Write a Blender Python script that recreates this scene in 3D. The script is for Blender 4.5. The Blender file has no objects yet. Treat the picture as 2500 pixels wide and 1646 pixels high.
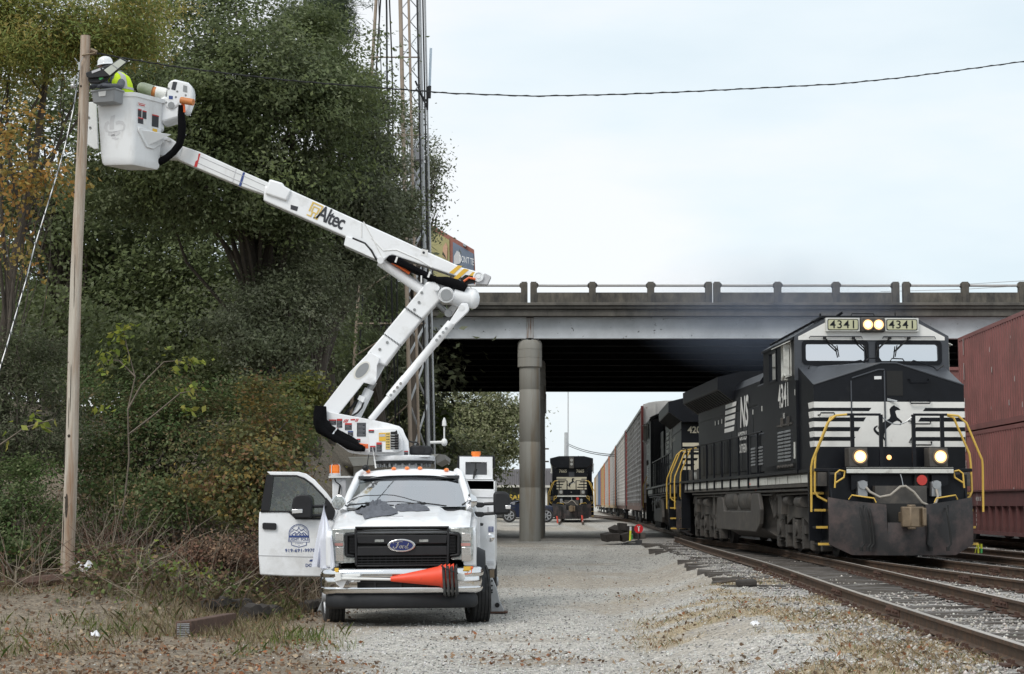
import bpy, bmesh, math, random
import numpy as np
from mathutils import Vector, Matrix, Euler

R = math.radians
sc = bpy.context.scene
col = sc.collection
rnd = random.Random(7)
rng = np.random.default_rng(11)

# ------------------------------------------------------------------ camera, sky, sun, exposure
CAMZ, PITCH, FPX = 1.55, 0.0927, 4400.0
cam_d = bpy.data.cameras.new('camera')
cam_d.sensor_width = 36.0
cam_d.lens = FPX / 2500 * 36.0
cam_d.clip_start, cam_d.clip_end = 0.1, 4000
cam = bpy.data.objects.new('camera', cam_d)
cam.location = (0, 0, CAMZ)
cam.rotation_euler = (R(90) + PITCH, 0, 0)
col.objects.link(cam)
sc.camera = cam

SUN_EL, SUN_ROT = R(48), R(215)
world = bpy.data.worlds.new('World')
sc.world = world
world.use_nodes = True
wt = world.node_tree
wt.nodes.clear()
def wn(t, **k):
    n = wt.nodes.new(t)
    for a, b in k.items(): setattr(n, a, b)
    return n
wo = wn('ShaderNodeOutputWorld')
sky = wn('ShaderNodeTexSky', sky_type='NISHITA', sun_disc=False, sun_elevation=SUN_EL, sun_rotation=SUN_ROT)
sky.air_density, sky.dust_density, sky.ozone_density = 1.0, 2.0, 1.0
bg1 = wn('ShaderNodeBackground'); bg1.inputs[1].default_value = 0.12
wt.links.new(sky.outputs[0], bg1.inputs[0])
tc = wn('ShaderNodeTexCoord')
mp = wn('ShaderNodeMapping'); mp.inputs['Scale'].default_value = (1.0, 1.0, 3.2)
wt.links.new(tc.outputs['Generated'], mp.inputs[0])
nz = wn('ShaderNodeTexNoise'); nz.inputs['Scale'].default_value = 3.3; nz.inputs['Detail'].default_value = 6; nz.inputs['Roughness'].default_value = 0.5
wt.links.new(mp.outputs[0], nz.inputs['Vector'])
cr = wn('ShaderNodeValToRGB')
cr.color_ramp.elements[0].position, cr.color_ramp.elements[0].color = 0.34, (0.70, 0.80, 0.855, 1)
cr.color_ramp.elements[1].position, cr.color_ramp.elements[1].color = 0.62, (0.875, 0.895, 0.915, 1)
e = cr.color_ramp.elements.new(0.48); e.color = (0.775, 0.855, 0.895, 1)
wt.links.new(nz.outputs['Fac'], cr.inputs[0])
bg2 = wn('ShaderNodeBackground'); bg2.inputs[1].default_value = 0.955
wt.links.new(cr.outputs[0], bg2.inputs[0])
mx = wn('ShaderNodeMixShader'); mx.inputs[0].default_value = 0.9
wt.links.new(bg1.outputs[0], mx.inputs[1]); wt.links.new(bg2.outputs[0], mx.inputs[2])
wt.links.new(mx.outputs[0], wo.inputs[0])

sun_d = bpy.data.lights.new('sun', 'SUN')
sun_d.energy, sun_d.angle, sun_d.color = 1.5, R(25), (1.0, 0.96, 0.9)
sun = bpy.data.objects.new('sun', sun_d)
# sun direction: behind and to the left of the camera
sdir = Vector((math.sin(SUN_ROT) * math.cos(SUN_EL), math.cos(SUN_ROT) * math.cos(SUN_EL), math.sin(SUN_EL)))
sun.rotation_euler = sdir.to_track_quat('Z', 'Y').to_euler()
col.objects.link(sun)

vs = sc.view_settings
vs.view_transform, vs.look, vs.exposure, vs.gamma = 'Standard', 'None', 0.28, 1.0
vs.use_curve_mapping = False
try:
    sc.cycles.max_bounces = 7; sc.cycles.transparent_max_bounces = 16; sc.cycles.volume_bounces = 1
    sc.cycles.use_denoising = True
except Exception: pass

# ------------------------------------------------------------------ helpers
CS, SN = math.cos(PITCH), math.sin(PITCH)
def P(u, v, Y):
    """world point at depth Y seen at pixel (u, v) of the photograph (2500 wide)"""
    dx, dv = (u - 1250) / FPX, (823 - v) / FPX
    t = Y / (CS - dv * SN)
    return Vector((t * dx, Y, CAMZ + t * (SN + dv * CS)))
# measuring windows on the photograph: (u0, v0, pixels per unit)
WIN = {'a': (130, 60, .25526), 'b': (400, 330, .35714), 'c': (740, 620, .34459), 'd': (600, 1080, .30634),
       'e': (600, 1120, .20422), 'f': (780, 1000, .14286), 'g': (1900, 740, .2521), 'h': (1900, 1000, .25532),
       'i': (1250, 900, .3191), 'j': (1320, 1100, .14681), 'k': (940, 1330, .13445), 'l': (860, 1100, .22689),
       'm': (800, 0, .4467), 's': (0, 0, 1.0)}
def W(w, x, y, Y):
    a, b, k = WIN[w]
    return P(a + x * k, b + y * k, Y)

def lin(c):
    return tuple((x / 12.92 if x <= .04045 else ((x + .055) / 1.055) ** 2.4) for x in c)

def ss(a, b, x):
    t = np.clip((np.asarray(x, float) - a) / (b - a), 0, 1)
    return t * t * (3 - 2 * t)

def vnoise(x, y, seed=0):
    x = np.asarray(x, float); y = np.asarray(y, float)
    xi = np.floor(x).astype(np.int64); yi = np.floor(y).astype(np.int64)
    xf = x - xi; yf = y - yi
    def h(a, b):
        n = (a * 374761393 + b * 668265263 + seed * 982451653) & 0x7fffffff
        n = ((n ^ (n >> 13)) * 1274126177) & 0x7fffffff
        return ((n ^ (n >> 16)) & 0xffff) / 65535.0
    u = xf * xf * (3 - 2 * xf); v = yf * yf * (3 - 2 * yf)
    return (h(xi, yi) * (1 - u) + h(xi + 1, yi) * u) * (1 - v) + (h(xi, yi + 1) * (1 - u) + h(xi + 1, yi + 1) * u) * v
def fbm(x, y, seed=0, o=4):
    s, a, f = 0, .5, 1
    for k in range(o):
        s = s + a * vnoise(np.asarray(x) * f, np.asarray(y) * f, seed + k); a *= .5; f *= 2.03
    return s / (1 - .5 ** o)

# materials -----------------------------------------------------------------
MATS = {}
def M(name, c, rough=.5, metal=0., var=.12, scale=5., bump=0., bscale=40., dirt=None, dscale=2.2, dlo=.5, dhi=.75, spec=.5, stretch=(1, 1, 1), coat=0., emit=None, estr=0., attr=None, trans=0.):
    m = bpy.data.materials.new(name); m.use_nodes = True
    t = m.node_tree; b = t.nodes['Principled BSDF']
    N = t.nodes.new; L = t.links.new
    b.inputs['Roughness'].default_value = rough; b.inputs['Metallic'].default_value = metal
    b.inputs['Specular IOR Level'].default_value = spec
    b.inputs['Coat Weight'].default_value = coat
    co = N('ShaderNodeTexCoord'); mpg = N('ShaderNodeMapping'); mpg.inputs['Scale'].default_value = stretch
    L(co.outputs['Object'], mpg.inputs[0])
    n1 = N('ShaderNodeTexNoise'); n1.inputs['Scale'].default_value = scale; n1.inputs['Detail'].default_value = 6; n1.inputs['Roughness'].default_value = .65
    L(mpg.outputs[0], n1.inputs['Vector'])
    mr = N('ShaderNodeMapRange'); mr.inputs['From Min'].default_value = .25; mr.inputs['From Max'].default_value = .75
    mr.inputs['To Min'].default_value = 1 - var; mr.inputs['To Max'].default_value = 1 + var
    L(n1.outputs['Fac'], mr.inputs['Value'])
    mul = N('ShaderNodeMix'); mul.data_type = 'RGBA'; mul.blend_type = 'MULTIPLY'; mul.inputs[0].default_value = 1
    if attr:
        at = N('ShaderNodeAttribute'); at.attribute_name = attr; L(at.outputs['Color'], mul.inputs[6])
    else:
        mul.inputs[6].default_value = (*c, 1)
    L(mr.outputs[0], mul.inputs[7])
    out = mul.outputs[2]
    if dirt:
        n2 = N('ShaderNodeTexNoise'); n2.inputs['Scale'].default_value = dscale; n2.inputs['Detail'].default_value = 8; n2.inputs['Roughness'].default_value = .7
        L(mpg.outputs[0], n2.inputs['Vector'])
        m2 = N('ShaderNodeMapRange'); m2.inputs['From Min'].default_value = dlo; m2.inputs['From Max'].default_value = dhi
        L(n2.outputs['Fac'], m2.inputs['Value'])
        mm = N('ShaderNodeMix'); mm.data_type = 'RGBA'; mm.inputs[7].default_value = (*dirt, 1)
        L(m2.outputs[0], mm.inputs[0]); L(out, mm.inputs[6]); out = mm.outputs[2]
    L(out, b.inputs['Base Color'])
    if bump:
        n3 = N('ShaderNodeTexNoise'); n3.inputs['Scale'].default_value = bscale; n3.inputs['Detail'].default_value = 5
        L(mpg.outputs[0], n3.inputs['Vector'])
        bp = N('ShaderNodeBump'); bp.inputs['Strength'].default_value = bump; bp.inputs['Distance'].default_value = .02
        L(n3.outputs['Fac'], bp.inputs['Height']); L(bp.outputs[0], b.inputs['Normal'])
    if emit:
        b.inputs['Emission Color'].default_value = (*emit, 1); b.inputs['Emission Strength'].default_value = estr
    if trans:
        tr = N('ShaderNodeBsdfTranslucent'); L(out, tr.inputs[0])
        ms = N('ShaderNodeMixShader'); ms.inputs[0].default_value = trans
        L(b.outputs[0], ms.inputs[1]); L(tr.outputs[0], ms.inputs[2])
        L(ms.outputs[0], t.nodes['Material Output'].inputs[0])
    MATS[name] = m
    return m

def glass_mat(name, tint, refl, rough=.02):
    """window glass: a clear tinted pane with mirror reflection that grows towards grazing angles"""
    m = bpy.data.materials.new(name); m.use_nodes = True
    t = m.node_tree; t.nodes.clear(); N = t.nodes.new; L = t.links.new
    o = N('ShaderNodeOutputMaterial'); tr = N('ShaderNodeBsdfTransparent'); tr.inputs[0].default_value = (*tint, 1)
    g = N('ShaderNodeBsdfGlossy'); g.inputs['Roughness'].default_value = rough; g.inputs['Color'].default_value = (.93, .96, 1, 1)
    fr = N('ShaderNodeFresnel'); fr.inputs[0].default_value = 1.5
    ad = N('ShaderNodeMath'); ad.operation = 'ADD'; ad.use_clamp = True; ad.inputs[1].default_value = refl
    L(fr.outputs[0], ad.inputs[0])
    mxs = N('ShaderNodeMixShader'); L(ad.outputs[0], mxs.inputs[0]); L(tr.outputs[0], mxs.inputs[1]); L(g.outputs[0], mxs.inputs[2])
    L(mxs.outputs[0], o.inputs[0]); MATS[name] = m
    return m

# mesh builder ----------------------------------------------------------------
class MB:
    def __init__(s): s.v, s.f, s.m = [], [], []
    def add(s, vs, fs, m=0):
        o = len(s.v); s.v += [tuple(p) for p in vs]
        for f in fs: s.f.append([i + o for i in f]); s.m.append(m)
        return s
    def bb(s, x0, x1, y0, y1, z0, z1, m=0):
        return s.add([(x0, y0, z0), (x1, y0, z0), (x1, y1, z0), (x0, y1, z0), (x0, y0, z1), (x1, y0, z1), (x1, y1, z1), (x0, y1, z1)],
                     [(3, 2, 1, 0), (4, 5, 6, 7), (0, 1, 5, 4), (1, 2, 6, 5), (2, 3, 7, 6), (3, 0, 4, 7)], m)
    def box(s, c, d, m=0, rot=None):
        h = [x / 2 for x in d]
        n0 = len(s.v); s.bb(-h[0], h[0], -h[1], h[1], -h[2], h[2], m)
        M3 = rot.to_matrix() if isinstance(rot, Euler) else (rot or Matrix.Identity(3))
        for i in range(n0, len(s.v)): s.v[i] = tuple(M3 @ Vector(s.v[i]) + Vector(c))
        return s
    def prism(s, pts, vec, m=0, m_side=None):
        n = len(pts); vec = Vector(vec); a = [Vector(p) for p in pts]; b = [p + vec for p in a]
        ms = m if m_side is None else m_side
        o = len(s.v); s.add(a + b, [], m)
        s.f.append([o + i for i in range(n)]); s.m.append(m)
        s.f.append([o + n + i for i in reversed(range(n))]); s.m.append(m)
        for i in range(n):
            j = (i + 1) % n
            s.f.append([o + j, o + i, o + n + i, o + n + j]); s.m.append(ms)
        return s
    def yz(s, pts, x0, x1, m=0): return s.prism([(x0, y, z) for y, z in pts], (x1 - x0, 0, 0), m)
    def xz(s, pts, y0, y1, m=0): return s.prism([(x, y0, z) for x, z in pts], (0, y1 - y0, 0), m)
    def xy(s, pts, z0, z1, m=0): return s.prism([(x, y, z0) for x, y in pts], (0, 0, z1 - z0), m)
    def tube(s, pts, r, n=8, m=0, caps=True):
        pts = [Vector(p) for p in pts]; k = len(pts)
        rr = r if hasattr(r, '__len__') else [r] * k
        T = [(pts[min(i + 1, k - 1)] - pts[max(i - 1, 0)]).normalized() for i in range(k)]
        ref = Vector((0, 0, 1)) if abs(T[0].z) < .9 else Vector((1, 0, 0))
        u = T[0].cross(ref).normalized(); o = len(s.v)
        for i in range(k):
            u = (u - T[i] * u.dot(T[i]))
            u = u.normalized() if u.length > 1e-6 else T[i].orthogonal().normalized()
            w = T[i].cross(u)
            for j in range(n):
                a = 2 * math.pi * j / n
                s.v.append(tuple(pts[i] + (u * math.cos(a) + w * math.sin(a)) * rr[i]))
        for i in range(k - 1):
            for j in range(n):
                a, b = o + i * n + j, o + i * n + (j + 1) % n
                s.f.append([a, b, b + n, a + n]); s.m.append(m)
        if caps:
            s.f.append([o + j for j in reversed(range(n))]); s.m.append(m)
            s.f.append([o + (k - 1) * n + j for j in range(n)]); s.m.append(m)
        return s
    def cyl(s, a, b, r, r2=None, n=16, m=0): return s.tube([a, b], [r, r if r2 is None else r2], n, m)
    def lathe(s, prof, org, axis, n=24, m=0, cap=False):
        """prof: list of (radius, distance along axis)"""
        ax = Vector(axis).normalized(); org = Vector(org)
        u = ax.orthogonal().normalized(); w = ax.cross(u); o = len(s.v); k = len(prof)
        for r, d in prof:
            for j in range(n):
                a = 2 * math.pi * j / n
                s.v.append(tuple(org + ax * d + (u * math.cos(a) + w * math.sin(a)) * r))
        for i in range(k - 1):
            for j in range(n):
                a, b = o + i * n + j, o + i * n + (j + 1) % n
                s.f.append([a, b, b + n, a + n]); s.m.append(m)
        if cap:
            s.f.append([o + j for j in reversed(range(n))]); s.m.append(m)
            s.f.append([o + (k - 1) * n + j for j in range(n)]); s.m.append(m)
        return s
    def ell(s, c, r, n=12, m=0):
        pr = [(max(1e-4, math.sin(math.pi * i / n)), -math.cos(math.pi * i / n)) for i in range(n + 1)]
        o = len(s.v); s.lathe(pr, (0, 0, 0), (0, 0, 1), n * 2, m)
        for i in range(o, len(s.v)):
            p = s.v[i]; s.v[i] = (c[0] + p[0] * r[0], c[1] + p[1] * r[1], c[2] + p[2] * r[2])
        return s
    def sweep(s, path, prof, m=0, closed=True):
        """path: [(x, y)], prof: [(outward, z)]; outward = to the right of travel"""
        o = len(s.v); k = len(path); n = len(prof)
        for i in range(k):
            a = Vector(path[max(i - 1, 0)]); b = Vector(path[min(i + 1, k - 1)])
            d = (b - a).normalized(); nr = Vector((d.y, -d.x)); p = Vector(path[i])
            for q, z in prof: s.v.append((p.x + nr.x * q, p.y + nr.y * q, z))
        for i in range(k - 1):
            for j in range(n if closed else n - 1):
                a, b = o + i * n + j, o + i * n + (j + 1) % n
                s.f.append([a, b, b + n, a + n]); s.m.append(m)
        if closed:
            s.f.append([o + j for j in range(n)]); s.m.append(m)
            s.f.append([o + (k - 1) * n + j for j in reversed(range(n))]); s.m.append(m)
        return s
    def grid(s, fn, nu, nv, m=0):
        o = len(s.v)
        for i in range(nu + 1):
            for j in range(nv + 1): s.v.append(tuple(fn(i / nu, j / nv)))
        for i in range(nu):
            for j in range(nv):
                a = o + i * (nv + 1) + j
                s.f.append([a, a + 1, a + nv + 2, a + nv + 1]); s.m.append(m)
        return s
    def xf(s, mat, start=0):
        for i in range(start, len(s.v)): s.v[i] = tuple(mat @ Vector(s.v[i]))
        return s
    def mesh(s, name, mats, smooth=35, fix=True):
        me = bpy.data.meshes.new(name)
        me.from_pydata(s.v, [], s.f)
        for mm in (mats if isinstance(mats, (list, tuple)) else [mats]): me.materials.append(MATS[mm] if isinstance(mm, str) else mm)
        if any(s.m): me.polygons.foreach_set('material_index', s.m)
        if fix:
            bm = bmesh.new(); bm.from_mesh(me)
            bmesh.ops.recalc_face_normals(bm, faces=bm.faces)
            bm.to_mesh(me); bm.free()
        if smooth:
            me.polygons.foreach_set('use_smooth', [True] * len(me.polygons))
            me.set_sharp_from_angle(angle=R(smooth))
        me.update()
        return me
    def obj(s, name, mats, parent=None, bevel=0, smooth=35, fix=True, seg=2):
        o = bpy.data.objects.new(name, s.mesh(name, mats, smooth, fix))
        col.objects.link(o)
        if parent: o.parent = parent
        if bevel:
            b = o.modifiers.new('bevel', 'BEVEL'); b.width = bevel; b.segments = seg; b.limit_method = 'ANGLE'; b.angle_limit = R(40)
            b.harden_normals = False
        return o

def link_mesh(name, me, parent=None, loc=None):
    o = bpy.data.objects.new(name, me); col.objects.link(o)
    if parent: o.parent = parent
    if loc is not None: o.location = loc
    return o

def tag(o, label, cat, group=None):
    o['label'] = label; o['category'] = cat
    if group: o['group'] = group
    return o
def thing(name, label, cat, loc=(0, 0, 0), rz=0, group=None, ry=0):
    o = bpy.data.objects.new(name, None); col.objects.link(o)
    o.location = loc; o.rotation_euler = (0, ry, rz); o.empty_display_size = .2
    return tag(o, label, cat, group)
def kind(o, k): o['kind'] = k; return o
def inv(o): return o.matrix_basis.inverted()
_kids = {}
def copy_tree(o, parent=None):
    kids = [c for c in bpy.data.objects if c.parent == o]
    c = o.copy(); col.objects.link(c); c.parent = parent
    for k in kids: copy_tree(k, c)
    return c

_txt = {}
def text_pts(body, size, bold=0., shear=0., align='CENTER', space=1.):
    """lettering as flat polygons: (2-D verts, faces)"""
    key = (body, size, bold, shear, align, space)
    if key in _txt: return _txt[key]
    cu = bpy.data.curves.new('lettering', 'FONT'); cu.body = body; cu.size = size; cu.offset = bold; cu.shear = shear
    cu.align_x = align; cu.align_y = 'CENTER'; cu.space_character = space; cu.resolution_u = 3
    ob = bpy.data.objects.new('lettering', cu); col.objects.link(ob)
    dg = bpy.context.evaluated_depsgraph_get()
    me = bpy.data.meshes.new_from_object(ob.evaluated_get(dg))
    r = ([(v.co.x, v.co.y) for v in me.vertices], [tuple(p.vertices) for p in me.polygons])
    bpy.data.objects.remove(ob); bpy.data.curves.remove(cu); bpy.data.meshes.remove(me)
    _txt[key] = r
    return r
def put_text(mb, body, size, org, xax=(1, 0, 0), yax=(0, 0, 1), m=0, sx=1., **k):
    vs2, fs = text_pts(body, size, **k)
    o, x, y = Vector(org), Vector(xax).normalized(), Vector(yax).normalized()
    mb.add([o + x * (a * sx) + y * b for a, b in vs2], fs, m)
def put_poly(mb, pts, org, xax=(1, 0, 0), yax=(0, 0, 1), m=0):
    o, x, y = Vector(org), Vector(xax), Vector(yax)
    mb.add([o + x * a + y * b for a, b in pts], [list(range(len(pts)))], m)

def leaf_obj(name, p, size, c, mat, parent=None, aspect=.5, up=.3, seed=0, jit=.35, direction=None, needle=False):
    """many small leaf faces as one mesh; p (N,3), size (N,), c (N,3)"""
    g = np.random.default_rng(seed); n = len(p)
    if n == 0: return None
    d = g.normal(size=(n, 3)); d[:, 2] -= up
    if direction is not None: d = d * jit + direction
    d /= np.linalg.norm(d, axis=1)[:, None] + 1e-9
    q = g.normal(size=(n, 3)); q[:, 2] += .8
    if direction is None:       # leaves lie outwards and to the sky
        out = p - p.mean(0); out /= np.linalg.norm(out, axis=1)[:, None] + 1e-9
        q = .45 * g.normal(size=(n, 3)) + .45 * out + np.array([0, 0, .55])
        q /= np.linalg.norm(q, axis=1)[:, None] + 1e-9
        d = d - q * (d * q).sum(1)[:, None]; d /= np.linalg.norm(d, axis=1)[:, None] + 1e-9
    w = np.cross(d, q); w /= np.linalg.norm(w, axis=1)[:, None] + 1e-9
    s = np.asarray(size)[:, None]
    nn = np.cross(d, w)
    v = np.empty((n, 4, 3))
    v[:, 0] = p - d * s * .5; v[:, 2] = p + d * s * .5 - nn * s * .08
    v[:, 1] = p + w * s * aspect * .5 - d * s * .05 + nn * s * .06; v[:, 3] = p - w * s * aspect * .5 - d * s * .05 + nn * s * .06
    me = bpy.data.meshes.new(name)
    me.vertices.add(n * 4); me.vertices.foreach_set('co', v.ravel())
    me.loops.add(n * 4); me.loops.foreach_set('vertex_index', np.arange(n * 4))
    me.polygons.add(n); me.polygons.foreach_set('loop_start', np.arange(n) * 4)
    at = me.color_attributes.new('Col', 'FLOAT_COLOR', 'POINT')
    cc = np.ones((n, 4, 4)); cc[:, :, :3] = np.asarray(c)[:, None, :]
    at.data.foreach_set('color', cc.ravel())
    me.materials.append(MATS[mat]); me.update(); me.validate()
    o = bpy.data.objects.new(name, me); col.objects.link(o)
    if parent: o.parent = parent
    return o
# ------------------------------------------------------------------ materials
M('white_paint', (.83, .84, .86), .28, var=.04, scale=2, coat=.2, dirt=(.42, .40, .36), dscale=2.6, dlo=.52, dhi=.98)
M('white_matte', (.74, .74, .73), .5, var=.05, dirt=(.45, .42, .36), dscale=4, dlo=.6, dhi=.95)
M('bucket_white', (.76, .77, .78), .42, var=.05, scale=3, dirt=(.42, .40, .36), dscale=3.5, dlo=.52, dhi=.98, stretch=(1, 1, .35))
M('chrome', (.75, .75, .76), .12, 1.0, var=.04)
M('black_plastic', (.015, .015, .017), .5, var=.25, spec=.35)
M('dark_plastic', (.022, .023, .026), .6, var=.2, spec=.3)
M('grey_plastic', (.27, .28, .29), .5, var=.08)
M('rubber', (.022, .022, .023), .75, var=.3, scale=12, dirt=(.12, .11, .1), dscale=6, dlo=.5, dhi=.9)
M('rim_grey', (.42, .43, .45), .4, .4, var=.1)
M('steel', (.36, .37, .38), .4, .7, var=.2, dirt=(.2, .15, .1), dlo=.55, dhi=.8)
M('galv', (.4, .41, .42), .5, .5, var=.15, scale=14)
M('dark_steel', (.05, .05, .052), .6, .2, var=.3)
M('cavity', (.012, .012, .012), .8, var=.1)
M('sleeve_black', (.006, .006, .007), .95, spec=.08, var=.3, bump=.6, bscale=60)
M('orange_hose', (.7, .13, .03), .5)
M('amber', (.85, .2, .02), .18, var=.1, emit=(1, .25, .02), estr=.06, coat=.5)
M('seat_cloth', (.07, .075, .08), .9)
M('cone_orange', (.82, .075, .03), .45, var=.06, scale=8, dirt=(.35, .05, .03), dscale=7, dlo=.6, dhi=.9)
M('blue_print', (.03, .06, .22), .5, var=.05)
M('dark_print', (.03, .032, .04), .5, var=.05)
M('yellow_print', (.75, .45, .05), .5, var=.05)
M('pale_gold', (.7, .5, .14), .5, var=.05)
M('red_print', (.55, .03, .03), .5, var=.05)
M('white_print', (.75, .75, .74), .5, var=.04)
M('grey_print', (.5, .5, .52), .5, var=.05)
M('ghost_print', (.60, .60, .61), .5, var=.05)
M('navy', (.012, .022, .12), .25, var=.05, coat=.4)
M('lens_clear', (.36, .38, .375), .1, .35, var=.6, scale=30, coat=.8)
M('cloth_white', (.68, .70, .78), .95, var=.05, bump=.25, bscale=50)
M('cloth_grey', (.115, .122, .142), .95, var=.3, scale=14, bump=.6, bscale=22)
M('vest_yellow', (.62, .85, .02), .75, var=.1, bump=.2, bscale=25)
M('skin', (.45, .27, .2), .55, var=.06)
M('trousers', (.05, .06, .09), .9)
M('led_face', (.50, .52, .46), .35, var=.06)
# locomotive
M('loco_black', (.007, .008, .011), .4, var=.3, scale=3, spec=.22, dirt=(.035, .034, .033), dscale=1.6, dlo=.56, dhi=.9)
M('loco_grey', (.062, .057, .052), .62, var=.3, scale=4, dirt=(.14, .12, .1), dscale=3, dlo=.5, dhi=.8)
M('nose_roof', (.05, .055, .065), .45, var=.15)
M('loco_white', (.74, .73, .7), .5, var=.06, dirt=(.36, .28, .22), dscale=3, dlo=.62, dhi=.92)
M('loco_cream', (.6, .55, .42), .55, var=.08, dirt=(.3, .25, .2), dscale=3, dlo=.55, dhi=.9)
M('loco_yellow', (.62, .40, .075), .45, var=.1, dirt=(.3, .17, .05), dscale=9, dlo=.6, dhi=.85)
M('plow_steel', (.022, .021, .022), .5, .1, var=.35, scale=2.5, dirt=(.125, .082, .075), dscale=1.6, dlo=.44, dhi=.78)
M('board_face', (.42, .42, .28), .5, var=.03, emit=(.9, .85, .5), estr=.06)
M('sill_white', (.62, .62, .58), .55, var=.1, dirt=(.2, .18, .15), dscale=5, dlo=.5, dhi=.8)
M('lamp_on', (1, .8, .5), .3, emit=(1, .42, .10), estr=1.4)
M('lamp_core', (1, .95, .85), .3, emit=(1, .78, .36), estr=2.7)
M('lamp_off', (.4, .4, .38), .15, .4)
M('hose_grey', (.32, .29, .25), .7, var=.2)
M('dull_brass', (.2, .15, .1), .5, .4, var=.3)
M('red_lens', (.5, .04, .03), .3)
# rail, wood, concrete, rust
M('rail_side', (.075, .05, .035), .75, .2, var=.35, scale=8, dirt=(.16, .085, .045), dscale=6, dlo=.45, dhi=.75)
M('rail_head', (.5, .45, .4), .38, .7, var=.15, scale=3, stretch=(1, .05, 1))
M('tie_wood', (.085, .076, .07), .9, var=.45, scale=9, bump=.8, bscale=18, stretch=(.25, 3, 1), dirt=(.135, .12, .105), dscale=5, dlo=.45, dhi=.75)
M('old_beam', (.1, .06, .045), .85, var=.4, scale=9, bump=.6, bscale=20)
M('charred_wood', (.04, .034, .03), .9, var=.5, bump=.4, bscale=30)
M('pole_wood', (.50, .455, .39), .85, var=.25, scale=5, bump=.3, bscale=30, stretch=(6, 6, .35), dirt=(.27, .15, .08), dscale=1.0, dlo=.42, dhi=.66)
M('pole_crack', (.05, .04, .03), .9)
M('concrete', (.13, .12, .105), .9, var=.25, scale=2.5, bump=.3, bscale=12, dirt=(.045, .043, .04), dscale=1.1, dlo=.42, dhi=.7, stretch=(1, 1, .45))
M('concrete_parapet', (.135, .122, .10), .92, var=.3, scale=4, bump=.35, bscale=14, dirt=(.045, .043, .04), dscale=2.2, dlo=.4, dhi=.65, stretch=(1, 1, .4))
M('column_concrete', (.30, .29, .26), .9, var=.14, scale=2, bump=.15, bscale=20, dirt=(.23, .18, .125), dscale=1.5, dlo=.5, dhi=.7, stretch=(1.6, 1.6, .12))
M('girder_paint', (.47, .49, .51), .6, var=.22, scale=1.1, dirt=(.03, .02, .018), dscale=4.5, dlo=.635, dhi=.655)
M('girder_shade', (.012, .012, .013), .95, var=.3, spec=0.1)  # near black: the shade below the deck is put into this colour
M('rust', (.085, .045, .032), .85, var=.3)
M('pipe_grey', (.42, .41, .40), .55, .2, var=.1)
M('container_red', (.255, .10, .09), .55, var=.16, scale=1.2, dirt=(.13, .065, .055), dscale=.9, dlo=.45, dhi=.8)
M('container_white', (.6, .55, .52), .6, var=.1)
M('wellcar', (.13, .052, .05), .6, var=.2, dirt=(.06, .04, .035), dscale=2, dlo=.5, dhi=.8)
M('rack_steel', (.43, .415, .40), .55, .1, var=.2, scale=1.0, dirt=(.34, .25, .19), dscale=1.4, dlo=.6, dhi=.9, stretch=(1, 1, .4))
M('rack_sooty', (.2, .2, .2), .6, var=.3, dirt=(.07, .065, .06), dscale=1.5, dlo=.4, dhi=.7)
M('rack_red', (.19, .045, .04), .6, var=.2)
M('rack_orange', (.5, .15, .05), .65, var=.25, dirt=(.2, .07, .04), dlo=.5, dhi=.8)
M('rack_blue', (.13, .18, .27), .6, var=.15)
M('rack_tan', (.42, .30, .16), .6, var=.15)
M('rack_dark', (.025, .025, .03), .6)
M('rack_roof', (.66, .66, .65), .6, var=.1, dirt=(.2, .06, .035), dscale=1.5, dlo=.585, dhi=.61)
M('tower_steel', (.5, .51, .52), .5, .3, var=.15)
M('tower_tan', (.34, .27, .21), .6, var=.15)
M('cable_black', (.012, .012, .013), .6)
M('cable_metal', (.5, .5, .5), .4, .8)
M('antenna_blue', (.5, .6, .7), .5)
M('hut_siding', (.72, .70, .65), .7, var=.06)
M('hut_fascia', (.6, .58, .53), .7, var=.08)
M('shingle', (.34, .33, .31), .9, var=.2)
M('bldg_wall', (.1, .1, .1), .8)
M('bldg_roof', (.20, .19, .205), .75, var=.1)
M('sign_yellow', (.6, .42, .06), .5)
M('truck_navy', (.010, .017, .045), .2, var=.05, coat=.5)
M('billboard_frame', (.26, .10, .075), .6, var=.15)
M('ad_yellow', (.33, .30, .14), .5, var=.15, scale=1)
M('ad_blue', (.14, .17, .23), .5, var=.2, scale=1)
M('ad_skin', (.5, .3, .2), .5)
M('target_red', (.62, .012, .02), .4)
M('flag_red', (.65, .08, .05), .6)
M('marker_yellow', (.75, .75, .06), .5)
M('marker_green', (.1, .5, .15), .5)
M('litter_white', (.75, .75, .77), .7, var=.06)
M('bark', (.075, .062, .05), .95, var=.35, bump=.8, bscale=16, stretch=(2, 2, .5))
M('bark_pale', (.16, .145, .12), .95, var=.35, bump=.5, bscale=16, stretch=(2, 2, .5))
M('twig', (.17, .14, .11), .9, var=.35)
M('leaf', (1, 1, 1), .5, var=.1, attr='Col', trans=.4, spec=.22)
M('splice', (.42, .42, .42), .6, dirt=(.2, .1, .05), dscale=4, dlo=.5, dhi=.65, stretch=(3, 3, .3))
M('leaf_dry', (1, 1, 1), .8, var=.1, attr='Col', trans=.15, spec=.2)
M('blade', (1, 1, 1), .7, var=.1, attr='Col', trans=.3, spec=.2)
M('stone', (1, 1, 1), .85, var=.12, scale=30, attr='Col')
glass_mat('windshield', (.5, .58, .6), .46)
M('signal_pale', (.45, .22, .2), .2, coat=.5)
glass_mat('side_glass', (.35, .45, .42), .06)
glass_mat('loco_glass', (.25, .3, .34), .64)
glass_mat('far_glass', (.3, .33, .36), .25)
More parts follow.
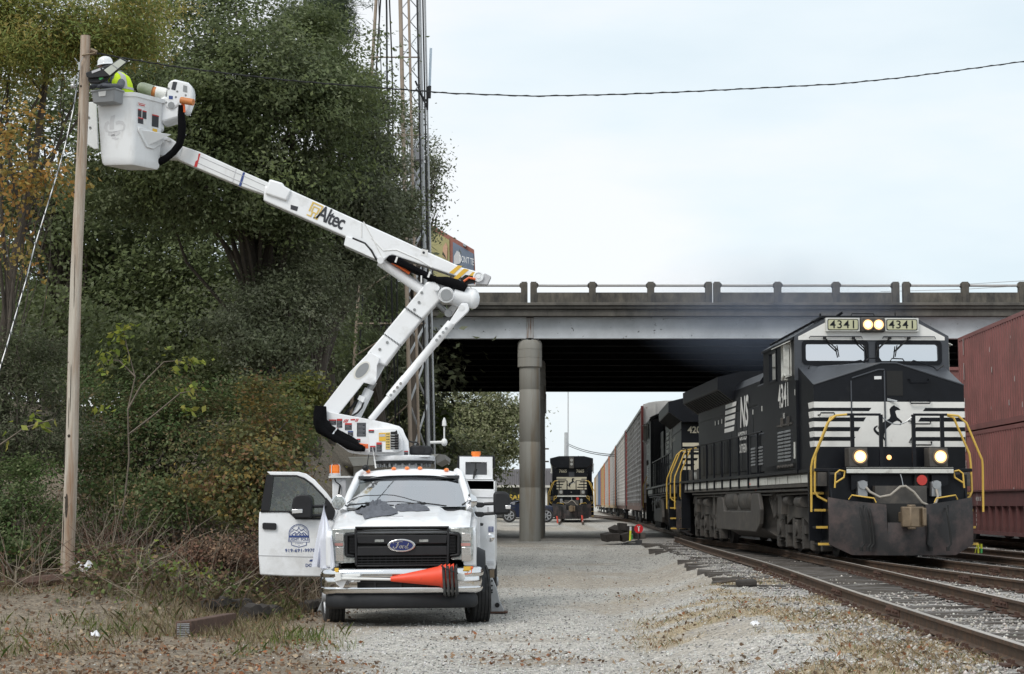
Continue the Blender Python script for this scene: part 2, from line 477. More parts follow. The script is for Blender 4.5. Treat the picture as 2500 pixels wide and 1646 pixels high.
# ------------------------------------------------------------------ ground
RAILZ = 0.49
def gz(X, Y, noise=True):
    X = np.asarray(X, float); Y = np.asarray(Y, float)
    t = X - .033 * Y
    k = .8 * ss(29.5, 27, Y); z = np.maximum(.322 * ss(1.3 - k, 2.9 - k, t), .28 * ss(34, 62, Y))
    z = z + .5 * ss(21.5, 26.5, Y) * ss(-3.3, -5.6, X) * (1 - ss(60, 90, Y) * .0)
    z = z + 2.9 * ss(28, 42, Y) * ss(-1.6, -5.2, X) * (1 - .85 * ss(58, 75, Y))
    z = z + 1.5 * ss(-8, -20, X) * ss(14, 30, Y)
    z = z + .10 * ss(30, 55, Y) * ss(-.2, -1.2, X)
    z = z - .028 * ss(.74, .6, np.abs(X - (4.17 + .033 * Y + .15 * np.exp(-((Y - 33) / 9) ** 2)))) * ss(62, 58, Y)
    if noise:
        near = ss(140, 60, Y)
        z = z + near * (.07 * (fbm(X * .7, Y * .7, 3) - .5) * (1 - .7 * ss(2.2, 3, t)) + .10 * (fbm(X * 1.6, Y * 1.6, 9) - .5) * ss(-2.4, -4.5, X))
    return z
T1X = lambda y: 3.90 - .45 + .033 * y + .72 + .15 * math.exp(-((y - 33) / 9) ** 2)
def gzf(x, y): return float(gz(x, y))

def spread(a, b, c0, c1, step, far):
    m = list(np.arange(c0, c1 + 1e-6, step)); lo, hi = [], []
    x, d = c0, step
    while x > a: d *= 1.5; x -= d; lo.append(max(x, a))
    x, d = c1, step
    while x < b: d *= 1.5; x += d; hi.append(min(x, b))
    return np.array(lo[::-1] + m + hi)
xs = spread(-1500, 1500, -11, 13, .16, 0); ys = spread(-300, 3000, 10, 62, .2, 0)
GX, GY = np.meshgrid(xs, ys)
GZ = gz(GX, GY)
def lane_masks(X, Y):
    """dirt-and-litter share, dry grass share, dark share of the ground at X, Y"""
    t = X - .033 * Y
    n = fbm(X * .55, Y * .55, 21); n2 = fbm(X * 1.3, Y * 1.3, 31); n3 = fbm(X * .33, Y * .9, 41)
    edge = -2.0 - .055 * (Y - 16) + (n - .5) * 1.5 + 1.1 * ss(20, 15.5, Y)
    edge = np.where(Y > 33, -1.3 + (n - .5) * .8, edge)
    litter = ss(.45, -.45, X - edge)
    litter = np.maximum(litter, ss(.57, .68, n3) * ss(24, 18, Y) * .75 * ss(3.0, -.5, X))
    grass = ss(.45, .57, n2 * .6 + n * .4 + .05 * ss(22, 16, Y)) * ss(.3, 1.3, t) * ss(4.0, 3.2, t) * ss(34, 28, Y)
    grass = np.maximum(grass, ss(.5, .62, n2) * ss(-.9, -2.0, X - edge) * ss(30, 24, Y) * .8)
    return litter, grass
lit, gra = lane_masks(GX, GY)
g1 = np.array([.435, .412, .375]); dirt = np.array([.235, .195, .15]); dry = np.array([.36, .285, .18])
nn_ = fbm(GX * .35, GY * .35, 77)[..., None]
base = g1 * (.86 + .28 * nn_)
tan = ss(.47, .66, fbm(GX * .5, GY * .22, 88))[..., None] * .6; base = base * (1 - tan) + np.array([.34, .29, .23]) * tan
ruts = sum(np.exp(-((GX - .033 * GY - o_ - .25 * np.sin(GY * .13)) / .22) ** 2) for o_ in (-1.15, .55))[..., None]
base = base * (1 - .16 * ruts * (fbm(GX * .8, GY * .3, 90)[..., None] * 1.6 - .2))
ballast = ss(2.3, 3.0, GX - .033 * GY)[..., None] * ss(90, 60, GY)[..., None]
base = base * (1 - ballast) + np.array([.34, .325, .31]) * ballast
base = base * (1 - .85 * gra[..., None]) + dry * .85 * gra[..., None]
base = base * (1 - lit[..., None]) + (dirt * (.7 + .6 * nn_)) * lit[..., None]
far_green = ss(75, 100, GY)[..., None] * ss(-.5, -3, GX)[..., None]
base = base * (1 - far_green) + np.array([.16, .17, .07]) * far_green
colr = np.ones((GX.size, 4)); colr[:, :3] = base.reshape(-1, 3)
ny, nx = GX.shape
idx = np.arange(nx * ny).reshape(ny, nx)
quads = np.stack([idx[:-1, :-1], idx[:-1, 1:], idx[1:, 1:], idx[1:, :-1]], -1).reshape(-1, 4)
gm = bpy.data.meshes.new('ground')
gm.vertices.add(nx * ny); gm.vertices.foreach_set('co', np.stack([GX, GY, GZ], -1).ravel())
gm.loops.add(len(quads) * 4); gm.loops.foreach_set('vertex_index', quads.ravel())
gm.polygons.add(len(quads)); gm.polygons.foreach_set('loop_start', np.arange(len(quads)) * 4)
gm.color_attributes.new('Col', 'FLOAT_COLOR', 'POINT').data.foreach_set('color', colr.ravel())
gm.polygons.foreach_set('use_smooth', [True] * len(quads)); gm.update(); gm.validate()
mg = bpy.data.materials.new('gravel_ground'); mg.use_nodes = True
t = mg.node_tree; b = t.nodes['Principled BSDF']; b.inputs['Roughness'].default_value = .95; b.inputs['Specular IOR Level'].default_value = .2
N, L = t.nodes.new, t.links.new
at = N('ShaderNodeAttribute'); at.attribute_name = 'Col'
co = N('ShaderNodeTexCoord')
vo = N('ShaderNodeTexVoronoi'); vo.inputs['Scale'].default_value = 34; L(co.outputs['Object'], vo.inputs['Vector'])
hs = N('ShaderNodeSeparateColor'); L(vo.outputs['Color'], hs.inputs[0])
mr = N('ShaderNodeMapRange'); mr.inputs['To Min'].default_value = .62; mr.inputs['To Max'].default_value = 1.32; L(hs.outputs[0], mr.inputs['Value'])
n1 = N('ShaderNodeTexNoise'); n1.inputs['Scale'].default_value = 5.5; n1.inputs['Detail'].default_value = 9; n1.inputs['Roughness'].default_value = .7; L(co.outputs['Object'], n1.inputs['Vector'])
m2 = N('ShaderNodeMapRange'); m2.inputs['From Min'].default_value = .3; m2.inputs['From Max'].default_value = .7; m2.inputs['To Min'].default_value = .72; m2.inputs['To Max'].default_value = 1.25; L(n1.outputs['Fac'], m2.inputs['Value'])
mu = N('ShaderNodeMath'); mu.operation = 'MULTIPLY'; L(mr.outputs[0], mu.inputs[0]); L(m2.outputs[0], mu.inputs[1])
mc = N('ShaderNodeMix'); mc.data_type = 'RGBA'; mc.blend_type = 'MULTIPLY'; mc.inputs[0].default_value = 1
L(at.outputs['Color'], mc.inputs[6]); L(mu.outputs[0], mc.inputs[7]); L(mc.outputs[2], b.inputs['Base Color'])
bp = N('ShaderNodeBump'); bp.inputs['Strength'].default_value = .7; bp.inputs['Distance'].default_value = .015
inv1 = N('ShaderNodeMath'); inv1.operation = 'SUBTRACT'; inv1.inputs[0].default_value = 1; L(vo.outputs['Distance'], inv1.inputs[1])
L(inv1.outputs[0], bp.inputs['Height']); L(bp.outputs[0], b.inputs['Normal'])
gm.materials.append(mg)
ground = kind(link_mesh('ground', gm), 'structure')

# ------------------------------------------------------------------ gravel, leaf litter, dry grass (uncountable)
def scatter(n, x0, x1, y0, y1, keep, seed):
    g = np.random.default_rng(seed)
    # denser towards the camera so that the picture is evenly covered
    y = 1 / (1 / y1 + (1 / y0 - 1 / y1) * g.random(n)); x = x0 + (x1 - x0) * g.random(n)
    k = g.random(n) < keep(x, y)
    return x[k], y[k], g
def stones(name, n, x0, x1, y0, y1, keep, smin, smax, tone, seed, sink=.3):
    x, y, g = scatter(n, x0, x1, y0, y1, keep, seed); n = len(x)
    s = smin + (smax - smin) * g.random(n) ** 2.2
    o = np.array([(1, 0, 0), (0, 1, 0), (-1, 0, 0), (0, -1, 0), (0, 0, .75), (0, 0, -.75)], float)
    f = np.array([(0, 1, 4), (1, 2, 4), (2, 3, 4), (3, 0, 4), (1, 0, 5), (2, 1, 5), (3, 2, 5), (0, 3, 5)])
    v = o[None] * (.6 + .7 * g.random((n, 6, 1)))
    a, bt = g.random(n) * 6.28, (g.random(n) - .5) * 1.6
    ca, sa, cb, sb = np.cos(a)[:, None], np.sin(a)[:, None], np.cos(bt)[:, None], np.sin(bt)[:, None]
    X1 = v[..., 0] * ca - v[..., 1] * sa; Y1 = v[..., 0] * sa + v[..., 1] * ca
    Y2 = Y1 * cb - v[..., 2] * sb; Z2 = Y1 * sb + v[..., 2] * cb
    v = np.stack([X1, Y2, Z2], -1) * (s / 2)[:, None, None]
    v += np.stack([x, y, gz(x, y) + s * (.5 - sink) * .6], -1)[:, None]
    me = bpy.data.meshes.new(name)
    me.vertices.add(n * 6); me.vertices.foreach_set('co', v.ravel())
    F = (f[None] + (np.arange(n) * 6)[:, None, None]).reshape(-1, 3)
    me.loops.add(len(F) * 3); me.loops.foreach_set('vertex_index', F.ravel())
    me.polygons.add(len(F)); me.polygons.foreach_set('loop_start', np.arange(len(F)) * 3)
    c = np.ones((n, 6, 4)); tt = tone(g, n)
    c[:, :, :3] = tt[:, None]
    me.color_attributes.new('Col', 'FLOAT_COLOR', 'POINT').data.foreach_set('color', c.ravel())
    me.materials.append(MATS['stone']); me.update(); me.validate()
    return kind(link_mesh(name, me), 'stuff')
def grey(g, n):
    a = (.42 + .17 * g.normal(size=n)).clip(.08, .68)[:, None]
    return a * (np.array([1, .975, .935]) + g.normal(size=(n, 3)) * .02)
stones('gravel', 85000, -4.2, 5.5, 13.5, 58, lambda x, y: (1 - lane_masks(x, y)[0] * .92) * (1 - lane_masks(x, y)[1] * .5) * (.25 + .75 * ss(.62, .45, fbm(x * .5, y * .22, 88))) * (x - .033 * y < 3.1), .010, .036, grey, 5)
stones('ballast_stones', 48000, 2.6, 13.5, 13, 60, lambda x, y: ss(2.3, 2.8, x - .033 * y) * .9, .022, .058, lambda g, n: grey(g, n) * np.array([.92, .88, .84]), 6, sink=.15)
LEAFPAL = np.array([(.24, .15, .09), (.28, .19, .12), (.18, .12, .08), (.34, .25, .17), (.28, .12, .06), (.13, .09, .065), (.38, .3, .21), (.22, .16, .11), (.16, .12, .09)])
def litter_obj(name, n, x0, x1, y0, y1, keep, seed, size=(.05, .12), pal=LEAFPAL):
    x, y, g = scatter(n, x0, x1, y0, y1, keep, seed)
    p = np.stack([x, y, gz(x, y) + .012 + .03 * g.random(len(x))], -1)
    d = g.normal(size=p.shape); d[:, 2] *= .3
    o = leaf_obj(name, p, size[0] + (size[1] - size[0]) * g.random(len(x)), pal[g.integers(0, len(pal), len(x))] * (.7 + .6 * g.random((len(x), 1))), 'leaf_dry', aspect=.55, direction=d / np.linalg.norm(d, axis=1)[:, None], seed=seed)
    return kind(o, 'stuff')
litter_obj('fallen_leaves', 52000, -9.5, 8.5, 13.2, 42, lambda x, y: lane_masks(x, y)[0] * .9 + lane_masks(x, y)[1] * .3 + .012, 12, (.025, .075))
def blades(name, p, h, c, seed, lean=.5, w=.012):
    g = np.random.default_rng(seed); n = len(p)
    a = g.random(n) * 6.28; d = np.stack([np.cos(a), np.sin(a), np.zeros(n)], -1); l = (g.random((n, 1)) * lean) * h[:, None]
    sd = np.stack([-np.sin(a + g.normal(size=n) * 1.), np.cos(a), np.zeros(n)], -1) * w
    v = np.empty((n, 5, 3)); mid = p + d * l * .35; mid[:, 2] += h * .6
    v[:, 0] = p - sd; v[:, 1] = p + sd; v[:, 2] = mid + sd * .7; v[:, 3] = p + d * l; v[:, 3, 2] += h; v[:, 4] = mid - sd * .7
    me = bpy.data.meshes.new(name)
    me.vertices.add(n * 5); me.vertices.foreach_set('co', v.ravel())
    me.loops.add(n * 5); me.loops.foreach_set('vertex_index', np.arange(n * 5))
    me.polygons.add(n); me.polygons.foreach_set('loop_start', np.arange(n) * 5)
    cc = np.ones((n, 5, 4)); cc[:, :, :3] = np.asarray(c)[:, None]
    me.color_attributes.new('Col', 'FLOAT_COLOR', 'POINT').data.foreach_set('color', cc.ravel())
    me.materials.append(MATS['blade']); me.update(); me.validate()
    return kind(link_mesh(name, me), 'stuff')
DRY = np.array([(.46, .37, .24), (.4, .31, .19), (.52, .44, .31), (.33, .25, .16)]); GRN = np.array([(.14, .19, .05), (.2, .24, .07), (.1, .15, .04)])
x, y, g = scatter(80000, -.9, 8.5, 13.2, 34, lambda x, y: lane_masks(x, y)[1] * ss(.2, .9, x - .033 * y), 15)
pick = (g.random(len(x)) < .12)[:, None]
blades('dry_grass', np.stack([x, y, gz(x, y)], -1), .02 + .045 * g.random(len(x)), np.where(pick, GRN[g.integers(0, 3, len(x))], DRY[g.integers(0, 4, len(x))] * 1.15), 16, 1.6, .0022)
def left_grass(x, y):
    n = fbm(x * .8, y * .8, 55)
    return np.clip(ss(.42, .6, n) * ss(-1.7, -2.6, x) * ss(19.4, 20.6, y) * ss(28, 25, y) + ss(.47, .6, fbm(x * .9, y * .45, 66)) * ss(-.6, -1.6, x) * ss(20.5, 18.5, y) * .5 + ss(.45, .6, n) * ss(-4.0, -4.6, x) * ss(17.5, 16.5, y) * .7
                   + ss(-2.7, -3.0, x) * ss(-5.2, -4.2, x) * ss(20.6, 21.4, y) * ss(26, 23.5, y) * .9, 0, 1) * (1 - ss(-3.0, -2.75, x) * ss(21, 22, y))
x, y, g = scatter(110000, -9.5, -1.6, 14, 28, left_grass, 17)
pick = (g.random(len(x)) < .2 + .55 * (fbm(x * .5, y * .5, 60) > .5))[:, None]
blades('grass', np.stack([x, y, gz(x, y)], -1), .03 + .17 * g.random(len(x)) ** 2.2, np.where(pick, GRN[g.integers(0, 3, len(x))] * (.8 + .6 * g.random((len(x), 1))), DRY[g.integers(0, 4, len(x))] * .8), 18, 1.1, .0026)

# ------------------------------------------------------------------ railway tracks
RH = .142
RAILP = [(a, b * RH / .172) for a, b in [(-.075, 0), (.075, 0), (.075, .012), (.012, .03), (.012, .125), (.036, .135), (.036, .172), (-.036, .172), (-.036, .135), (-.012, .125), (-.012, .03), (-.075, .012)]]
def rail(path, z, parent):
    """one rail along [(x, y)]: the head face is a worn bright strip"""
    mb = MB(); mb.sweep(path, [(a, z - RH + b) for a, b in RAILP], 0)
    hd = MB(); hd.sweep(path, [(a, z + b) for a, b in [(-.03, -.002), (-.03, .002), (.03, .002), (.03, -.002)]], 1)
    mb.add(hd.v, hd.f, 1)
    return mb.obj('rail', ['rail_side', 'rail_head'], parent, smooth=0)
tie_me = []
for k in range(5):
    mb = MB(); q = random.Random(k)
    mb.bb(-1.32, 1.32, -.115, .115, -.09, .075)
    me = mb.mesh('tie', 'tie_wood', 0)
    bm = bmesh.new(); bm.from_mesh(me)
    bmesh.ops.subdivide_edges(bm, edges=[e for e in bm.edges if abs(e.verts[0].co.x - e.verts[1].co.x) > 1], cuts=7)
    for v in bm.verts:
        v.co.x += q.uniform(-.03, .03); v.co.y += q.uniform(-.018, .018); v.co.z += q.uniform(-.02, .012)
    bm.to_mesh(me); bm.free(); tie_me.append(me)
pl = MB(); pl.bb(-.17, .17, -.09, .09, 0, .018)
for sx in (-1, 1):
    for sy in (-1, 1): pl.bb(sx * .1 - .014, sx * .1 + .014, sy * .05 - .014, sy * .05 + .014, .018, .05)
plate_me = pl.mesh('tie_plate', 'rust', 0)
bar = MB(); bar.bb(-.035, .035, -.32, .32, .035, .12)
for y_ in (-.24, -.1, .1, .24): bar.cyl((-.06, y_, .08), (.06, y_, .08), .02, n=6)
bar_me = bar.mesh('joint_bar', 'rust', 0)
def track(name, cx, y0, y1, ties=None, tie_ext=0., tie_step=.56, joints=()):
    root = kind(link_mesh(name, None) if False else bpy.data.objects.new(name, None), 'structure'); col.objects.link(root)
    n = max(2, int((y1 - y0) / 2.5)); Y = np.linspace(y0, y1, n + 1)
    for sx in (-.7525, .7525): rail([(cx(y) + sx, y) for y in Y], RAILZ, root)
    y, i = y0 + .3, 0
    q = random.Random(hash(name) % 1000 if False else len(name))
    while ties and y < ties:
        o = link_mesh('tie', tie_me[i % 5], root); sl = (cx(y + .5) - cx(y - .5))
        ext = q.uniform(-.08, .08) + (tie_ext if q.random() < .8 else tie_ext + .4)
        o.scale = (1 + ext / 2.64, 1, 1); o.location = (cx(y) - ext / 2, y, RAILZ - RH - .078 + q.uniform(-.03, .0) - .02 * (y < 25)); o.rotation_euler = (0, q.uniform(-.006, .006), -math.atan(sl) + q.uniform(-.03, .03))
        if y < 34:
            for sx in (-.7525, .7525):
                p_ = link_mesh('tie_plate', plate_me, root, (cx(y) + sx, y, RAILZ - RH - .014))
        i += 1; y += tie_step * q.uniform(.92, 1.08)
    for yj, sd in joints:
        for sx in ((sd,) if sd else (-1, 1)):
            link_mesh('joint_bar', bar_me, root, (cx(yj) + sx * .7525, yj, RAILZ - RH))
    return root
def T2X(y):
    # runs straight at the camera's right, then bends under the second locomotive
    a = 7.56 - .0384 * (y - 34.4); b_ = 4.51 + .0359 * y
    w = float(ss(50, 66, y)); return a * (1 - w) + b_ * w if y < 66 else b_
T3X = lambda y: 10.65 + .02 * (40 - y)
T4X = lambda y: 15.02 + .03 * (y - 55.3)
T0X = lambda y: 4.25 + .036 * (y - 129)
track('near_track', T1X, 9, 60, 58, .22, joints=((19.3, -1), (23.6, -1), (28.6, -1), (33.2, -1), (38.4, -1), (20.9, 1), (29.8, 1)))
track('locomotive_track', T2X, 16, 330, 58, .0, joints=((28.2, -1), (31.6, 1)))
track('middle_track', T3X, 16, 330, 60)
track('container_track', T4X, 20, 330, 60)
track('stub_track', T0X, 113, 330, None)
# ------------------------------------------------------------------ road bridge over the yard
BD, BW, DROP = 62.0, 18.0, .77      # the deck is banked: its far side lies lower
br = thing('road_bridge', 'weathered concrete road bridge on steel girders crossing above the trains', 'bridge', (0, BD, 0))
bi = inv(br)
def bz(v): return P(1250, v, BD).z
def bx(u): return P(u, 1000, BD).x
z_top, z_rail0, z_wall, z_ledge, z_deck, z_gt, z_gb = bz(690), bz(697), bz(716), bz(741), bz(757), bz(773), bz(825)
XL, XR = -24.0, 44.0
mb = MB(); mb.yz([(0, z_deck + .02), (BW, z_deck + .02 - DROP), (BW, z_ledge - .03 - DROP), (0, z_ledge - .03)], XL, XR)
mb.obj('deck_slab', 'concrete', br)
for y0, sgn in ((0, 1), (BW, -1)):
    mb = MB(); mb.bb(XL, XR, min(y0 - .02 * sgn, y0 - .30 * sgn), max(y0 - .02 * sgn, y0 - .30 * sgn), z_ledge - .10, z_ledge)
    mb.bb(XL, XR, min(y0 - .001 * sgn, y0 - .22 * sgn), max(y0 - .001 * sgn, y0 - .22 * sgn), z_deck + .02, z_ledge - .103)
    mb.bb(XL, XR, min(y0 + .10 * sgn, y0 - .12 * sgn), max(y0 + .10 * sgn, y0 - .12 * sgn), z_gt + .003, z_deck + .017)
    o = mb.obj('fascia', 'concrete', br, bevel=.015); o.location.z = -DROP * (y0 > 1)
# rows of posts, wall panels and top rails; joints (narrow gaps) every third bay
pitch = (2190 - 1290) / 4400 * BD / 6.28
post_u = [840, 985, 1130, 1280, 1303, 1447, 1590, 1732, 1752, 1901, 2044, 2190, 2216, 2360, 2500, 2645, 2667, 2810]
def balustrade(y, us, detail=True):
    n0 = set(bpy.data.objects)
    xs_ = [bx(u) for u in us]
    pw = .23
    post = MB()
    post.prism([(-pw / 2, -.14, 0), (pw / 2, -.14, 0), (pw / 2, .14, 0), (-pw / 2, .14, 0)], (0, 0, z_top - z_ledge - .04))
    post.prism([(-pw / 2 + .02, -.12, z_top - z_ledge - .04), (pw / 2 - .02, -.12, z_top - z_ledge - .04), (pw / 2 - .02, .12, z_top - z_ledge - .04), (-pw / 2 + .02, .12, z_top - z_ledge - .04)], (0, 0, .04))
    pme = post.mesh('parapet_post', 'concrete_parapet', 0)
    for x in xs_: link_mesh('parapet_post', pme, br, (x, y, z_ledge + .001))
    for a, b in zip(xs_[:-1], xs_[1:]):
        if b - a < .6: continue
        h = z_wall - z_ledge
        mb = MB(); mb.bb(a + pw / 2 + .002, b - pw / 2 - .002, y - .10, y + .10, z_ledge + .001, z_wall)
        # sloped corners where the wall meets the posts
        for xx, s in ((a + pw / 2 + .002, 1), (b - pw / 2 - .002, -1)):
            mb.prism([(xx, y - .09, z_wall + .35), (xx + s * .05, y - .09, z_wall + .29), (xx + s * .05, y - .09, z_wall + .22), (xx, y - .09, z_wall + .16)], (0, .18, 0))
        mb.obj('parapet_wall', 'concrete_parapet', br, smooth=0)
        mb = MB(); sag = rnd.uniform(-.006, .006)
        mb.tube([(a + pw / 2, y, z_rail0 - .02), ((a + b) / 2, y, z_rail0 - .02 + sag), (b - pw / 2, y, z_rail0 - .02)], .045, 8)
        mb.obj('parapet_rail', 'pipe_grey', br)
    if y > 1:
        for o in set(bpy.data.objects) - n0: o.location.z -= DROP
balustrade(-.12, post_u)
balustrade(BW + .12, [1020, 1165, 1310, 1455, 1600, 1745, 1890, 2035, 2180, 2325, 2470])
# girders: the outer one painted pale grey with a seam and rust spots; the inner ones coloured near black for the shade under the deck
def girder(y, mat_, x0, x1, out=-1):
    mb = MB(); mb.bb(x0, x1, y - .012, y + .012, z_gb + .03, z_gt - .03)
    mb.bb(x0, x1, y - .17, y + .17, z_gb, z_gb + .03); mb.bb(x0, x1, y - .17, y + .17, z_gt - .03, z_gt)
    if out:
        k = x0 + .08
        while k < x1:
            mb.bb(k - .006, k + .006, min(y + .012 * -out, y + .15 * -out), max(y + .012 * -out, y + .15 * -out), z_gb + .03, z_gt - .03); k += 2.0
    o = mb.obj('girder', mat_, br, smooth=0); o.location.z = -DROP * y / BW
    return o
xj = bx(1292)
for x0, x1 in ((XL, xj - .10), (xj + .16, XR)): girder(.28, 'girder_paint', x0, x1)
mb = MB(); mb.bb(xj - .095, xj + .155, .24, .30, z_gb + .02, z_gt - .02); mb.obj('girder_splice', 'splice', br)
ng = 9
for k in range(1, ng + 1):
    girder(.28 + (BW - .56) * k / ng, 'girder_shade', XL, XR, 0)
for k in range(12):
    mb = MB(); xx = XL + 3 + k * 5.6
    mb.yz([(.5, z_gb + .25), (BW - .5, z_gb + .25 - DROP), (BW - .5, z_gt - .12 - DROP), (.5, z_gt - .12)], xx - .08, xx + .08); mb.obj('cross_brace', 'girder_shade', br)
# columns in rows that follow the tracks
cw = (1320 - 1268) / 4400 * BD / 2
cz1 = bz(828)
def column(x, y, first):
    mb = MB(); z0 = gzf(x, BD + y) - .4; d1, d2, d3, d4 = bz(895), bz(892), bz(871), bz(851)
    R1, R2 = cw, cw + .06
    pr = [(R1, z0), (R1, d1), (R2, d1 + .03), (R2, d3 - .012), (R2 - .012, d3), (R2, d3 + .012), (R2, d4 - .012), (R2 - .012, d4), (R2, d4 + .012), (R2, cz1 - .10), (R2 - .05, cz1)]
    pr = [(a, b - (DROP * y / BW if b > z0 + 2 else 0)) for a, b in pr]
    for zz in (bz(1078), bz(950), bz(1190)):
        pr = sorted(pr + [(R1, zz - .012), (R1 - .008, zz), (R1, zz + .012)], key=lambda q: (q[1], -q[0]))
    mb.lathe(pr, (x, y, 0), (0, 0, 1), 28, 0, True)
    mb.obj('column', 'column_concrete', br, smooth=40)
    if first:
        b_ = MB(); b_.bb(x - .30, x - .06, y - .12, y + .2, cz1 + .002, z_gb - .002); b_.bb(x + .06, x + .32, y - .12, y + .2, cz1 + .002, z_gb - .002); b_.obj('bearing', 'white_matte', br)
cxx = P(1294, 1100, BD).x
for k in range(4): column(cxx + .022 * k * 5.7 + (.1 if k else 0), .45 + k * 5.7, k == 0)
for xx in (-12.5, 20.5):
    for k in range(0, 4): column(xx + .036 * k * 5.7, .45 + k * 5.7, False)
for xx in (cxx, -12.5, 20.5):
    mb = MB(); mb.yz([(1.6, cz1 - .5 - DROP * .09), (BW - .8, cz1 - .5 - DROP * .95), (BW - .8, cz1 - .02 - DROP * .95), (1.6, cz1 - .02 - DROP * .09)], xx - .2, xx + .45); mb.obj('pier_cap', 'girder_shade', br)
# ------------------------------------------------------------------ bucket truck
TX, TY = -1.42, 23.2
TR = thing('bucket_truck', 'white bucket truck with raised articulated boom parked on the gravel with its passenger door open', 'truck', (TX, TY, -.04), 0, None, R(-.5))
Ti = inv(TR)
def TL(w, x, y, d): return Ti @ W(w, x, y, TY + d)        # window coords -> truck-local point at d metres behind the bumper
def tl2(w, pts, d): return [TL(w, x, y, d) for x, y in pts]
def slab(mb, w, pts, d, th, m=0): return mb.prism(tl2(w, pts, d), (0, th, 0), m)
def flat(mb, w, pts, d, m=0): return mb.add(tl2(w, pts, d), [list(range(len(pts)))], m)

# --- front bumper, air dam
bpath = [(-1.03, .42), (-1.025, .28), (-1.005, .18), (-.96, .10), (-.89, .055), (-.8, .03), (-.55, .005), (0, -.01), (.55, .005), (.8, .03), (.89, .055), (.96, .10), (1.005, .18), (1.025, .28), (1.03, .42)]
mb = MB()
mb.sweep(bpath, [(0, .665), (.022, .672), (.03, .70), (.028, .735), (.012, .768), (-.02, .785), (-.12, .79), (-.12, .665)])
mb.sweep(bpath, [(0, .545), (.02, .535), (.024, .515), (.012, .48), (-.015, .455), (-.08, .44), (-.12, .46), (-.12, .545)])
for s in (-1, 1):
    pth = [p for p in bpath if p[0] * s > .5]; mb.sweep(pth, [(.0, .54), (.012, .60), (.0, .67), (-.08, .67), (-.08, .54)])
mb.obj('front_bumper', 'chrome', TR, smooth=50)
mb = MB(); mb.bb(-.56, .56, .06, .10, .535, .68); mb.obj('bumper_vent', 'cavity', TR)
mb = MB()
for x in (-.33, 0, .33): mb.bb(x - .012, x + .012, .03, .07, .545, .665)
mb.bb(-.55, .55, .035, .06, .597, .612); mb.obj('bumper_slat', 'black_plastic', TR)
vp = [(-.95, .34), (-.94, .16), (-.84, .06), (-.5, .03), (.5, .03), (.84, .06), (.94, .16), (.95, .34)]
mb = MB(); mb.sweep(vp, [(.0, .445), (.03, .40), (.035, .31), (.0, .27), (-.1, .27), (-.1, .445)])
mb.obj('air_dam', 'dark_plastic', TR, smooth=50)
mb = MB(); mb.bb(-.9, .9, .2, 1.1, .33, .44); mb.obj('skid_plate', 'cavity', TR)
# --- grille
G = lambda pts, d0, th, m=0, mb=None: slab(mb, 'd', pts, d0, th, m)
mb = MB(); slab(mb, 'd', [(872, 672), (1618, 668), (1618, 728), (1700, 726), (1702, 905), (1630, 912), (1612, 985), (880, 992), (862, 914), (796, 906), (792, 732), (872, 732)], .085, .06)
mb.obj('grille_back', 'cavity', TR)
mb = MB()
for pts in ([(872, 672), (1618, 668), (1612, 684), (878, 688)], [(880, 992), (1612, 985), (1605, 972), (886, 978)],
            [(884, 742), (1606, 737), (1600, 806), (1240, 812), (890, 806)], [(890, 832), (1240, 828), (1602, 826), (1606, 900), (884, 905)]):
    slab(mb, 'd', pts, .02, .07)
for pts in ([(796, 728), (876, 728), (872, 742), (812, 748), (810, 890), (864, 900), (862, 914), (800, 908), (790, 895), (790, 742)],
            [(1700, 722), (1616, 724), (1618, 738), (1684, 744), (1686, 888), (1626, 898), (1628, 912), (1698, 904), (1706, 892), (1706, 738)],
            [(866, 690), (884, 690), (888, 976), (870, 984)], [(1606, 686), (1624, 686), (1618, 978), (1600, 972)]):
    slab(mb, 'd', pts, .015, .075)
mb.obj('grille_frame', 'black_plastic', TR, bevel=.008)
class Each:
    def __init__(s, name, m, par): s.a = (name, m, par)
    def slab(s, *q): b_ = MB(); slab(b_, *q); b_.obj(*s.a, smooth=0)
gb = Each('grille_bar', 'black_plastic', TR)
for y in (702, 722): gb.slab('d', [(888, y), (1604, y - 4), (1604, y + 4), (888, y + 8)], .03, .04)
for y in (918, 940, 961): gb.slab('d', [(888, y + 2), (1604, y - 4), (1604, y + 3), (888, y + 9)], .03, .04)
for x in range(920, 1600, 48): gb.slab('d', [(x, 912), (x + 6, 912), (x + 6, 972), (x, 972)], .05, .03)
for k in range(12):
    y = 752 + k * 11.5
    gb.slab('d', [(826, y), (872, y), (872, y + 4.5), (826, y + 4.5)], .03, .04); gb.slab('d', [(1622, y - 3), (1672, y - 3), (1672, y + 1.5), (1622, y + 1.5)], .03, .04)
for x in (1064, 1418):
    mb = MB(); slab(mb, 'd', [(x - 36, 776), (x + 36, 774), (x + 36, 794), (x - 36, 796)], .005, .02); mb.obj('marker_light', 'lens_clear', TR)
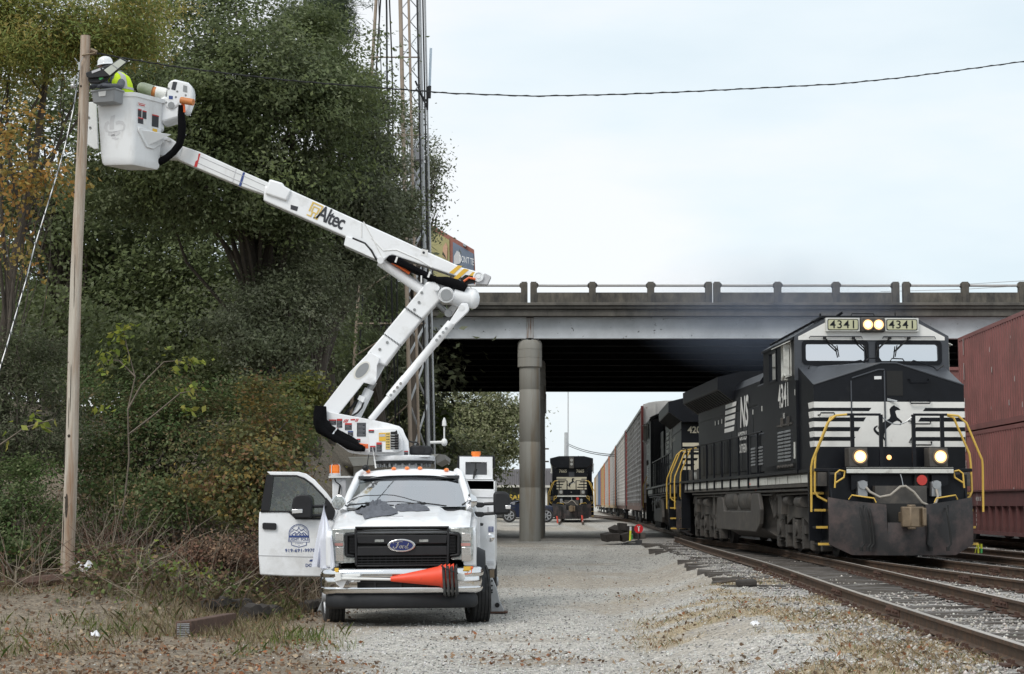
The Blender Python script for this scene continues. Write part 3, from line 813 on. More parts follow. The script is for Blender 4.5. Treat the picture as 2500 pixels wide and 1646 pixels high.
# oval badge with script
def oval(cx, cy, a, b_, n=40): return [(cx + a * math.cos(2 * math.pi * i / n), cy + b_ * math.sin(2 * math.pi * i / n)) for i in range(n)]
mb = MB(); slab(mb, 'd', oval(1240, 822, 112, 52), -.005, .03); bd = mb.obj('badge', 'chrome', TR, bevel=.008)
mb = MB(); slab(mb, 'd', oval(1240, 822, 93, 40), -.0075, .004); mb.obj('badge_field', 'navy', bd)
mb = MB()
def scr(pts, w=4.2, d=-.0115):
    pts = [Vector((x, y)) for x, y in pts]
    L_, R_ = [], []
    for i, p in enumerate(pts):
        t_ = (pts[min(i + 1, len(pts) - 1)] - pts[max(i - 1, 0)]).normalized(); n_ = Vector((-t_.y, t_.x)) * w * (.55 + .45 * abs(t_.y))
        L_.append(p + n_); R_.append(p - n_)
    for i in range(len(pts) - 1):
        mb.add(tl2('d', [(q.x, q.y) for q in (L_[i], L_[i + 1], R_[i + 1], R_[i])], d), [[0, 1, 2, 3]])
scr([(1178, 806), (1172, 798), (1180, 792), (1205, 796), (1238, 792), (1250, 794)], 3)
scr([(1214, 796), (1210, 820), (1200, 840), (1184, 846), (1174, 838), (1180, 830)]); scr([(1196, 818), (1222, 818)], 3)
scr([(1236, 824), (1226, 830), (1224, 840), (1232, 845), (1240, 838), (1242, 828), (1236, 824), (1250, 826)], 3)
scr([(1252, 824), (1250, 846)], 3.4); scr([(1251, 832), (1258, 825), (1266, 825)], 3)
scr([(1284, 828), (1274, 828), (1268, 838), (1274, 846), (1284, 838), (1298, 802)], 3.2); scr([(1288, 830), (1286, 844), (1298, 842)], 3)
mb.obj('lettering', 'chrome', bd, smooth=0, fix=False)
# --- headlights (C-shaped, with lamp modules inside a chrome bowl)
for s, pts in ((-1, [(684, 690), (872, 688), (872, 722), (800, 726), (788, 742), (788, 896), (800, 912), (872, 918), (874, 960), (706, 966), (694, 900)]),
               (1, [(1812, 676), (1628, 680), (1628, 716), (1692, 720), (1712, 738), (1712, 890), (1700, 908), (1636, 916), (1634, 936), (1806, 938), (1810, 900)])):
    hl = MB(); slab(hl, 'd', pts, .05, .12); h = hl.obj('headlight', 'lens_clear', TR, bevel=.012)
    xa, xb = (712, 780) if s < 0 else (1720, 1796)
    for k, (y0, y1) in enumerate(((722, 786), (836, 948))):
        mb = MB(); slab(mb, 'd', [(xa, y0), (xb, y0), (xb, y1), (xa, y1)], .042, .01)
        mb.obj('lamp_module', 'chrome', h, bevel=.004)
        mb = MB()
        for q in range(5): slab(mb, 'd', [(xa + 6, y0 + 6 + q * 12), (xb - 6, y0 + 6 + q * 12), (xb - 6, y0 + 9 + q * 12), (xa + 6, y0 + 9 + q * 12)], .037, .006)
        mb.obj('lamp_fluting', 'lens_clear', h)
    mb = MB(); slab(mb, 'd', [(xa - 4, 804), (xb - 6, 804), (xb - 6, 826), (xa - 4, 826)], .044, .01); mb.obj('turn_signal', 'signal_pale', h)
    mb = MB(); xo = 694 if s < 0 else 1800
    slab(mb, 'd', [(xo - 5, 720), (xo + 5, 720), (xo + 5, 930), (xo - 3, 930)], .055, .08); mb.obj('side_marker', 'lens_clear', h)
# --- hood
def hood(u, v):
    x = -.885 + 1.77 * u; a = abs(x) / .885
    y = .045 + 1.27 * v
    z = 1.215 + .075 * min(1, (v / .06)) ** .5 + .27 * v ** .85 * (1 - .12 * v)
    z += .035 * float(ss(.62, .5, a)) * float(ss(.02, .2, v)) - .05 * a ** 7 - .028 * float(ss(.5, .62, a) * ss(.86, .7, a)) * v
    y += .06 * a ** 4
    return (x, y, z)
mb = MB(); mb.grid(hood, 44, 24); h_ = mb.obj('hood', 'white_paint', TR, smooth=60)
mb = MB(); mb.grid(lambda u, v: (-.80 + 1.6 * u, 1.30 + .14 * v, 1.50 + .05 * v - .03 * abs(2 * u - 1) ** 3), 12, 2); mb.obj('cowl', 'black_plastic', TR)
mb = MB(); slab(mb, 'd', [(1146, 588), (1254, 584), (1256, 600), (1146, 604)], .48, .02); mb.obj('hood_scoop', 'grey_print', TR)
# --- fenders and flares
WY, WR = 1.02, .395
for s in (-1, 1):
    prof = [(.10, 1.20), (.16, 1.26), (.7, 1.30), (1.40, 1.42), (1.40, .55)]
    arch = [(WY + .50 * math.cos(a), .42 + .50 * math.sin(a)) for a in [R(12 + 168 * i / 12) for i in range(13)]]
    pts = prof + [(1.40, .52)] + [q for q in arch if q[1] > .5] + [(.46, .78), (.12, .80)]
    mb = MB(); mb.yz(pts, s * .80, s * .965); mb.obj('fender', 'white_paint', TR, bevel=.03, seg=3)
    mb = MB(); ao = []
    n = 16
    for i in range(n + 1):
        a = R(0 + 176 * i / n)
        for rr, xx in ((.49, .90), (.49, 1.06), (.55, 1.07), (.60, .97)):
            ao.append((s * xx, WY + rr * math.cos(a), .42 + rr * math.sin(a)))
    fs = []
    for i in range(n):
        for j in range(4): a_, b_ = i * 4 + j, i * 4 + (j + 1) % 4; fs.append([a_, b_, b_ + 4, a_ + 4])
    mb.add(ao, fs + [[0, 1, 2, 3], [n * 4 + 3, n * 4 + 2, n * 4 + 1, n * 4]])
    mb.obj('wheel_flare', 'dark_plastic', TR, smooth=40)
    mb = MB(); mb.bb(s * .5, s * .88, .5, 1.6, .55, 1.1); mb.obj('wheel_well', 'cavity', TR)
# --- wheels
def wheel(x, y, steer, dual=False, z=.385):
    w = bpy.data.objects.new('wheel', None); col.objects.link(w); w.parent = TR; w.location = (x, y, z); w.rotation_euler = (0, 0, steer)
    sg = 1 if x > 0 else -1
    for off in ((0, -sg * .33) if dual else (0,)):
        mb = MB(); hw = .125
        pr = [(.235, -hw + .02), (.30, -hw - .004), (.365, -hw + .008), (.385, -hw + .03)]
        k = -hw + .035
        for i in range(5):
            pr += [(.394, k), (.396, k + .036), (.380, k + .038), (.380, k + .044)] if i < 4 else [(.396, k), (.394, k + .03)]
            k += .046
        pr += [(.385, hw - .03), (.365, hw - .008), (.30, hw + .004), (.235, hw - .02), (.235, -hw + .02)]
        mb.lathe(pr, (off, 0, 0), (1, 0, 0), 48); mb.obj('tyre', 'rubber', w, smooth=30)
        mb = MB(); d_ = sg
        mb.lathe([(.238, d_ * .09 + off), (.22, d_ * .10 + off), (.205, d_ * .085 + off), (.19, d_ * .02 + off), (.12, d_ * .10 + off), (.075, d_ * .11 + off), (.07, d_ * .15 + off), (.001, d_ * .155 + off)], (0, 0, 0), (1, 0, 0), 32)
        mb.lathe([(.236, -.11 + off), (.22, -.05 + off), (.236, .11 + off)], (0, 0, 0), (1, 0, 0), 32)
        mb.obj('rim', 'rim_grey', w, smooth=40)
    return w
for s in (-1, 1): wheel(s * .955, WY, R(11))
for s in (-1, 1): wheel(s * 1.06, 5.2, 0, True)
mb = MB(); mb.cyl((-.85, WY, .38), (.85, WY, .38), .06); mb.cyl((-1, 5.2, .38), (1, 5.2, .38), .09); mb.ell((.18, WY, .38), (.17, .17, .17), 8)
mb.obj('axle', 'dark_steel', TR)
mb = MB()
for s in (-1, 1): mb.bb(s * .42 - .05, s * .42 + .05, .3, 7.2, .55, .78)
for y in (2.2, 3.6, 6.9): mb.bb(-.42, .42, y, y + .1, .6, .74)
mb.bb(-.75, -.5, 1.9, 3.0, .4, .6); mb.bb(.5, .75, 1.9, 3.0, .4, .6)
mb.obj('chassis', 'dark_steel', TR)
# --- cab
def pl4(mb, a, b, c, d, th=.04, m=0):
    a, b, c, d = map(Vector, (a, b, c, d)); n = (b - a).cross(d - a).normalized() * th
    return mb.prism([a, b, c, d], n, m)
A0, A1 = (.81, 1.36, 1.555), (.665, 2.02, 2.005)          # windscreen corners: bottom, top
mb = MB()
mb.grid(lambda u, v: ((2 * u - 1) * (A0[0] + (A1[0] - A0[0]) * v), A0[1] + (A1[1] - A0[1]) * v + .10 * (2 * u - 1) ** 2, A0[2] + (A1[2] - A0[2]) * v), 16, 6)
mb.obj('windshield', 'windshield', TR, smooth=60)
for s in (-1, 1):
    mb = MB(); mb.tube([(s * .86, 1.44, 1.50), (s * .80, 1.74, 1.745), (s * .71, 2.10, 2.005), (s * .66, 2.3, 2.05)], [.05, .048, .05, .05], 8); mb.obj('windshield_pillar', 'white_paint', TR, smooth=50)
def roof(u, v):
    x = (2 * u - 1); y = 1.99 + .96 * v
    w = .70 + .03 * float(ss(0, .3, v)); z = 1.998 + .10 * float(ss(0, .28, v)) ** .7 - .02 * v
    return (x * w, y - .06 * (1 - x * x) * (1 - v), z - .045 * x ** 4 - .03 * x * x)
mb = MB(); mb.grid(roof, 20, 14); mb.obj('roof', 'white_paint', TR, smooth=60)
mb = MB(); mb.yz([(1.98, 1.99), (2.95, 1.99), (2.95, 1.93), (1.96, 1.95)], -.70, .70); mb.obj('roof_liner', 'dark_plastic', TR)
for x in (975, 1182, 1287, 1390, 1600):
    p = TL('d', x, 212, 2.2); mb = MB(); mb.ell((p.x, 2.16, 2.098 - .05 * (p.x / .7) ** 2), (.036, .055, .026), 6); mb.obj('roof_marker', 'amber', TR)
mb = MB(); mb.bb(-.76, .76, 2.92, 2.96, .55, 2.0); mb.obj('cab_back', 'white_paint', TR)
mb = MB(); mb.bb(-.62, .62, 2.905, 2.919, 1.45, 1.85); mb.obj('rear_window', 'side_glass', TR)
mb = MB(); mb.bb(-.9, .9, 1.40, 1.46, .5, 1.38); mb.obj('firewall', 'black_plastic', TR)
mb = MB(); mb.bb(-.88, .88, 1.4, 2.92, .52, .56); mb.obj('cab_floor', 'black_plastic', TR)
mb = MB(); mb.yz([(1.40, 1.42), (1.46, 1.47), (1.75, 1.46), (1.82, 1.36), (1.75, 1.05), (1.46, 1.0)], -.82, .82); mb.obj('dashboard', 'dark_plastic', TR, bevel=.02)
mb = MB(); mb.lathe([(.185, -.014), (.20, 0), (.185, .014), (.17, 0), (.185, -.014)], (.4, 1.95, 1.38), (0, -.8, .45), 24); mb.bb(.385, .415, 1.93, 1.98, 1.2, 1.5); mb.obj('steering_wheel', 'black_plastic', TR)
for x in (-.42, .42):
    mb = MB(); mb.yz([(2.1, .95), (2.65, .9), (2.85, 1.62), (2.72, 1.66), (2.5, 1.05), (2.1, 1.08)], x - .27, x + .27); mb.yz([(2.72, 1.68), (2.84, 1.66), (2.88, 1.86), (2.78, 1.88)], x - .13, x + .13)
    mb.obj('seat', 'seat_cloth', TR, bevel=.04)
# closed driver door (picture right)
mb = MB(); mb.yz([(1.42, .55), (2.9, .55), (2.9, 1.42), (1.42, 1.42)], .90, .97); mb.obj('door', 'white_paint', TR, bevel=.02)
mb = MB(); mb.tube([(.93, 2.9, 1.42), (.75, 2.88, 1.93), (.74, 2.2, 1.97)], .035, 8); mb.obj('door_frame', 'white_paint', TR)
mb = MB(); mb.add([(.925, 1.5, 1.42), (.925, 2.86, 1.42), (.76, 2.84, 1.90), (.75, 2.2, 1.91)], [(0, 1, 2, 3)]); mb.obj('side_window', 'side_glass', TR, fix=False)
# wipers and the loose cable over the glass
for pts in ([(812, 500), (900, 492), (985, 484), (1060, 492), (1180, 504)], [(1205, 496), (1330, 488), (1400, 484), (1480, 492), (1600, 508)]):
    mb = MB(); mb.tube([TL('d', x, y, 1.32) for x, y in pts], .011, 6)
    c = TL('d', pts[2][0], pts[2][1] + 4, 1.28); mb.box(c, (.11, .05, .035)); mb.obj('wiper', 'black_plastic', TR)
mb = MB(); mb.tube([TL('d', x, y, 1.40 + .35 * (500 - y) / 240) for x, y in [(806, 486), (850, 456), (900, 434), (960, 424), (1040, 424), (1100, 418), (1180, 422), (1260, 440), (1330, 462), (1400, 476)]], .006, 5)
mb.obj('windshield_cable', 'cable_black', TR)
mb = MB(); mb.tube([TL('d', x, y, 2.05) for x, y in [(965, 208), (972, 150), (980, 100)]], .007, 5); mb.ell(TL('d', 955, 204, 2.1), (.05, .05, .045), 6); mb.obj('antenna', 'cable_black', TR)
mb = MB(); mb.tube([TL('d', x, y, 2.4) for x, y in [(1037, 206), (1022, 110), (1010, 40)]], [.014, .006, .003], 6); mb.obj('antenna', 'white_matte', TR)
# --- mirrors
def mirror(w, pts, d, th, lens, arms, sail=None):
    mb = MB(); slab(mb, w, pts, d, th); m_ = mb.obj('mirror', 'black_plastic', TR, bevel=.035, seg=4)
    mb = MB(); slab(mb, w, lens, d - .012, .06); mb.obj('mirror_lamp', 'chrome', m_, bevel=.006)
    mb = MB()
    for a, b_ in arms: mb.cyl(TL(w, *a, d + .08), TL(w, *b_, d + .12), .022, n=8)
    mb.obj('mirror_arm', 'black_plastic', m_)
    return m_
mirror('d', [(1972, 402), (2000, 390), (2060, 392), (2096, 408), (2110, 450), (2108, 560), (2090, 574), (1985, 580), (1974, 560)], 1.45, .16, [(2068, 502), (2112, 500), (2112, 532), (2070, 534)],
       [((1985, 488), (1900, 492)), ((1985, 565), (1890, 572))])
for y, h in ((498, 22), (574, 22)):
    mb = MB(); slab(mb, 'd', [(1818, y - h), (1890, y - h + 4), (1904, y - 8), (1904, y + 10), (1880, y + h), (1840, y + h)], 1.5, .10); mb.obj('mirror_mount', 'black_plastic', TR, bevel=.015)
# --- open passenger door facing the camera
DD = 1.42
dr = MB(); slab(dr, 'd', [(108, 552), (330, 552), (366, 572), (400, 604), (460, 612), (700, 612), (708, 640), (660, 800), (612, 940), (606, 1074), (300, 1068), (112, 1056), (102, 900), (102, 640)], DD, .07)
door = dr.obj('door', 'white_paint', TR, bevel=.018); door['label'] = 'open passenger door seen from its painted outer side'
mb = MB()
outer = [(168, 234), (420, 236), (480, 250), (545, 296), (640, 398), (720, 505), (735, 560), (706, 616)]
inner = [(196, 262), (405, 264), (466, 284), (530, 330), (618, 420), (676, 500), (690, 560), (684, 606)]
slab(mb, 'd', outer + inner[::-1], DD - .005, .06); mb.obj('window_frame', 'white_paint', door, bevel=.008)
mb = MB(); slab(mb, 'd', [(166, 258), (222, 260), (206, 400), (186, 552), (118, 552), (130, 470)], DD - .012, .05)
slab(mb, 'd', [(222, 262), (405, 262), (470, 286), (535, 336), (625, 430), (680, 505), (672, 508), (618, 440), (528, 346), (464, 298), (402, 275), (222, 275)], DD - .008, .04)
slab(mb, 'd', [(640, 440), (690, 500), (712, 545), (708, 580), (690, 622), (640, 600), (622, 520)], DD - .02, .05)
slab(mb, 'd', [(118, 546), (352, 546), (400, 592), (690, 604), (690, 616), (398, 614), (340, 556), (118, 558)], DD - .012, .03)
mb.obj('window_trim', 'black_plastic', door)
mb = MB(); flat(mb, 'd', [(208, 270), (404, 272), (464, 294), (530, 342), (622, 438), (680, 510), (684, 608), (396, 606), (340, 550), (188, 550)], DD + .03); mb.obj('side_window', 'side_glass', door, fix=False)
mb = MB(); slab(mb, 'd', [(132, 648), (142, 640), (236, 644), (244, 652), (243, 690), (236, 698), (138, 694), (132, 684)], DD - .035, .03); mb.obj('door_handle', 'black_plastic', door, bevel=.008)
mb = MB(); slab(mb, 'd', [(104, 898), (608, 912), (608, 920), (104, 905)], DD - .004, .02); mb.obj('door_crease', 'grey_print', door)
mirror('d', [(366, 500), (376, 450), (398, 424), (440, 416), (500, 420), (518, 440), (526, 470), (526, 590), (510, 606), (400, 604), (366, 580)], 1.28, .15, [(366, 534), (452, 532), (452, 564), (368, 570)],
       [((520, 512), (640, 508)), ((520, 585), (640, 582))])
# door emblem, phone number
D0 = DD - .006
mb = MB()
def ring(pts, w_, d=D0, close=True, win='e'):
    q = [Vector(p) for p in pts]; n = len(q)
    for i in range(n if close else n - 1):
        a, b_ = q[i], q[(i + 1) % n]; t_ = (b_ - a).normalized(); m_ = Vector((-t_.y, t_.x)) * w_ / 2
        mb.add(tl2(win, [(p.x, p.y) for p in (a + m_, b_ + m_, b_ - m_, a - m_)], d), [[0, 1, 2, 3]])
arc = [(634 + 118 * math.cos(a), 900 + 115 * math.sin(a)) for a in [math.pi + math.pi * i / 18 for i in range(19)]]
ring([(516, 935)] + arc + [(752, 935)], 7, close=False); ring([(526, 915)] + [(634 + 104 * math.cos(a), 898 + 98 * math.sin(a)) for a in [math.pi + math.pi * i / 18 for i in range(19)]] + [(742, 915)], 4, close=False)
ring([(540, 880), (580, 846), (604, 862), (634, 832), (668, 862), (690, 846), (728, 884)], 6, close=False); ring([(556, 836), (634, 872), (712, 830)], 4, close=False)
ring([(634, 812), (634, 830)], 10, close=False); ring([(560, 900), (590, 880), (610, 905), (640, 878), (664, 905), (690, 882), (716, 902)], 9, close=False)
for a in (548, 590, 640, 684, 712): ring([(a, 902), (a + 14, 918)], 12, close=False)
mb.add(tl2('e', [(520, 918), (750, 918), (752, 938), (516, 938)], D0), [[0, 1, 2, 3]])
ring([(514, 940), (756, 940), (760, 998), (510, 992)], 5)
ring([(546, 1000), (548, 1034), (637, 1058), (724, 1034), (726, 1000)], 7, close=False); ring([(637, 1030), (637, 1044)], 7, close=False)
mb.obj('emblem', 'blue_print', door, smooth=0, fix=False); mb = MB()
o = TL('e', 636, 966, D0); put_text(mb, 'LIGHT. POLE', .052, o, bold=.0006, sx=.9)
o = TL('e', 637, 1014, D0); put_text(mb, '& SERVICE', .022, o)
mb.obj('lettering', 'blue_print', door, smooth=0, fix=False); mb = MB()
o = TL('e', 648, 1098, D0); put_text(mb, '919-691-9970', .062, o, bold=.0012, sx=1.06, space=1.1)
mb.obj('lettering', 'blue_print', door, smooth=0, fix=False); mb = MB()
o = TL('e', 752, 1276, D0); put_text(mb, 'DO', .058, o, bold=.001)
mb.add(tl2('e', [(756, 1226), (772, 1206), (800, 1204), (800, 1230)], D0), [[0, 1, 2, 3]])
mb.obj('lettering', 'blue_print', door, smooth=0, fix=False)
# --- spotlights on the pillars
for (x, y, f) in ((738, 480, 1), (1782, 468, 0)):
    c = TL('d', x, y, 1.18); mb = MB(); ax = Vector((-.25 if f else .35, -1, 0))
    mb.lathe([(.001, .10), (.06, .09), (.095, .03), (.10, 0), (.09, -.005), (.085, .0)], c, -ax if f else (1, .3, 0), 20)
    mb.cyl(c + Vector((0, .06, 0)), c + Vector((.1 if f else -.1, .2, -.05)), .014, n=6)
    s_ = mb.obj('spotlight', 'chrome', TR, smooth=50)
    if f: mb = MB(); mb.lathe([(.001, -.004), (.088, 0)], c, -ax, 20); mb.lathe([(.03, -.012), (.05, -.012), (.05, 0)], c, -ax, 12); mb.obj('spotlight_lens', 'lens_clear', s_)
# --- utility body
mb = MB(); slab(mb, 'd', [(690, 286), (795, 280), (800, 1000), (690, 1010)], 3.05, 3.3); mb.obj('body_cabinet', 'white_paint', TR, bevel=.012)
mb = MB(); slab(mb, 'd', [(660, 270), (835, 268), (835, 282), (660, 284)], 2.98, 3.4); mb.obj('cabinet_lid', 'white_matte', TR)
mb = MB(); slab(mb, 'd', [(758, 284), (796, 284), (796, 700), (758, 700)], 3.02, .02); mb.obj('cabinet_trim', 'grey_print', TR)
mb = MB(); slab(mb, 'd', [(1755, 372), (1985, 375), (1988, 1012), (1880, 1012), (1755, 700)], 3.06, 3.3); mb.obj('body_cabinet', 'white_paint', TR, bevel=.012)
mb = MB()
slab(mb, 'd', [(1755, 298), (1988, 300), (1988, 308), (1755, 306)], 3.05, 3.2); slab(mb, 'd', [(1976, 300), (1988, 300), (1986, 380), (1976, 378)], 3.05, 3.2); slab(mb, 'd', [(1745, 298), (1757, 298), (1757, 380), (1745, 378)], 3.05, 3.2)
mb.obj('shelf_frame', 'white_paint', TR)
mb = MB(); slab(mb, 'd', [(1757, 306), (1976, 308), (1976, 374), (1757, 374)], 4.2, .05); mb.obj('shelf_back', 'cavity', TR)
mb = MB()
for y in (436, ): slab(mb, 'd', [(1790, y - 3), (1986, y + 1), (1986, y + 4), (1790, y)], 3.045, .02)
slab(mb, 'd', [(1925, 515), (1937, 515), (1937, 560), (1925, 560)], 3.04, .03)
for y in (950, 962, 975): slab(mb, 'd', [(1918, y), (1978, y), (1978, y + 1.5), (1918, y + 1.5)], 3.05, .01)
mb.obj('panel_gap', 'grey_print', TR)
mb = MB(); slab(mb, 'd', [(1934, 672), (1974, 672), (1974, 714), (1934, 714)], 3.052, .004); st = mb.obj('sticker', 'blue_print', TR)
MATS['blue_print'] and None
mb = MB()
for y in (678, 688, 697, 706): slab(mb, 'd', [(1940, y), (1968, y), (1968, y + 3), (1940, y + 3)], 3.049, .003)
mb.obj('sticker_print', 'white_print', st)
mb = MB(); slab(mb, 'd', [(1704, 116), (1966, 116), (1966, 295), (1704, 293), ], 3.12, .0)
mb = MB(); slab(mb, 'd', [(1704, 114), (1966, 116), (1966, 158), (1704, 156)], 3.1, .7); slab(mb, 'd', [(1704, 258), (1966, 260), (1966, 295), (1704, 293)], 3.1, .7)
slab(mb, 'd', [(1704, 156), (1750, 156), (1750, 258), (1704, 258)], 3.1, .7); slab(mb, 'd', [(1922, 158), (1966, 158), (1966, 260), (1922, 260)], 3.1, .7)
tb = mb.obj('top_box', 'white_paint', TR)
mb = MB(); slab(mb, 'd', [(1750, 156), (1922, 156), (1922, 262), (1750, 262)], 3.5, .02); mb.obj('box_recess', 'grey_print', tb)
mb = MB(); slab(mb, 'd', [(1690, 108), (1704, 104), (1704, 200), (1682, 210)], 3.15, .6); slab(mb, 'd', [(1966, 104), (1984, 112), (1986, 200), (1966, 208)], 3.15, .6); slab(mb, 'd', [(1700, 104), (1975, 105), (1975, 112), (1700, 112)], 3.15, .6)
mb.obj('box_cover', 'black_plastic', tb, bevel=.02)
mb = MB(); mb.tube([TL('d', x, y, 3.09) for x, y in [(1833, 160), (1832, 205), (1822, 240), (1815, 290)]], .012, 6); mb.tube([TL('d', x, y, 3.08) for x, y in [(1836, 212), (1826, 240), (1824, 262)]], .022, 6); mb.obj('box_wire', 'cable_black', tb)
def beacon(w, x0, x1, y0, y1, d, cage=False):
    a, b_ = TL(w, x0, y0, d), TL(w, x1, y1, d); r = (b_.x - a.x) / 2; c = Vector(((a.x + b_.x) / 2, a.y, b_.z)); h = a.z - b_.z
    mb = MB(); mb.lathe([(r * .92, .0), (r, .02), (r * .97, h - .02), (r * .88, h), (.001, h + .004)], c, (0, 0, 1), 20)
    for k in range(5): mb.lathe([(r * .985, .03 + k * h / 6), (r * 1.012, .04 + k * h / 6), (r * .98, .05 + k * h / 6)], c, (0, 0, 1), 20)
    bo = mb.obj('beacon', 'amber', TR, smooth=40)
    mb = MB(); mb.lathe([(r * 1.12, -.05), (r * 1.12, -.01), (r * .95, .002), (.01, .003)], c, (0, 0, 1), 20); mb.obj('beacon_base', 'grey_print' if cage else 'black_plastic', bo)
    if cage:
        mb = MB()
        for a_ in (0, 1.57):
            dx = Vector((math.cos(a_ - .5), math.sin(a_ - .5), 0)) * r * 1.12
            mb.tube([c - dx + Vector((0, 0, -.05)), c - dx + Vector((0, 0, h)), c - dx * .8 + Vector((0, 0, h + .03)), c + dx * .8 + Vector((0, 0, h + .03)), c + dx + Vector((0, 0, h)), c + dx + Vector((0, 0, -.05))], .007, 5)
        mb.obj('beacon_cage', 'chrome', bo)
beacon('d', 668, 752, 192, 248, 3.3, True)
beacon('d', 1796, 1874, 84, 138, 3.2)
mb = MB(); mb.tube([TL('e', x, y, 3.0) for x, y in [(1062, 236), (1080, 280), (1130, 316)]], .01, 6); mb.tube([TL('e', x, y, 3.0) for x, y in [(1128, 316), (1118, 380), (1106, 470)]], .016, 6); mb.obj('beacon_wire', 'cable_black', TR)
# tail of the body at the right: side step edge, fuel cap, outriggers
mb = MB(); mb.lathe([(.06, 0), (.06, .03), (.045, .04), (.001, .04)], TL('d', 1950, 760, 2.95), (0, -1, 0), 16); mb.obj('fuel_cap', 'chrome', TR)
mb = MB(); slab(mb, 'd', [(1865, 642), (1895, 645), (1892, 665), (1870, 668)], 1.0, .04); mb.obj('side_lamp', 'black_plastic', TR, bevel=.01)
for pts in ([(1944, 1085), (1966, 1080), (2000, 1160), (2025, 1270), (2060, 1340), (2060, 1350), (1955, 1352)], [(606, 1260), (606, 1380), (560, 1378), (575, 1330)]):
    mb = MB(); slab(mb, 'd', pts, 2.7, .10)
    og = mb.obj('outrigger', 'galv', TR, bevel=.008)
    c = [sum(q) / len(pts) for q in zip(*pts)]
    if c[0] > 1000:
        mb = MB(); q = TL('d', 2004, 1298, 2.69); mb.cyl(q, q + Vector((0, .012, 0)), .035, n=14)
        for y in (1105, 1142, 1178, 1196): q = TL('d', 1962, y, 2.69); mb.cyl(q, q + Vector((0, .012, 0)), .014, n=8)
        mb.obj('outrigger_hole', 'cavity', og)
        mb = MB(); slab(mb, 'd', [(1948, 1352), (2088, 1350), (2088, 1362), (1948, 1364)], 2.62, .3); mb.obj('outrigger_foot', 'rust', og)
        mb = MB(); slab(mb, 'd', [(1944, 1020), (1980, 1015), (1980, 1080), (1944, 1085)], 2.9, .2); mb.obj('outrigger_arm', 'dull_brass', og)
# --- cone holder on the bumper
mb = MB(); mb.cyl(TL('d', 705, 1085, -.16), TL('d', 1165, 1092, -.16), .018, n=10); slab(mb, 'd', [(760, 1056), (910, 1048), (912, 1072), (760, 1080)], -.14, .12); slab(mb, 'd', [(860, 1104), (908, 1104), (908, 1114), (860, 1114)], -.13, .1)
slab(mb, 'd', [(712, 1040), (755, 1040), (762, 1100), (712, 1110)], -.19, .18); mb.obj('cone_holder', 'white_matte', TR, bevel=.006)
mb = MB(); flat(mb, 'd', [(712, 1105), (805, 1100), (770, 1168), (722, 1130)], -.13); mb.obj('plastic_wrap', 'litter_white', TR, fix=False)
mb = MB(); slab(mb, 'd', [(1668, 1046), (1742, 1044), (1748, 1092), (1668, 1100)], -.12, .1); slab(mb, 'd', [(1690, 1100), (1740, 1098), (1740, 1108), (1690, 1110)], -.10, .08); mb.obj('cone_holder', 'white_matte', TR, bevel=.006)
mb = MB(); slab(mb, 'd', [(1736, 990), (1806, 988), (1804, 1020), (1736, 1022)], -.02, .01); mb.obj('warning_sticker', 'yellow_print', TR)
mb = MB(); slab(mb, 'd', [(708, 1002), (740, 1002), (738, 1032), (708, 1032)], -.02, .01); mb.obj('warning_sticker', 'yellow_print', TR)
mb = MB(); mb.ell(TL('d', 1802, 1000, -.04), (.02, .02, .02), 6); mb.tube([TL('d', x, y, -.05) for x, y in [(1800, 1004), (1798, 1040), (1770, 1050), (1740, 1052)]], .006, 5); mb.obj('locking_pin', 'orange_hose', TR)
# --- turret, boom and bucket (the boom is swung square across the truck)
BDp = 3.9                                    # boom plane, metres behind the bumper
def slabc(mb, w, pts, d, th, m=0):           # slab centred on depth d
    return mb.prism(tl2(w, pts, d - th / 2), (0, th, 0), m)
# pedestal
mb = MB(); slabc(mb, 'd', [(1170, 172), (1362, 172), (1362, 330), (1170, 330)], BDp, .55); slabc(mb, 'd', [(1140, 330), (1400, 330), (1400, 700), (1140, 700)], BDp, .7)
mb.obj('pedestal', 'white_paint', TR, bevel=.02)
cT = TL('d', 1262, 150, BDp); zA, zB, zC = TL('d', 1262, 172, BDp).z, TL('d', 1262, 152, BDp).z, TL('d', 1262, 108, BDp).z
mb = MB(); mb.lathe([(.30, zA - .02), (.42, zA), (.43, zB), (.36, zB + .002), (.001, zB + .003)], (cT.x, cT.y, 0), (0, 0, 1), 36); mb.obj('slew_ring', 'dark_steel', TR, smooth=40)
mb = MB()
for k in range(24):
    a = k / 24 * 6.283; mb.cyl((cT.x + .385 * math.cos(a), cT.y + .385 * math.sin(a), zA - .05), (cT.x + .385 * math.cos(a), cT.y + .385 * math.sin(a), zA + .0), .018, n=6)
mb.obj('slew_bolts', 'steel', TR)
mb = MB(); mb.lathe([(.001, zB + .004), (.46, zB + .004), (.47, zB + .02), (.47, zB + .07), (.44, zC), (.001, zC)], (cT.x, cT.y, 0), (0, 0, 1), 36); mb.obj('turntable', 'white_paint', TR, smooth=40)
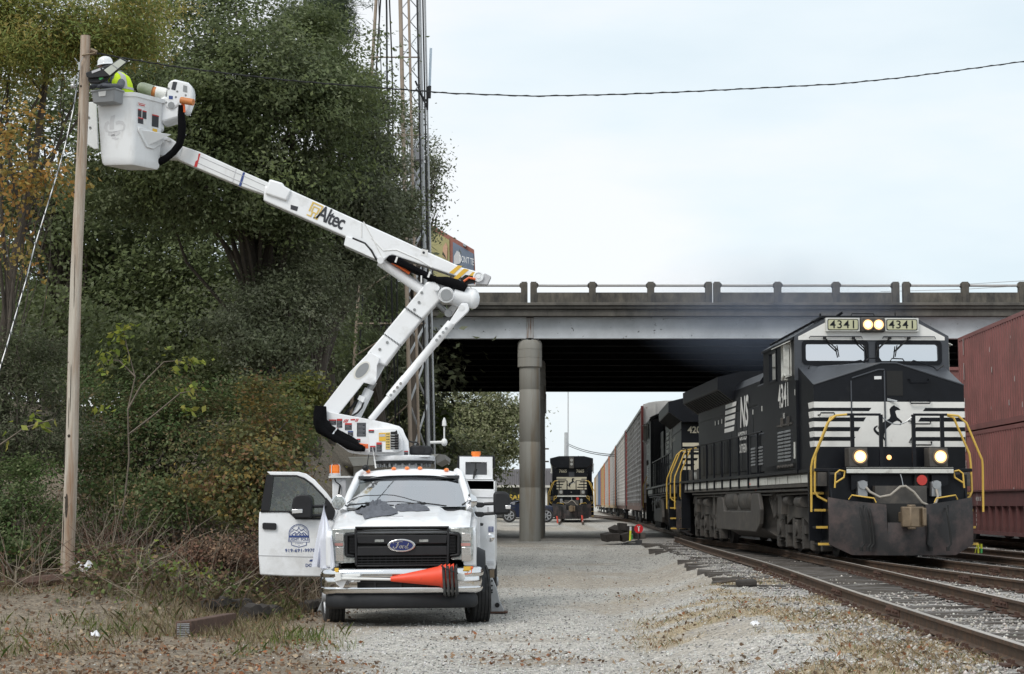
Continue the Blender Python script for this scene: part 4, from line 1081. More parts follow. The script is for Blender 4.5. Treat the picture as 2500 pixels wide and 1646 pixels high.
# turret side plates: f window outline
tur = [(78, 80), (70, 20), (330, 70), (920, 180), (1180, 235), (1360, 285), (1420, 330), (1470, 450), (1520, 540), (1535, 800), (1180, 805), (900, 778), (500, 730), (92, 430), (78, 300)]
mb = MB(); slabc(mb, 'f', tur, BDp - .32, .05); slabc(mb, 'f', tur, BDp + .32, .05)
slabc(mb, 'f', [(92, 430), (500, 730), (900, 778), (1180, 805), (1180, 770), (900, 740), (510, 700), (120, 400)], BDp, .6)
slabc(mb, 'f', [(900, 640), (1500, 640), (1535, 800), (900, 778)], BDp, .58)
mb.obj('turret', 'white_paint', TR, bevel=.01)
mb = MB(); bx_ = [(840, 330), (1280, 312), (1330, 325), (1420, 520), (1420, 700), (1300, 735), (850, 740)]
slabc(mb, 'f', bx_, BDp - .40, .12); cb = mb.obj('control_box', 'white_paint', TR, bevel=.012)
d1 = BDp - .467
mb = MB(); slabc(mb, 'f', [(1216, 382), (1290, 376), (1322, 350), (1330, 400), (1322, 660), (1216, 678)], d1, .006); mb.obj('lever_slot', 'cavity', cb)
for k in range(6):
    y = 440 + k * 44; mb = MB(); mb.cyl(TL('f', 1225, y - 4, d1), TL('f', 1300, y, d1 - .05), .011, n=6); mb.cyl(TL('f', 1290, y, d1 - .05), TL('f', 1350, y + 1, d1 - .06), .020, n=8, m=1)
    mb.obj('control_lever', ['steel', 'black_plastic'], cb)
mb = MB(); slabc(mb, 'f', [(1132, 395), (1205, 390), (1205, 682), (1130, 682)], d1, .004); mb.obj('decal', 'pale_gold', cb)
mb = MB()
for k in range(6):
    for q in (0, 1): slabc(mb, 'f', [(1145 + q * 30, 410 + k * 45), (1163 + q * 30, 408 + k * 45), (1163 + q * 30, 428 + k * 45), (1145 + q * 30, 430 + k * 45)], d1 - .003, .003)
mb.obj('decal_print', 'dark_print', cb)
mb = MB(); slabc(mb, 'f', [(1014, 400), (1130, 395), (1128, 540), (1016, 540)], d1, .004); mb.obj('decal', 'yellow_print', cb)
mb = MB(); slabc(mb, 'f', [(1024, 424), (1122, 420), (1122, 462), (1024, 466)], d1 - .003, .003); mb.obj('decal_print', 'grey_print', cb)
def decal(w, x0, y0, x1, y1, d, head='red_print', body='dark_print', frac=.22, parent=TR, sk=0):
    mb = MB(); slabc(mb, w, [(x0, y0), (x1, y0 + sk), (x1, y1 + sk), (x0, y1)], d, .004); o = mb.obj('decal', body, parent)
    mb = MB(); yh = y0 + (y1 - y0) * frac
    slabc(mb, w, [(x0, y0), (x1, y0 + sk), (x1, yh + sk), (x0, yh)], d - .003, .003); mb.obj('decal_heading', head, o)
    mb = MB(); n = max(2, int((y1 - yh) / 22))
    for k in range(n):
        yy = yh + (y1 - yh) * (k + .35) / n; slabc(mb, w, [(x0 + (x1 - x0) * .12, yy), (x1 - (x1 - x0) * (.1 + .25 * (k % 3 == 1)), yy + sk), (x1 - (x1 - x0) * (.1 + .25 * (k % 3 == 1)), yy + 3 + sk), (x0 + (x1 - x0) * .12, yy + 3)], d - .003, .003)
    mb.obj('decal_print', 'grey_print', o)
    return o
d2 = BDp - .348
for q in ((162, 170, 286, 262), (296, 158, 388, 310), (434, 232, 552, 352)): decal('f', *q, d2)
decal('f', 484, 366, 574, 460, d2, 'blue_print'); decal('f', 640, 226, 792, 462, d2, 'dark_print', 'dark_print', .05); decal('f', 506, 470, 588, 540, d2, 'blue_print', 'grey_print', .8); decal('f', 640, 500, 698, 560, d2, 'red_print', 'dark_print', .3)
decal('f', 840, 344, 930, 396, d1, 'red_print', 'dark_print', .4); decal('f', 972, 562, 1064, 724, d1); decal('f', 864, 620, 956, 726, d1); decal('f', 1448, 708, 1514, 780, BDp - .348)
mb = MB()
for k in range(3): slabc(mb, 'f', [(402 + k * 26, 222), (418 + k * 26, 222), (448 + k * 26, 168), (432 + k * 26, 168)], d2, .003)
for k in range(2): slabc(mb, 'f', [(606 + k * 24, 210), (620 + k * 24, 210), (646 + k * 24, 158), (632 + k * 24, 158)], d2, .003)
slabc(mb, 'f', [(532, 164), (610, 160), (608, 184), (532, 188)], d2, .003); mb.obj('decal_stripes', 'red_print', TR)
# winch motor and pump at the turret's right
mb = MB(); slabc(mb, 'f', [(1536, 640), (1600, 608), (1880, 618), (1926, 660), (1926, 740), (1880, 770), (1540, 775)], BDp - .05, .35); mt = mb.obj('winch', 'dark_plastic', TR, bevel=.03)
mb = MB(); c = TL('f', 1736, 680, BDp - .24); mb.cyl(c, c + Vector((0, .05, 0)), .05, n=14); mb.obj('winch_cap', 'black_plastic', mt)
mb = MB(); mb.tube([TL('f', x, y, BDp - .2) for x, y in [(1470, 460), (1520, 540), (1600, 560), (1660, 560), (1700, 600)]], .014, 6); mb.obj('hose', 'cable_black', TR)
mb = MB(); slabc(mb, 'f', [(1535, 790), (1880, 786), (1890, 812), (1180, 826), (1180, 806)], BDp, .8); mb.obj('turntable_deck', 'white_paint', TR, bevel=.008)
mb = MB(); mb.cyl(TL('f', 1890, 566, BDp + .1), TL('f', 2170, 556, BDp + .1), .022, n=8); mb.cyl(TL('f', 2132, 600, BDp + .1), TL('f', 2132, 270, BDp + .1), .012, n=8); mb.ell(TL('f', 2132, 560, BDp + .1), (.05, .05, .06), 6); mb.lathe([(.035, 0), (.03, .07), (.012, .12), (.001, .125)], TL('f', 2132, 280, BDp + .1), (0, 0, 1), 12)
mb.obj('beacon_mast', 'white_matte', TR)
# hose bundle sleeve wrapped round the turret
mb = MB()
mb.tube([TL('f', x, y, BDp - .42) for x, y in [(20, -60), (10, 60), (10, 200), (60, 300), (150, 370), (260, 430), (380, 510), (520, 590), (640, 640), (780, 668)]], [.085, .10, .105, .125, .10, .10, .082, .09, .07, .045], 12)
mb.tube([TL('f', x, y, BDp - .5) for x, y in [(-10, 160), (40, 330), (140, 420), (280, 500), (400, 560), (560, 640), (720, 690)]], [.05, .06, .045, .06, .045, .055, .03], 10)
mb.tube([TL('f', x, y, BDp - .36) for x, y in [(240, 380), (360, 450), (520, 530), (640, 575)]], [.06, .075, .07, .05], 10)
mb.obj('hose_sleeve', 'sleeve_black', TR, smooth=60)
mb = MB()
for k in range(3): mb.tube([TL('f', x, y + k * 24 - 20, BDp - .44) for x, y in [(640, 610), (700, 612), (770, 622), (832, 626)]], .016, 6)
mb.obj('hose', 'orange_hose', TR)
mb = MB(); mb.lathe([(.108, -.01), (.115, 0), (.108, .01)], TL('f', 250, 410, BDp - .42), TL('f', 300, 450, 0) - TL('f', 200, 385, 0), 16); mb.obj('sleeve_clamp', 'chrome', TR)

# --- lower boom (window c)
mb = MB(); slabc(mb, 'c', [(145, 1078), (150, 1180), (255, 1165), (255, 1130), (430, 912), (500, 930), (520, 900), (524, 790), (545, 735), (470, 695), (330, 838)], BDp - .16, .05)
slabc(mb, 'c', [(145, 1078), (150, 1180), (255, 1165), (255, 1130), (430, 912), (500, 930), (520, 900), (580, 790), (600, 760), (470, 695), (330, 838)], BDp + .16, .05)
mb.obj('lower_boom', 'white_paint', TR, bevel=.008)
mb = MB(); slabc(mb, 'c', [(145, 1078), (330, 838), (470, 695), (520, 720), (180, 1110)], BDp, .28); mb.obj('lower_boom_back', 'white_paint', TR)
mb = MB()
slabc(mb, 'c', [(450, 706), (580, 556), (690, 642), (580, 790), (520, 765)], BDp, .30); slabc(mb, 'c', [(568, 566), (725, 375), (845, 458), (688, 650)], BDp, .255)
slabc(mb, 'c', [(722, 384), (875, 196), (960, 196), (985, 290), (975, 320), (838, 466)], BDp, .30)
mb.obj('lower_boom_tube', 'white_paint', TR, bevel=.025, seg=3)
mb = MB(); lb = BDp - .153
for x, y in ((596, 627), (543, 676), (475, 706), (840, 274), (821, 343), (789, 395)): mb.cyl(TL('c', x, y, lb), TL('c', x, y, lb - .012), .022, n=10)
mb.obj('boom_bolts', 'steel', TR)
mb = MB()
for (a, b_) in (((572, 566), (688, 650)), ((724, 380), (842, 462))):
    n = 12
    for k in range(n):
        f = k / (n - 1); x = a[0] + (b_[0] - a[0]) * f; y = a[1] + (b_[1] - a[1]) * f
        slabc(mb, 'c', [(x - 2, y - 9), (x + 2, y - 9), (x + 2, y + 9), (x - 2, y + 9)], lb, .004)
    slabc(mb, 'c', [(a[0], a[1] - 1.5), (b_[0], b_[1] - 1.5), (b_[0], b_[1] + 1.5), (a[0], a[1] + 1.5)], lb, .004)
mb.obj('boom_seam', 'dark_print', TR)
# oval hand hole
def oval_r(cx, cy, a, b_, ang, n=28):
    return [(cx + a * math.cos(t_) * math.cos(ang) - b_ * math.sin(t_) * math.sin(ang), cy + a * math.cos(t_) * math.sin(ang) + b_ * math.sin(t_) * math.cos(ang)) for t_ in [6.2832 * i / n for i in range(n)]]
mb = MB(); slabc(mb, 'c', oval_r(416, 825, 76, 42, -.86), BDp - .187, .006); mb.obj('hand_hole_rim', 'hut_siding', TR)
mb = MB(); slabc(mb, 'c', oval_r(418, 825, 64, 33, -.86), BDp - .191, .004); mb.obj('hand_hole', 'grey_plastic', TR)
for (x, y) in ((190, 1150), (477, 898)):
    mb = MB(); mb.cyl(TL('c', x, y, BDp - .24), TL('c', x, y, BDp + .24), .055, n=18); mb.cyl(TL('c', x, y, BDp - .25), TL('c', x, y, BDp - .2), .035, n=12); mb.obj('pivot_pin', 'white_paint', TR)
# lower lift cylinder with hoses, tension link
mb = MB(); mb.cyl(TL('c', 370, 1165, BDp), TL('c', 470, 960, BDp), .075, n=16); mb.cyl(TL('c', 470, 960, BDp), TL('c', 505, 905, BDp), .05, n=14, m=1); slabc(mb, 'c', [(385, 1030), (400, 1000), (440, 1015), (425, 1055)], BDp - .06, .12)
mb.obj('lift_cylinder', ['white_paint', 'steel'], TR, smooth=40)
mb = MB(); mb.tube([TL('c', x, y, BDp - .1) for x, y in [(428, 1050), (415, 1090), (385, 1125), (335, 1155)]], .016, 6); mb.obj('hose', 'cable_black', TR); mb = MB(); mb.tube([TL('c', x, y, BDp - .05) for x, y in [(370, 1050), (345, 1085), (290, 1140)]], .02, 6); mb.obj('hose', 'cable_black', TR)
mb = MB(); ld = BDp - .30
a, b_ = (478, 1178), (1050, 490)
def along(f, g=0): return TL('c', a[0] + (b_[0] - a[0]) * f, a[1] + (b_[1] - a[1]) * f, ld)
r0 = .062
mb.tube([along(0), along(.23), along(.235), along(.43), along(.435), along(.78), along(.785), along(1)], [r0 * .8, r0 * .85, r0 * 1.1, r0 * 1.1, r0, r0, r0 * 1.1, r0 * 1.05], 16)
lk = mb.obj('tension_link', 'white_paint', TR, smooth=40)
mb = MB()
for f in (.255, .295, .335, .375, .82, .86, .90, .94): c = along(f); mb.cyl(c + Vector((0, -r0 - .012, 0)), c, .022, n=10)
mb.obj('link_bolt', 'steel', lk)
mb = MB(); slabc(mb, 'c', [(1030, 490), (1120, 350), (1165, 350), (1178, 390), (1168, 410), (1070, 505)], ld, .10); mb.obj('link_end', 'white_paint', lk, bevel=.012)
# elbow
mb = MB()
slabc(mb, 'c', [(940, 205), (1000, 205), (1150, 255), (1170, 380), (1130, 395), (1075, 360), (1010, 335), (960, 290)], BDp - .02, .22)
mb.cyl(TL('c', 1014, 290, BDp - .42), TL('c', 1014, 290, BDp + .3), .105, n=22)
mb.lathe([(.105, 0), (.118, 0), (.118, .08), (.105, .09)], TL('c', 1014, 290, BDp - .43), (0, 1, 0), 22)
mb.cyl(TL('c', 1070, 290, BDp - .1), TL('c', 1205, 318, BDp - .1), .15, n=22); mb.ell(TL('c', 1205, 318, BDp - .1), (.10, .16, .155), 9)
slabc(mb, 'c', [(1025, 440), (1015, 410), (1035, 380), (1090, 330), (1120, 340), (1050, 440)], BDp + .16, .08)
mb.obj('elbow', 'white_paint', TR, bevel=.008, smooth=40)
mb = MB(); c = TL('c', 1014, 290, BDp - .435); mb.cyl(c, c + Vector((0, .004, 0)), .085, n=20); mb.obj('elbow_bore', 'grey_plastic', TR)
mb = MB()
for x, y in ((946, 240), (1122, 382)): mb.cyl(TL('c', x, y, BDp - .36), TL('c', x, y, BDp + .2), .045, n=16)
mb.obj('pivot_pin', 'white_paint', TR)
# upper boom cylinder
mb = MB(); mb.cyl(TL('c', 545, 50, BDp + .02), TL('c', 850, 262, BDp + .02), .082, n=18); mb.cyl(TL('c', 850, 262, BDp + .02), TL('c', 1030, 425, BDp + .1), .04, n=12, m=1); mb.cyl(TL('c', 1030, 420, BDp - .05), TL('c', 1030, 420, BDp + .22), .06, n=14, m=1); mb.cyl(TL('c', 548, 46, BDp - .2), TL('c', 548, 46, BDp + .2), .05, n=14)
mb.obj('upper_cylinder', ['white_paint', 'steel'], TR, smooth=40)
# --- upper boom (window b)
mb = MB()
slabc(mb, 'b', [(690, 348), (870, 376), (2040, 905), (2170, 938), (2185, 960), (2160, 1000), (2050, 985), (1820, 905), (1560, 820), (1510, 850), (1480, 870), (1355, 745), (680, 446), (682, 415)], BDp, .27)
ub = mb.obj('upper_boom', 'white_paint', TR, bevel=.02, seg=3)
fb = BDp - .137
mb = MB(); slabc(mb, 'b', [(720, 298), (812, 326), (820, 345), (872, 375), (838, 452), (690, 400)], BDp, .36); mb.obj('boom_collar', 'white_paint', ub, bevel=.03, seg=3)
mb = MB(); slabc(mb, 'b', [(690, 428), (760, 456), (778, 480), (735, 466)], BDp, .2); mb.obj('wear_pad', 'cavity', ub)
mb = MB(); slabc(mb, 'b', [(1245, 688), (1380, 742), (1450, 850), (1440, 846), (1230, 752)], BDp - .01, .31); mb.obj('boom_cradle', 'white_paint', ub, bevel=.012)
mb = MB(); mb.tube([TL('b', x, y, fb - .02) for x, y in [(1290, 705), (1375, 740), (1420, 790), (1452, 852)]], .016, 6); mb.obj('cradle_edge', 'cable_black', ub)
mb = MB()
for pts in ([(1365, 592), (1420, 690), (1500, 850)], [(1420, 705), (1500, 790), (1590, 785), (1740, 850), (1830, 905)], [(1352, 600), (1352, 700)]):
    mb.tube([TL('b', x, y, fb) for x, y in pts], .009, 6)
mb.obj('weld_seam', 'white_matte', ub)
mb = MB(); slabc(mb, 'b', [(1515, 850), (1540, 818), (1580, 820), (1740, 905), (1850, 960), (2060, 1030), (2050, 1075), (1870, 1010), (1700, 930), (1560, 872)], BDp - .03, .32); mb.obj('hose_sleeve', 'sleeve_black', ub, bevel=.03)
mb = MB(); mb.tube([TL('b', x, y, BDp - .22) for x, y in [(1860, 990), (1930, 1000), (2000, 1020), (2065, 1050)]], [.05, .075, .08, .06], 10); mb.obj('hose_sleeve', 'sleeve_black', ub, smooth=60)
mb = MB(); mb.tube([TL('b', x, y, BDp - .1) for x, y in [(1560, 870), (1620, 905), (1680, 945)]], .025, 6); mb.obj('hose', 'orange_hose', ub); mb = MB(); mb.tube([TL('b', x, y, BDp - .19) for x, y in [(2050, 1000), (2085, 975), (2130, 985)]], .018, 6); mb.obj('hose', 'orange_hose', ub)
mb = MB()
for pts in ([(1590, 830), (1602, 834), (1588, 872), (1576, 868)], [(1815, 930), (1827, 935), (1812, 975), (1800, 970)], [(1755, 960), (1765, 960), (1765, 1010), (1755, 1010)]): slabc(mb, 'b', pts, BDp - .2, .02)
mb.obj('hose_clip', 'white_matte', ub)
mb = MB(); slabc(mb, 'b', [(2175, 960), (2195, 945), (2236, 965), (2210, 1020), (2130, 1015)], BDp - .02, .26); mb.obj('end_plate', 'grey_print', ub)
mb = MB(); slabc(mb, 'b', [(2028, 980), (2060, 955), (2120, 965), (2140, 1000), (2060, 1020), (2030, 1005)], BDp - .12, .1); mb.obj('end_recess', 'cavity', ub)
mb = MB(); c = TL('b', 2150, 968, fb - .02); mb.lathe([(.075, 0), (.08, -.02), (.06, -.025), (.06, -.01), (.035, -.01), (.03, -.03), (.001, -.03)], c, (0, 1, 0), 18); mb.obj('end_pin', 'white_paint', ub)
mb = MB()
for pts in ([(1950, 940), (2012, 890), (2040, 895), (1980, 950)], [(1974, 982), (2052, 912), (2086, 920), (2010, 985)], [(2084, 962), (2112, 935), (2134, 940), (2110, 965)]): slabc(mb, 'b', pts, fb - .001, .004)
mb.obj('hazard_stripes', 'yellow_print', ub)
mb = MB(); slabc(mb, 'b', [(238, 126), (250, 127), (226, 218), (206, 215), (216, 180), (230, 170)], fb + .032, .004); mb.obj('boom_band', 'red_print', ub)
mb = MB(); slabc(mb, 'b', [(541, 253), (555, 256), (528, 352), (512, 345)], fb + .032, .004); mb.obj('boom_band', 'blue_print', ub)
mb = MB(); slabc(mb, 'b', [(868, 476), (918, 490), (910, 520), (866, 506)], fb - .001, .004); mb.obj('decal', 'dark_print', ub)
mb = MB(); slabc(mb, 'b', [(1764, 770), (1808, 782), (1800, 832), (1756, 820)], fb - .001, .004); dc = mb.obj('decal', 'white_print', ub)
mb = MB(); slabc(mb, 'b', oval(1776, 803, 9, 9, 12), fb - .005, .004); slabc(mb, 'b', [(1764, 770), (1808, 782), (1807, 786), (1763, 774)], fb - .005, .004); mb.obj('decal_print', 'dark_print', ub)
# maker's name on the boom
xax = (TL('b', 1200, 580, 0) - TL('b', 1080, 526, 0)); xax.y = 0; xax.normalize(); yax = Vector((-xax.z, 0, xax.x))
mb = MB(); put_text(mb, 'Altec', .315, TL('b', 1146, 568, fb - .004), xax, yax, bold=.006, sx=.74, space=.88); mb.obj('lettering', 'dark_print', ub, smooth=0, fix=False)
mb = MB()
lo = TL('b', 1032, 515, fb - .004)
def bar2(x0, y0, x1, y1): mb.add([lo + xax * a_ * .86 + yax * b_ * .9 for a_, b_ in ((x0, y0), (x1, y0), (x1, y1), (x0, y1))], [[0, 1, 2, 3]])
for q in ((-.10, .10, .11, .125), (-.10, -.05, -.072, .10), (.085, -.13, .11, .10), (-.055, .045, .07, .065), (-.055, -.03, -.03, .045), (.045, -.03, .07, .045), (-.055, -.05, .07, -.03), (-.10, -.13, -.035, -.108), (-.035, -.13, -.01, -.05), (.03, -.13, .055, -.05), (.03, -.13, .09, -.108)): bar2(*q)
mb.obj('logo', 'pale_gold', ub, smooth=0, fix=False)
# inner (telescoping) section
mb = MB(); slabc(mb, 'b', [(90, 62), (240, 112), (545, 250), (800, 360), (780, 430), (690, 406), (520, 348), (210, 218), (76, 158)], BDp, .205)
ib = mb.obj('inner_boom', 'bucket_white', TR, bevel=.016, seg=3)
mb = MB()
for pts in ([(250, 148), (480, 250), (690, 345)], [(232, 190), (470, 296), (690, 392)]): mb.tube([TL('b', x, y, BDp - .103) for x, y in pts], .006, 5)
mb.tube([TL('b', x, y, BDp - .103) for x, y in [(495, 232), (470, 322)]], .005, 5)
mb.obj('boom_seam', 'grey_print', ib)
mb = MB(); slabc(mb, 'a', [(985, 1075), (1060, 1062), (1120, 1085), (1235, 1160), (1200, 1275), (1080, 1270), (985, 1250)], BDp, .26); slabc(mb, 'a', [(1000, 1070), (1040, 1055), (1110, 1080), (1120, 1110), (1040, 1110)], BDp, .3)
mb.obj('boom_tip', 'white_paint', ib, bevel=.02)
mb = MB(); mb.cyl(TL('a', 1038, 1112, BDp - .17), TL('a', 1038, 1112, BDp + .17), .04, n=14); mb.cyl(TL('a', 1105, 1098, BDp - .17), TL('a', 1105, 1098, BDp + .17), .03, n=12); mb.obj('pivot_pin', 'white_paint', ib)
# --- platform: bucket, bracket, jib head, tool handles
KB = BDp - .06
mb = MB()
f0, f1 = KB - .62, KB + .18
def bp(x, y, d): return TL('a', x, y, d)
# the bucket: rounded tapered box, its long face turned a little to the picture's left
ftl, ftr, fbr, fbl = (395, 655), (770, 668), (762, 1300), (450, 1318)
def ring_pts(x0, x1, y, dn, df):
    """horizontal rounded rectangle through front-face ends x0..x1 at height y; the right face runs back"""
    a_, b_ = bp(x0, y, dn), bp(x1, y, dn - .02)
    z = (a_.z + b_.z) / 2; ex = Vector((b_.x - a_.x, b_.y - a_.y, 0)); L_ = ex.length; ex.normalize(); ey = Vector((-ex.y, ex.x, 0)); D_ = df; r = .055; out = []
    ey = (ey + ex * .62).normalized()
    for (cx_, cy_, a0) in ((L_ - r, r, -90), (L_ - r, D_ - r, 0), (r, D_ - r, 90), (r, r, 180)):
        for k in range(5):
            t_ = R(a0 + 90 * k / 4); out.append(Vector((a_.x, a_.y, z)) + ex * (cx_ + r * math.cos(t_)) + ey * (cy_ + r * math.sin(t_)))
    return out
levels = [(662, 392, 785, .64), (700, 402, 778, .61), (1000, 424, 772, .60), (1260, 442, 768, .58), (1318, 450, 764, .57)]
rings = [ring_pts(x0, x1, y, f0, df) for y, x0, x1, df in levels]
o = len(mb.v); n = 20
for r_ in rings: mb.v += [tuple(p) for p in r_]
for i in range(len(rings) - 1):
    for j in range(n):
        a_, b_ = o + i * n + j, o + i * n + (j + 1) % n; mb.f.append([a_, b_, b_ + n, a_ + n]); mb.m.append(0)
cen = sum(rings[-1], Vector()) / n
low = [cen + (p - cen) * .93 + Vector((0, 0, -.035)) for p in rings[-1]]
o2 = len(mb.v); mb.v += [tuple(p) for p in low]
for j in range(n): a_, b_ = o + (len(rings) - 1) * n + j, o + (len(rings) - 1) * n + (j + 1) % n; mb.f.append([a_, b_, o2 + (j + 1) % n, o2 + j]); mb.m.append(0)
mb.f.append([o2 + j for j in range(n)]); mb.m.append(0)
# inner wall and floor
inn = [[cen_ + (p - cen_) * .93 for p in r_] for r_, cen_ in ((rings[0], sum(rings[0], Vector()) / n), (rings[-1], cen + Vector((0, 0, .03))))]
o3 = len(mb.v)
for r_ in inn: mb.v += [tuple(p) for p in r_]
for j in range(n):
    mb.f.append([o3 + j, o3 + (j + 1) % n, o3 + n + (j + 1) % n, o3 + n + j]); mb.m.append(0); mb.f.append([o + j, o + (j + 1) % n, o3 + (j + 1) % n, o3 + j]); mb.m.append(0)
mb.f.append([o3 + n + j for j in range(n)]); mb.m.append(0)
bk = mb.obj('bucket', 'bucket_white', TR, smooth=40)
mb = MB(); c0 = sum(rings[0], Vector()) / n; lip = [c0 + (p - c0) * 1.045 for p in rings[0]]; lp = lip + [lip[0]]
o = len(mb.v)
for dz, sc_ in ((.018, 1), (.018, .90), (-.045, .955), (-.045, 1)):
    mb.v += [tuple(c0 + (p - c0) * sc_ + Vector((0, 0, dz))) for p in lip]
for k in range(4):
    for j in range(n): mb.f.append([o + k * n + j, o + k * n + (j + 1) % n, o + ((k + 1) % 4) * n + (j + 1) % n, o + ((k + 1) % 4) * n + j]); mb.m.append(0)
mb.obj('bucket_lip', 'bucket_white', bk, smooth=40)
BUCKET_C = c0.copy()
# ghost of a removed emblem on the front face: three interlocked bands
fA, fB, fD = rings[1][16], rings[1][0], rings[3][16]
def face(u, v):        # u, v in window a on the front face
    a_, b_ = bp(402, 700, f0), bp(778, 700, f0 - .02); f = (u - 402) / (778 - 402)
    y0 = a_.y + (b_.y - a_.y) * f
    p = TL('a', u, v, y0); return Vector((p.x, p.y - .003, p.z))
mb = MB()
def band(pts, w_):
    L_ = []
    for i, p in enumerate(pts):
        t_ = (Vector(pts[min(i + 1, len(pts) - 1)]) - Vector(pts[max(i - 1, 0)])).normalized(); m_ = Vector((-t_.y, t_.x)) * (w_[i] / 2)
        L_.append((Vector(p) + m_, Vector(p) - m_))
    for i in range(len(pts) - 1):
        (a_, b_), (c_, d_) = L_[i], L_[i + 1]; mb.add([face(*q) for q in (a_, c_, d_, b_)], [[0, 1, 2, 3]])
band([(590, 868), (572, 885), (562, 920), (558, 960), (560, 1000)], [10, 36, 42, 40, 40]); band([(598, 945), (630, 935), (660, 940), (680, 965), (676, 1000), (655, 1020)], [28, 34, 34, 20, 16, 12])
band([(534, 935), (508, 950), (500, 985), (510, 1015), (540, 1030), (600, 1025), (650, 1010)], [30, 32, 30, 22, 16, 10, 4]); band([(525, 1045), (560, 1050), (600, 1045), (640, 1030)], [26, 40, 44, 20]); band([(570, 1050), (580, 1080), (610, 1095), (625, 1085)], [40, 34, 14, 8])
mb.obj('emblem', 'ghost_print', bk, smooth=0, fix=False)
# decals, step and panels on the right face
rA, rB = rings[1][4], rings[1][5]
def side(u, v, off=.006):
    """point on the right face at window-a column u (785..985)"""
    f = (u - 785) / 195; lv = (v - 668) / (1300 - 668)
    t0, t1 = rings[1][4], rings[1][6]; b0, b1 = rings[3][4], rings[3][6]
    p = (t0 + (t1 - t0) * f) * (1 - lv) + (b0 + (b1 - b0) * f) * lv
    nrm = (t1 - t0).cross(Vector((0, 0, 1))).normalized()
    return p + nrm * off
def sdec(x0, y0, x1, y1, mat_, off=.006, name='decal'):
    q = MB(); q.add([side(x0, y0, off), side(x1, y0, off), side(x1, y1, off), side(x0, y1, off)], [[0, 1, 2, 3]]); return q.obj(name, mat_, bk, fix=False)
for x0, y0, x1, y1 in ((790, 782, 818, 866), (826, 788, 858, 874), (792, 872, 832, 936), (902, 804, 956, 936)):
    sdec(x0, y0, x1, y1, 'dark_print'); sdec(x0, y0, x1, y0 + 12, 'red_print', .009, 'decal_heading')
sdec(870, 950, 908, 988, 'white_print'); sdec(910, 956, 948, 992, 'yellow_print'); sdec(836, 884, 858, 940, 'white_print'); sdec(784, 708, 852, 748, 'white_print')
sdec(790, 716, 846, 722, 'red_print', .009, 'decal_print'); sdec(794, 730, 842, 741, 'red_print', .009, 'decal_print')
mb = MB()
base_ = [side(*q, .004) for q in ((790, 985), (815, 975), (960, 1000), (985, 1030), (985, 1110), (915, 1185), (860, 1180), (790, 1020))]
mb.prism(base_, (side(850, 1000, .03) - side(850, 1000, .004)))
mb.add([side(805, 1005, .03), side(975, 1000, .03), side(985, 1020, .22), side(870, 1160, .03)], [[0, 1, 2], [0, 2, 3], [2, 1, 3]])
mb.obj('bucket_step', 'bucket_white', bk, bevel=.008)
# plate behind the bucket at the left, seen past the pole
mb = MB(); slabc(mb, 'a', [(330, 742), (410, 740), (432, 1190), (390, 1192), (300, 1130)], KB + .02, .05); mb.obj('liner_guard', 'bucket_white', TR, bevel=.01)
mb = MB()
for x, y in ((338, 888), (352, 985)): mb.cyl(TL('a', x, y, KB - .02), TL('a', x, y, KB), .018, n=8)
mb.obj('guard_bolts', 'steel', TR)
# mounting knuckle and jib head
mb = MB(); slabc(mb, 'a', [(975, 735), (1060, 680), (1200, 740), (1210, 885), (1035, 935), (985, 880)], KB + .08, .42); slabc(mb, 'a', [(985, 900), (1035, 930), (1030, 1000), (985, 1000)], KB + .05, .25); mb.obj('platform_bracket', 'white_paint', TR, bevel=.03, seg=3)
hd = [(1090, 610), (1095, 565), (1120, 532), (1165, 522), (1290, 552), (1325, 590), (1335, 640), (1330, 720), (1290, 835), (1250, 850), (1200, 770), (1170, 800), (1120, 818), (1070, 790), (1062, 740), (1085, 690)]
mb = MB(); slabc(mb, 'a', hd, KB - .02, .26); jh = mb.obj('jib_head', 'white_paint', TR, bevel=.045, seg=4)
mb = MB(); slabc(mb, 'a', [(1146, 545), (1186, 552), (1166, 630), (1128, 620)], KB - .152, .004); mb.obj('decal', 'dark_print', jh)
mb = MB(); slabc(mb, 'a', [(1106, 680), (1144, 684), (1142, 716), (1104, 712)], KB - .152, .004); mb.obj('decal', 'blue_print', jh)
mb = MB(); slabc(mb, 'a', [(1244, 580), (1280, 590), (1280, 650), (1240, 640)], KB - .152, .006); mb.obj('head_opening', 'grey_plastic', jh); mb = MB(); slabc(mb, 'a', oval(1128, 772, 34, 34, 8), KB - .152, .006); mb.obj('head_opening', 'grey_plastic', jh)
mb = MB()
for x, y in ((1104, 612), (1186, 640), (1172, 694), (1266, 676), (1080, 745)): mb.cyl(TL('a', x, y, KB - .158), TL('a', x, y, KB - .145), .016, n=8)
mb.obj('head_bolts', 'steel', jh)
mb = MB(); mb.cyl(TL('a', 1222, 726, KB - .30), TL('a', 1338, 744, KB - .34), .048, n=16); mb.obj('jib_pin', 'dull_brass', jh)
MATS['pin_orange'] = M('pin_orange', (.55, .2, .06), .55)
mb = MB(); mb.cyl(TL('a', 1222, 724, KB - .31), TL('a', 1340, 745, KB - .36), .052, n=16); mb.obj('jib_pin', 'pin_orange', jh)
mb = MB(); mb.cyl(TL('a', 985, 650, KB), TL('a', 1085, 668, KB), .085, n=16); mb.cyl(TL('a', 950, 640, KB), TL('a', 985, 650, KB), .075, n=16, m=1); mb.cyl(TL('a', 850, 610, KB), TL('a', 950, 640, KB), .095, n=16, m=2); mb.ell(TL('a', 850, 610, KB), (.08, .09, .09), 8, 2)
mb.tube([TL('a', x, y, KB + .05) for x, y in [(1080, 620), (960, 595), (880, 578), (840, 585)]], .02, 6, 0)
MATS['jib_green'] = M('jib_green', (.28, .32, .24), .5, var=.3)
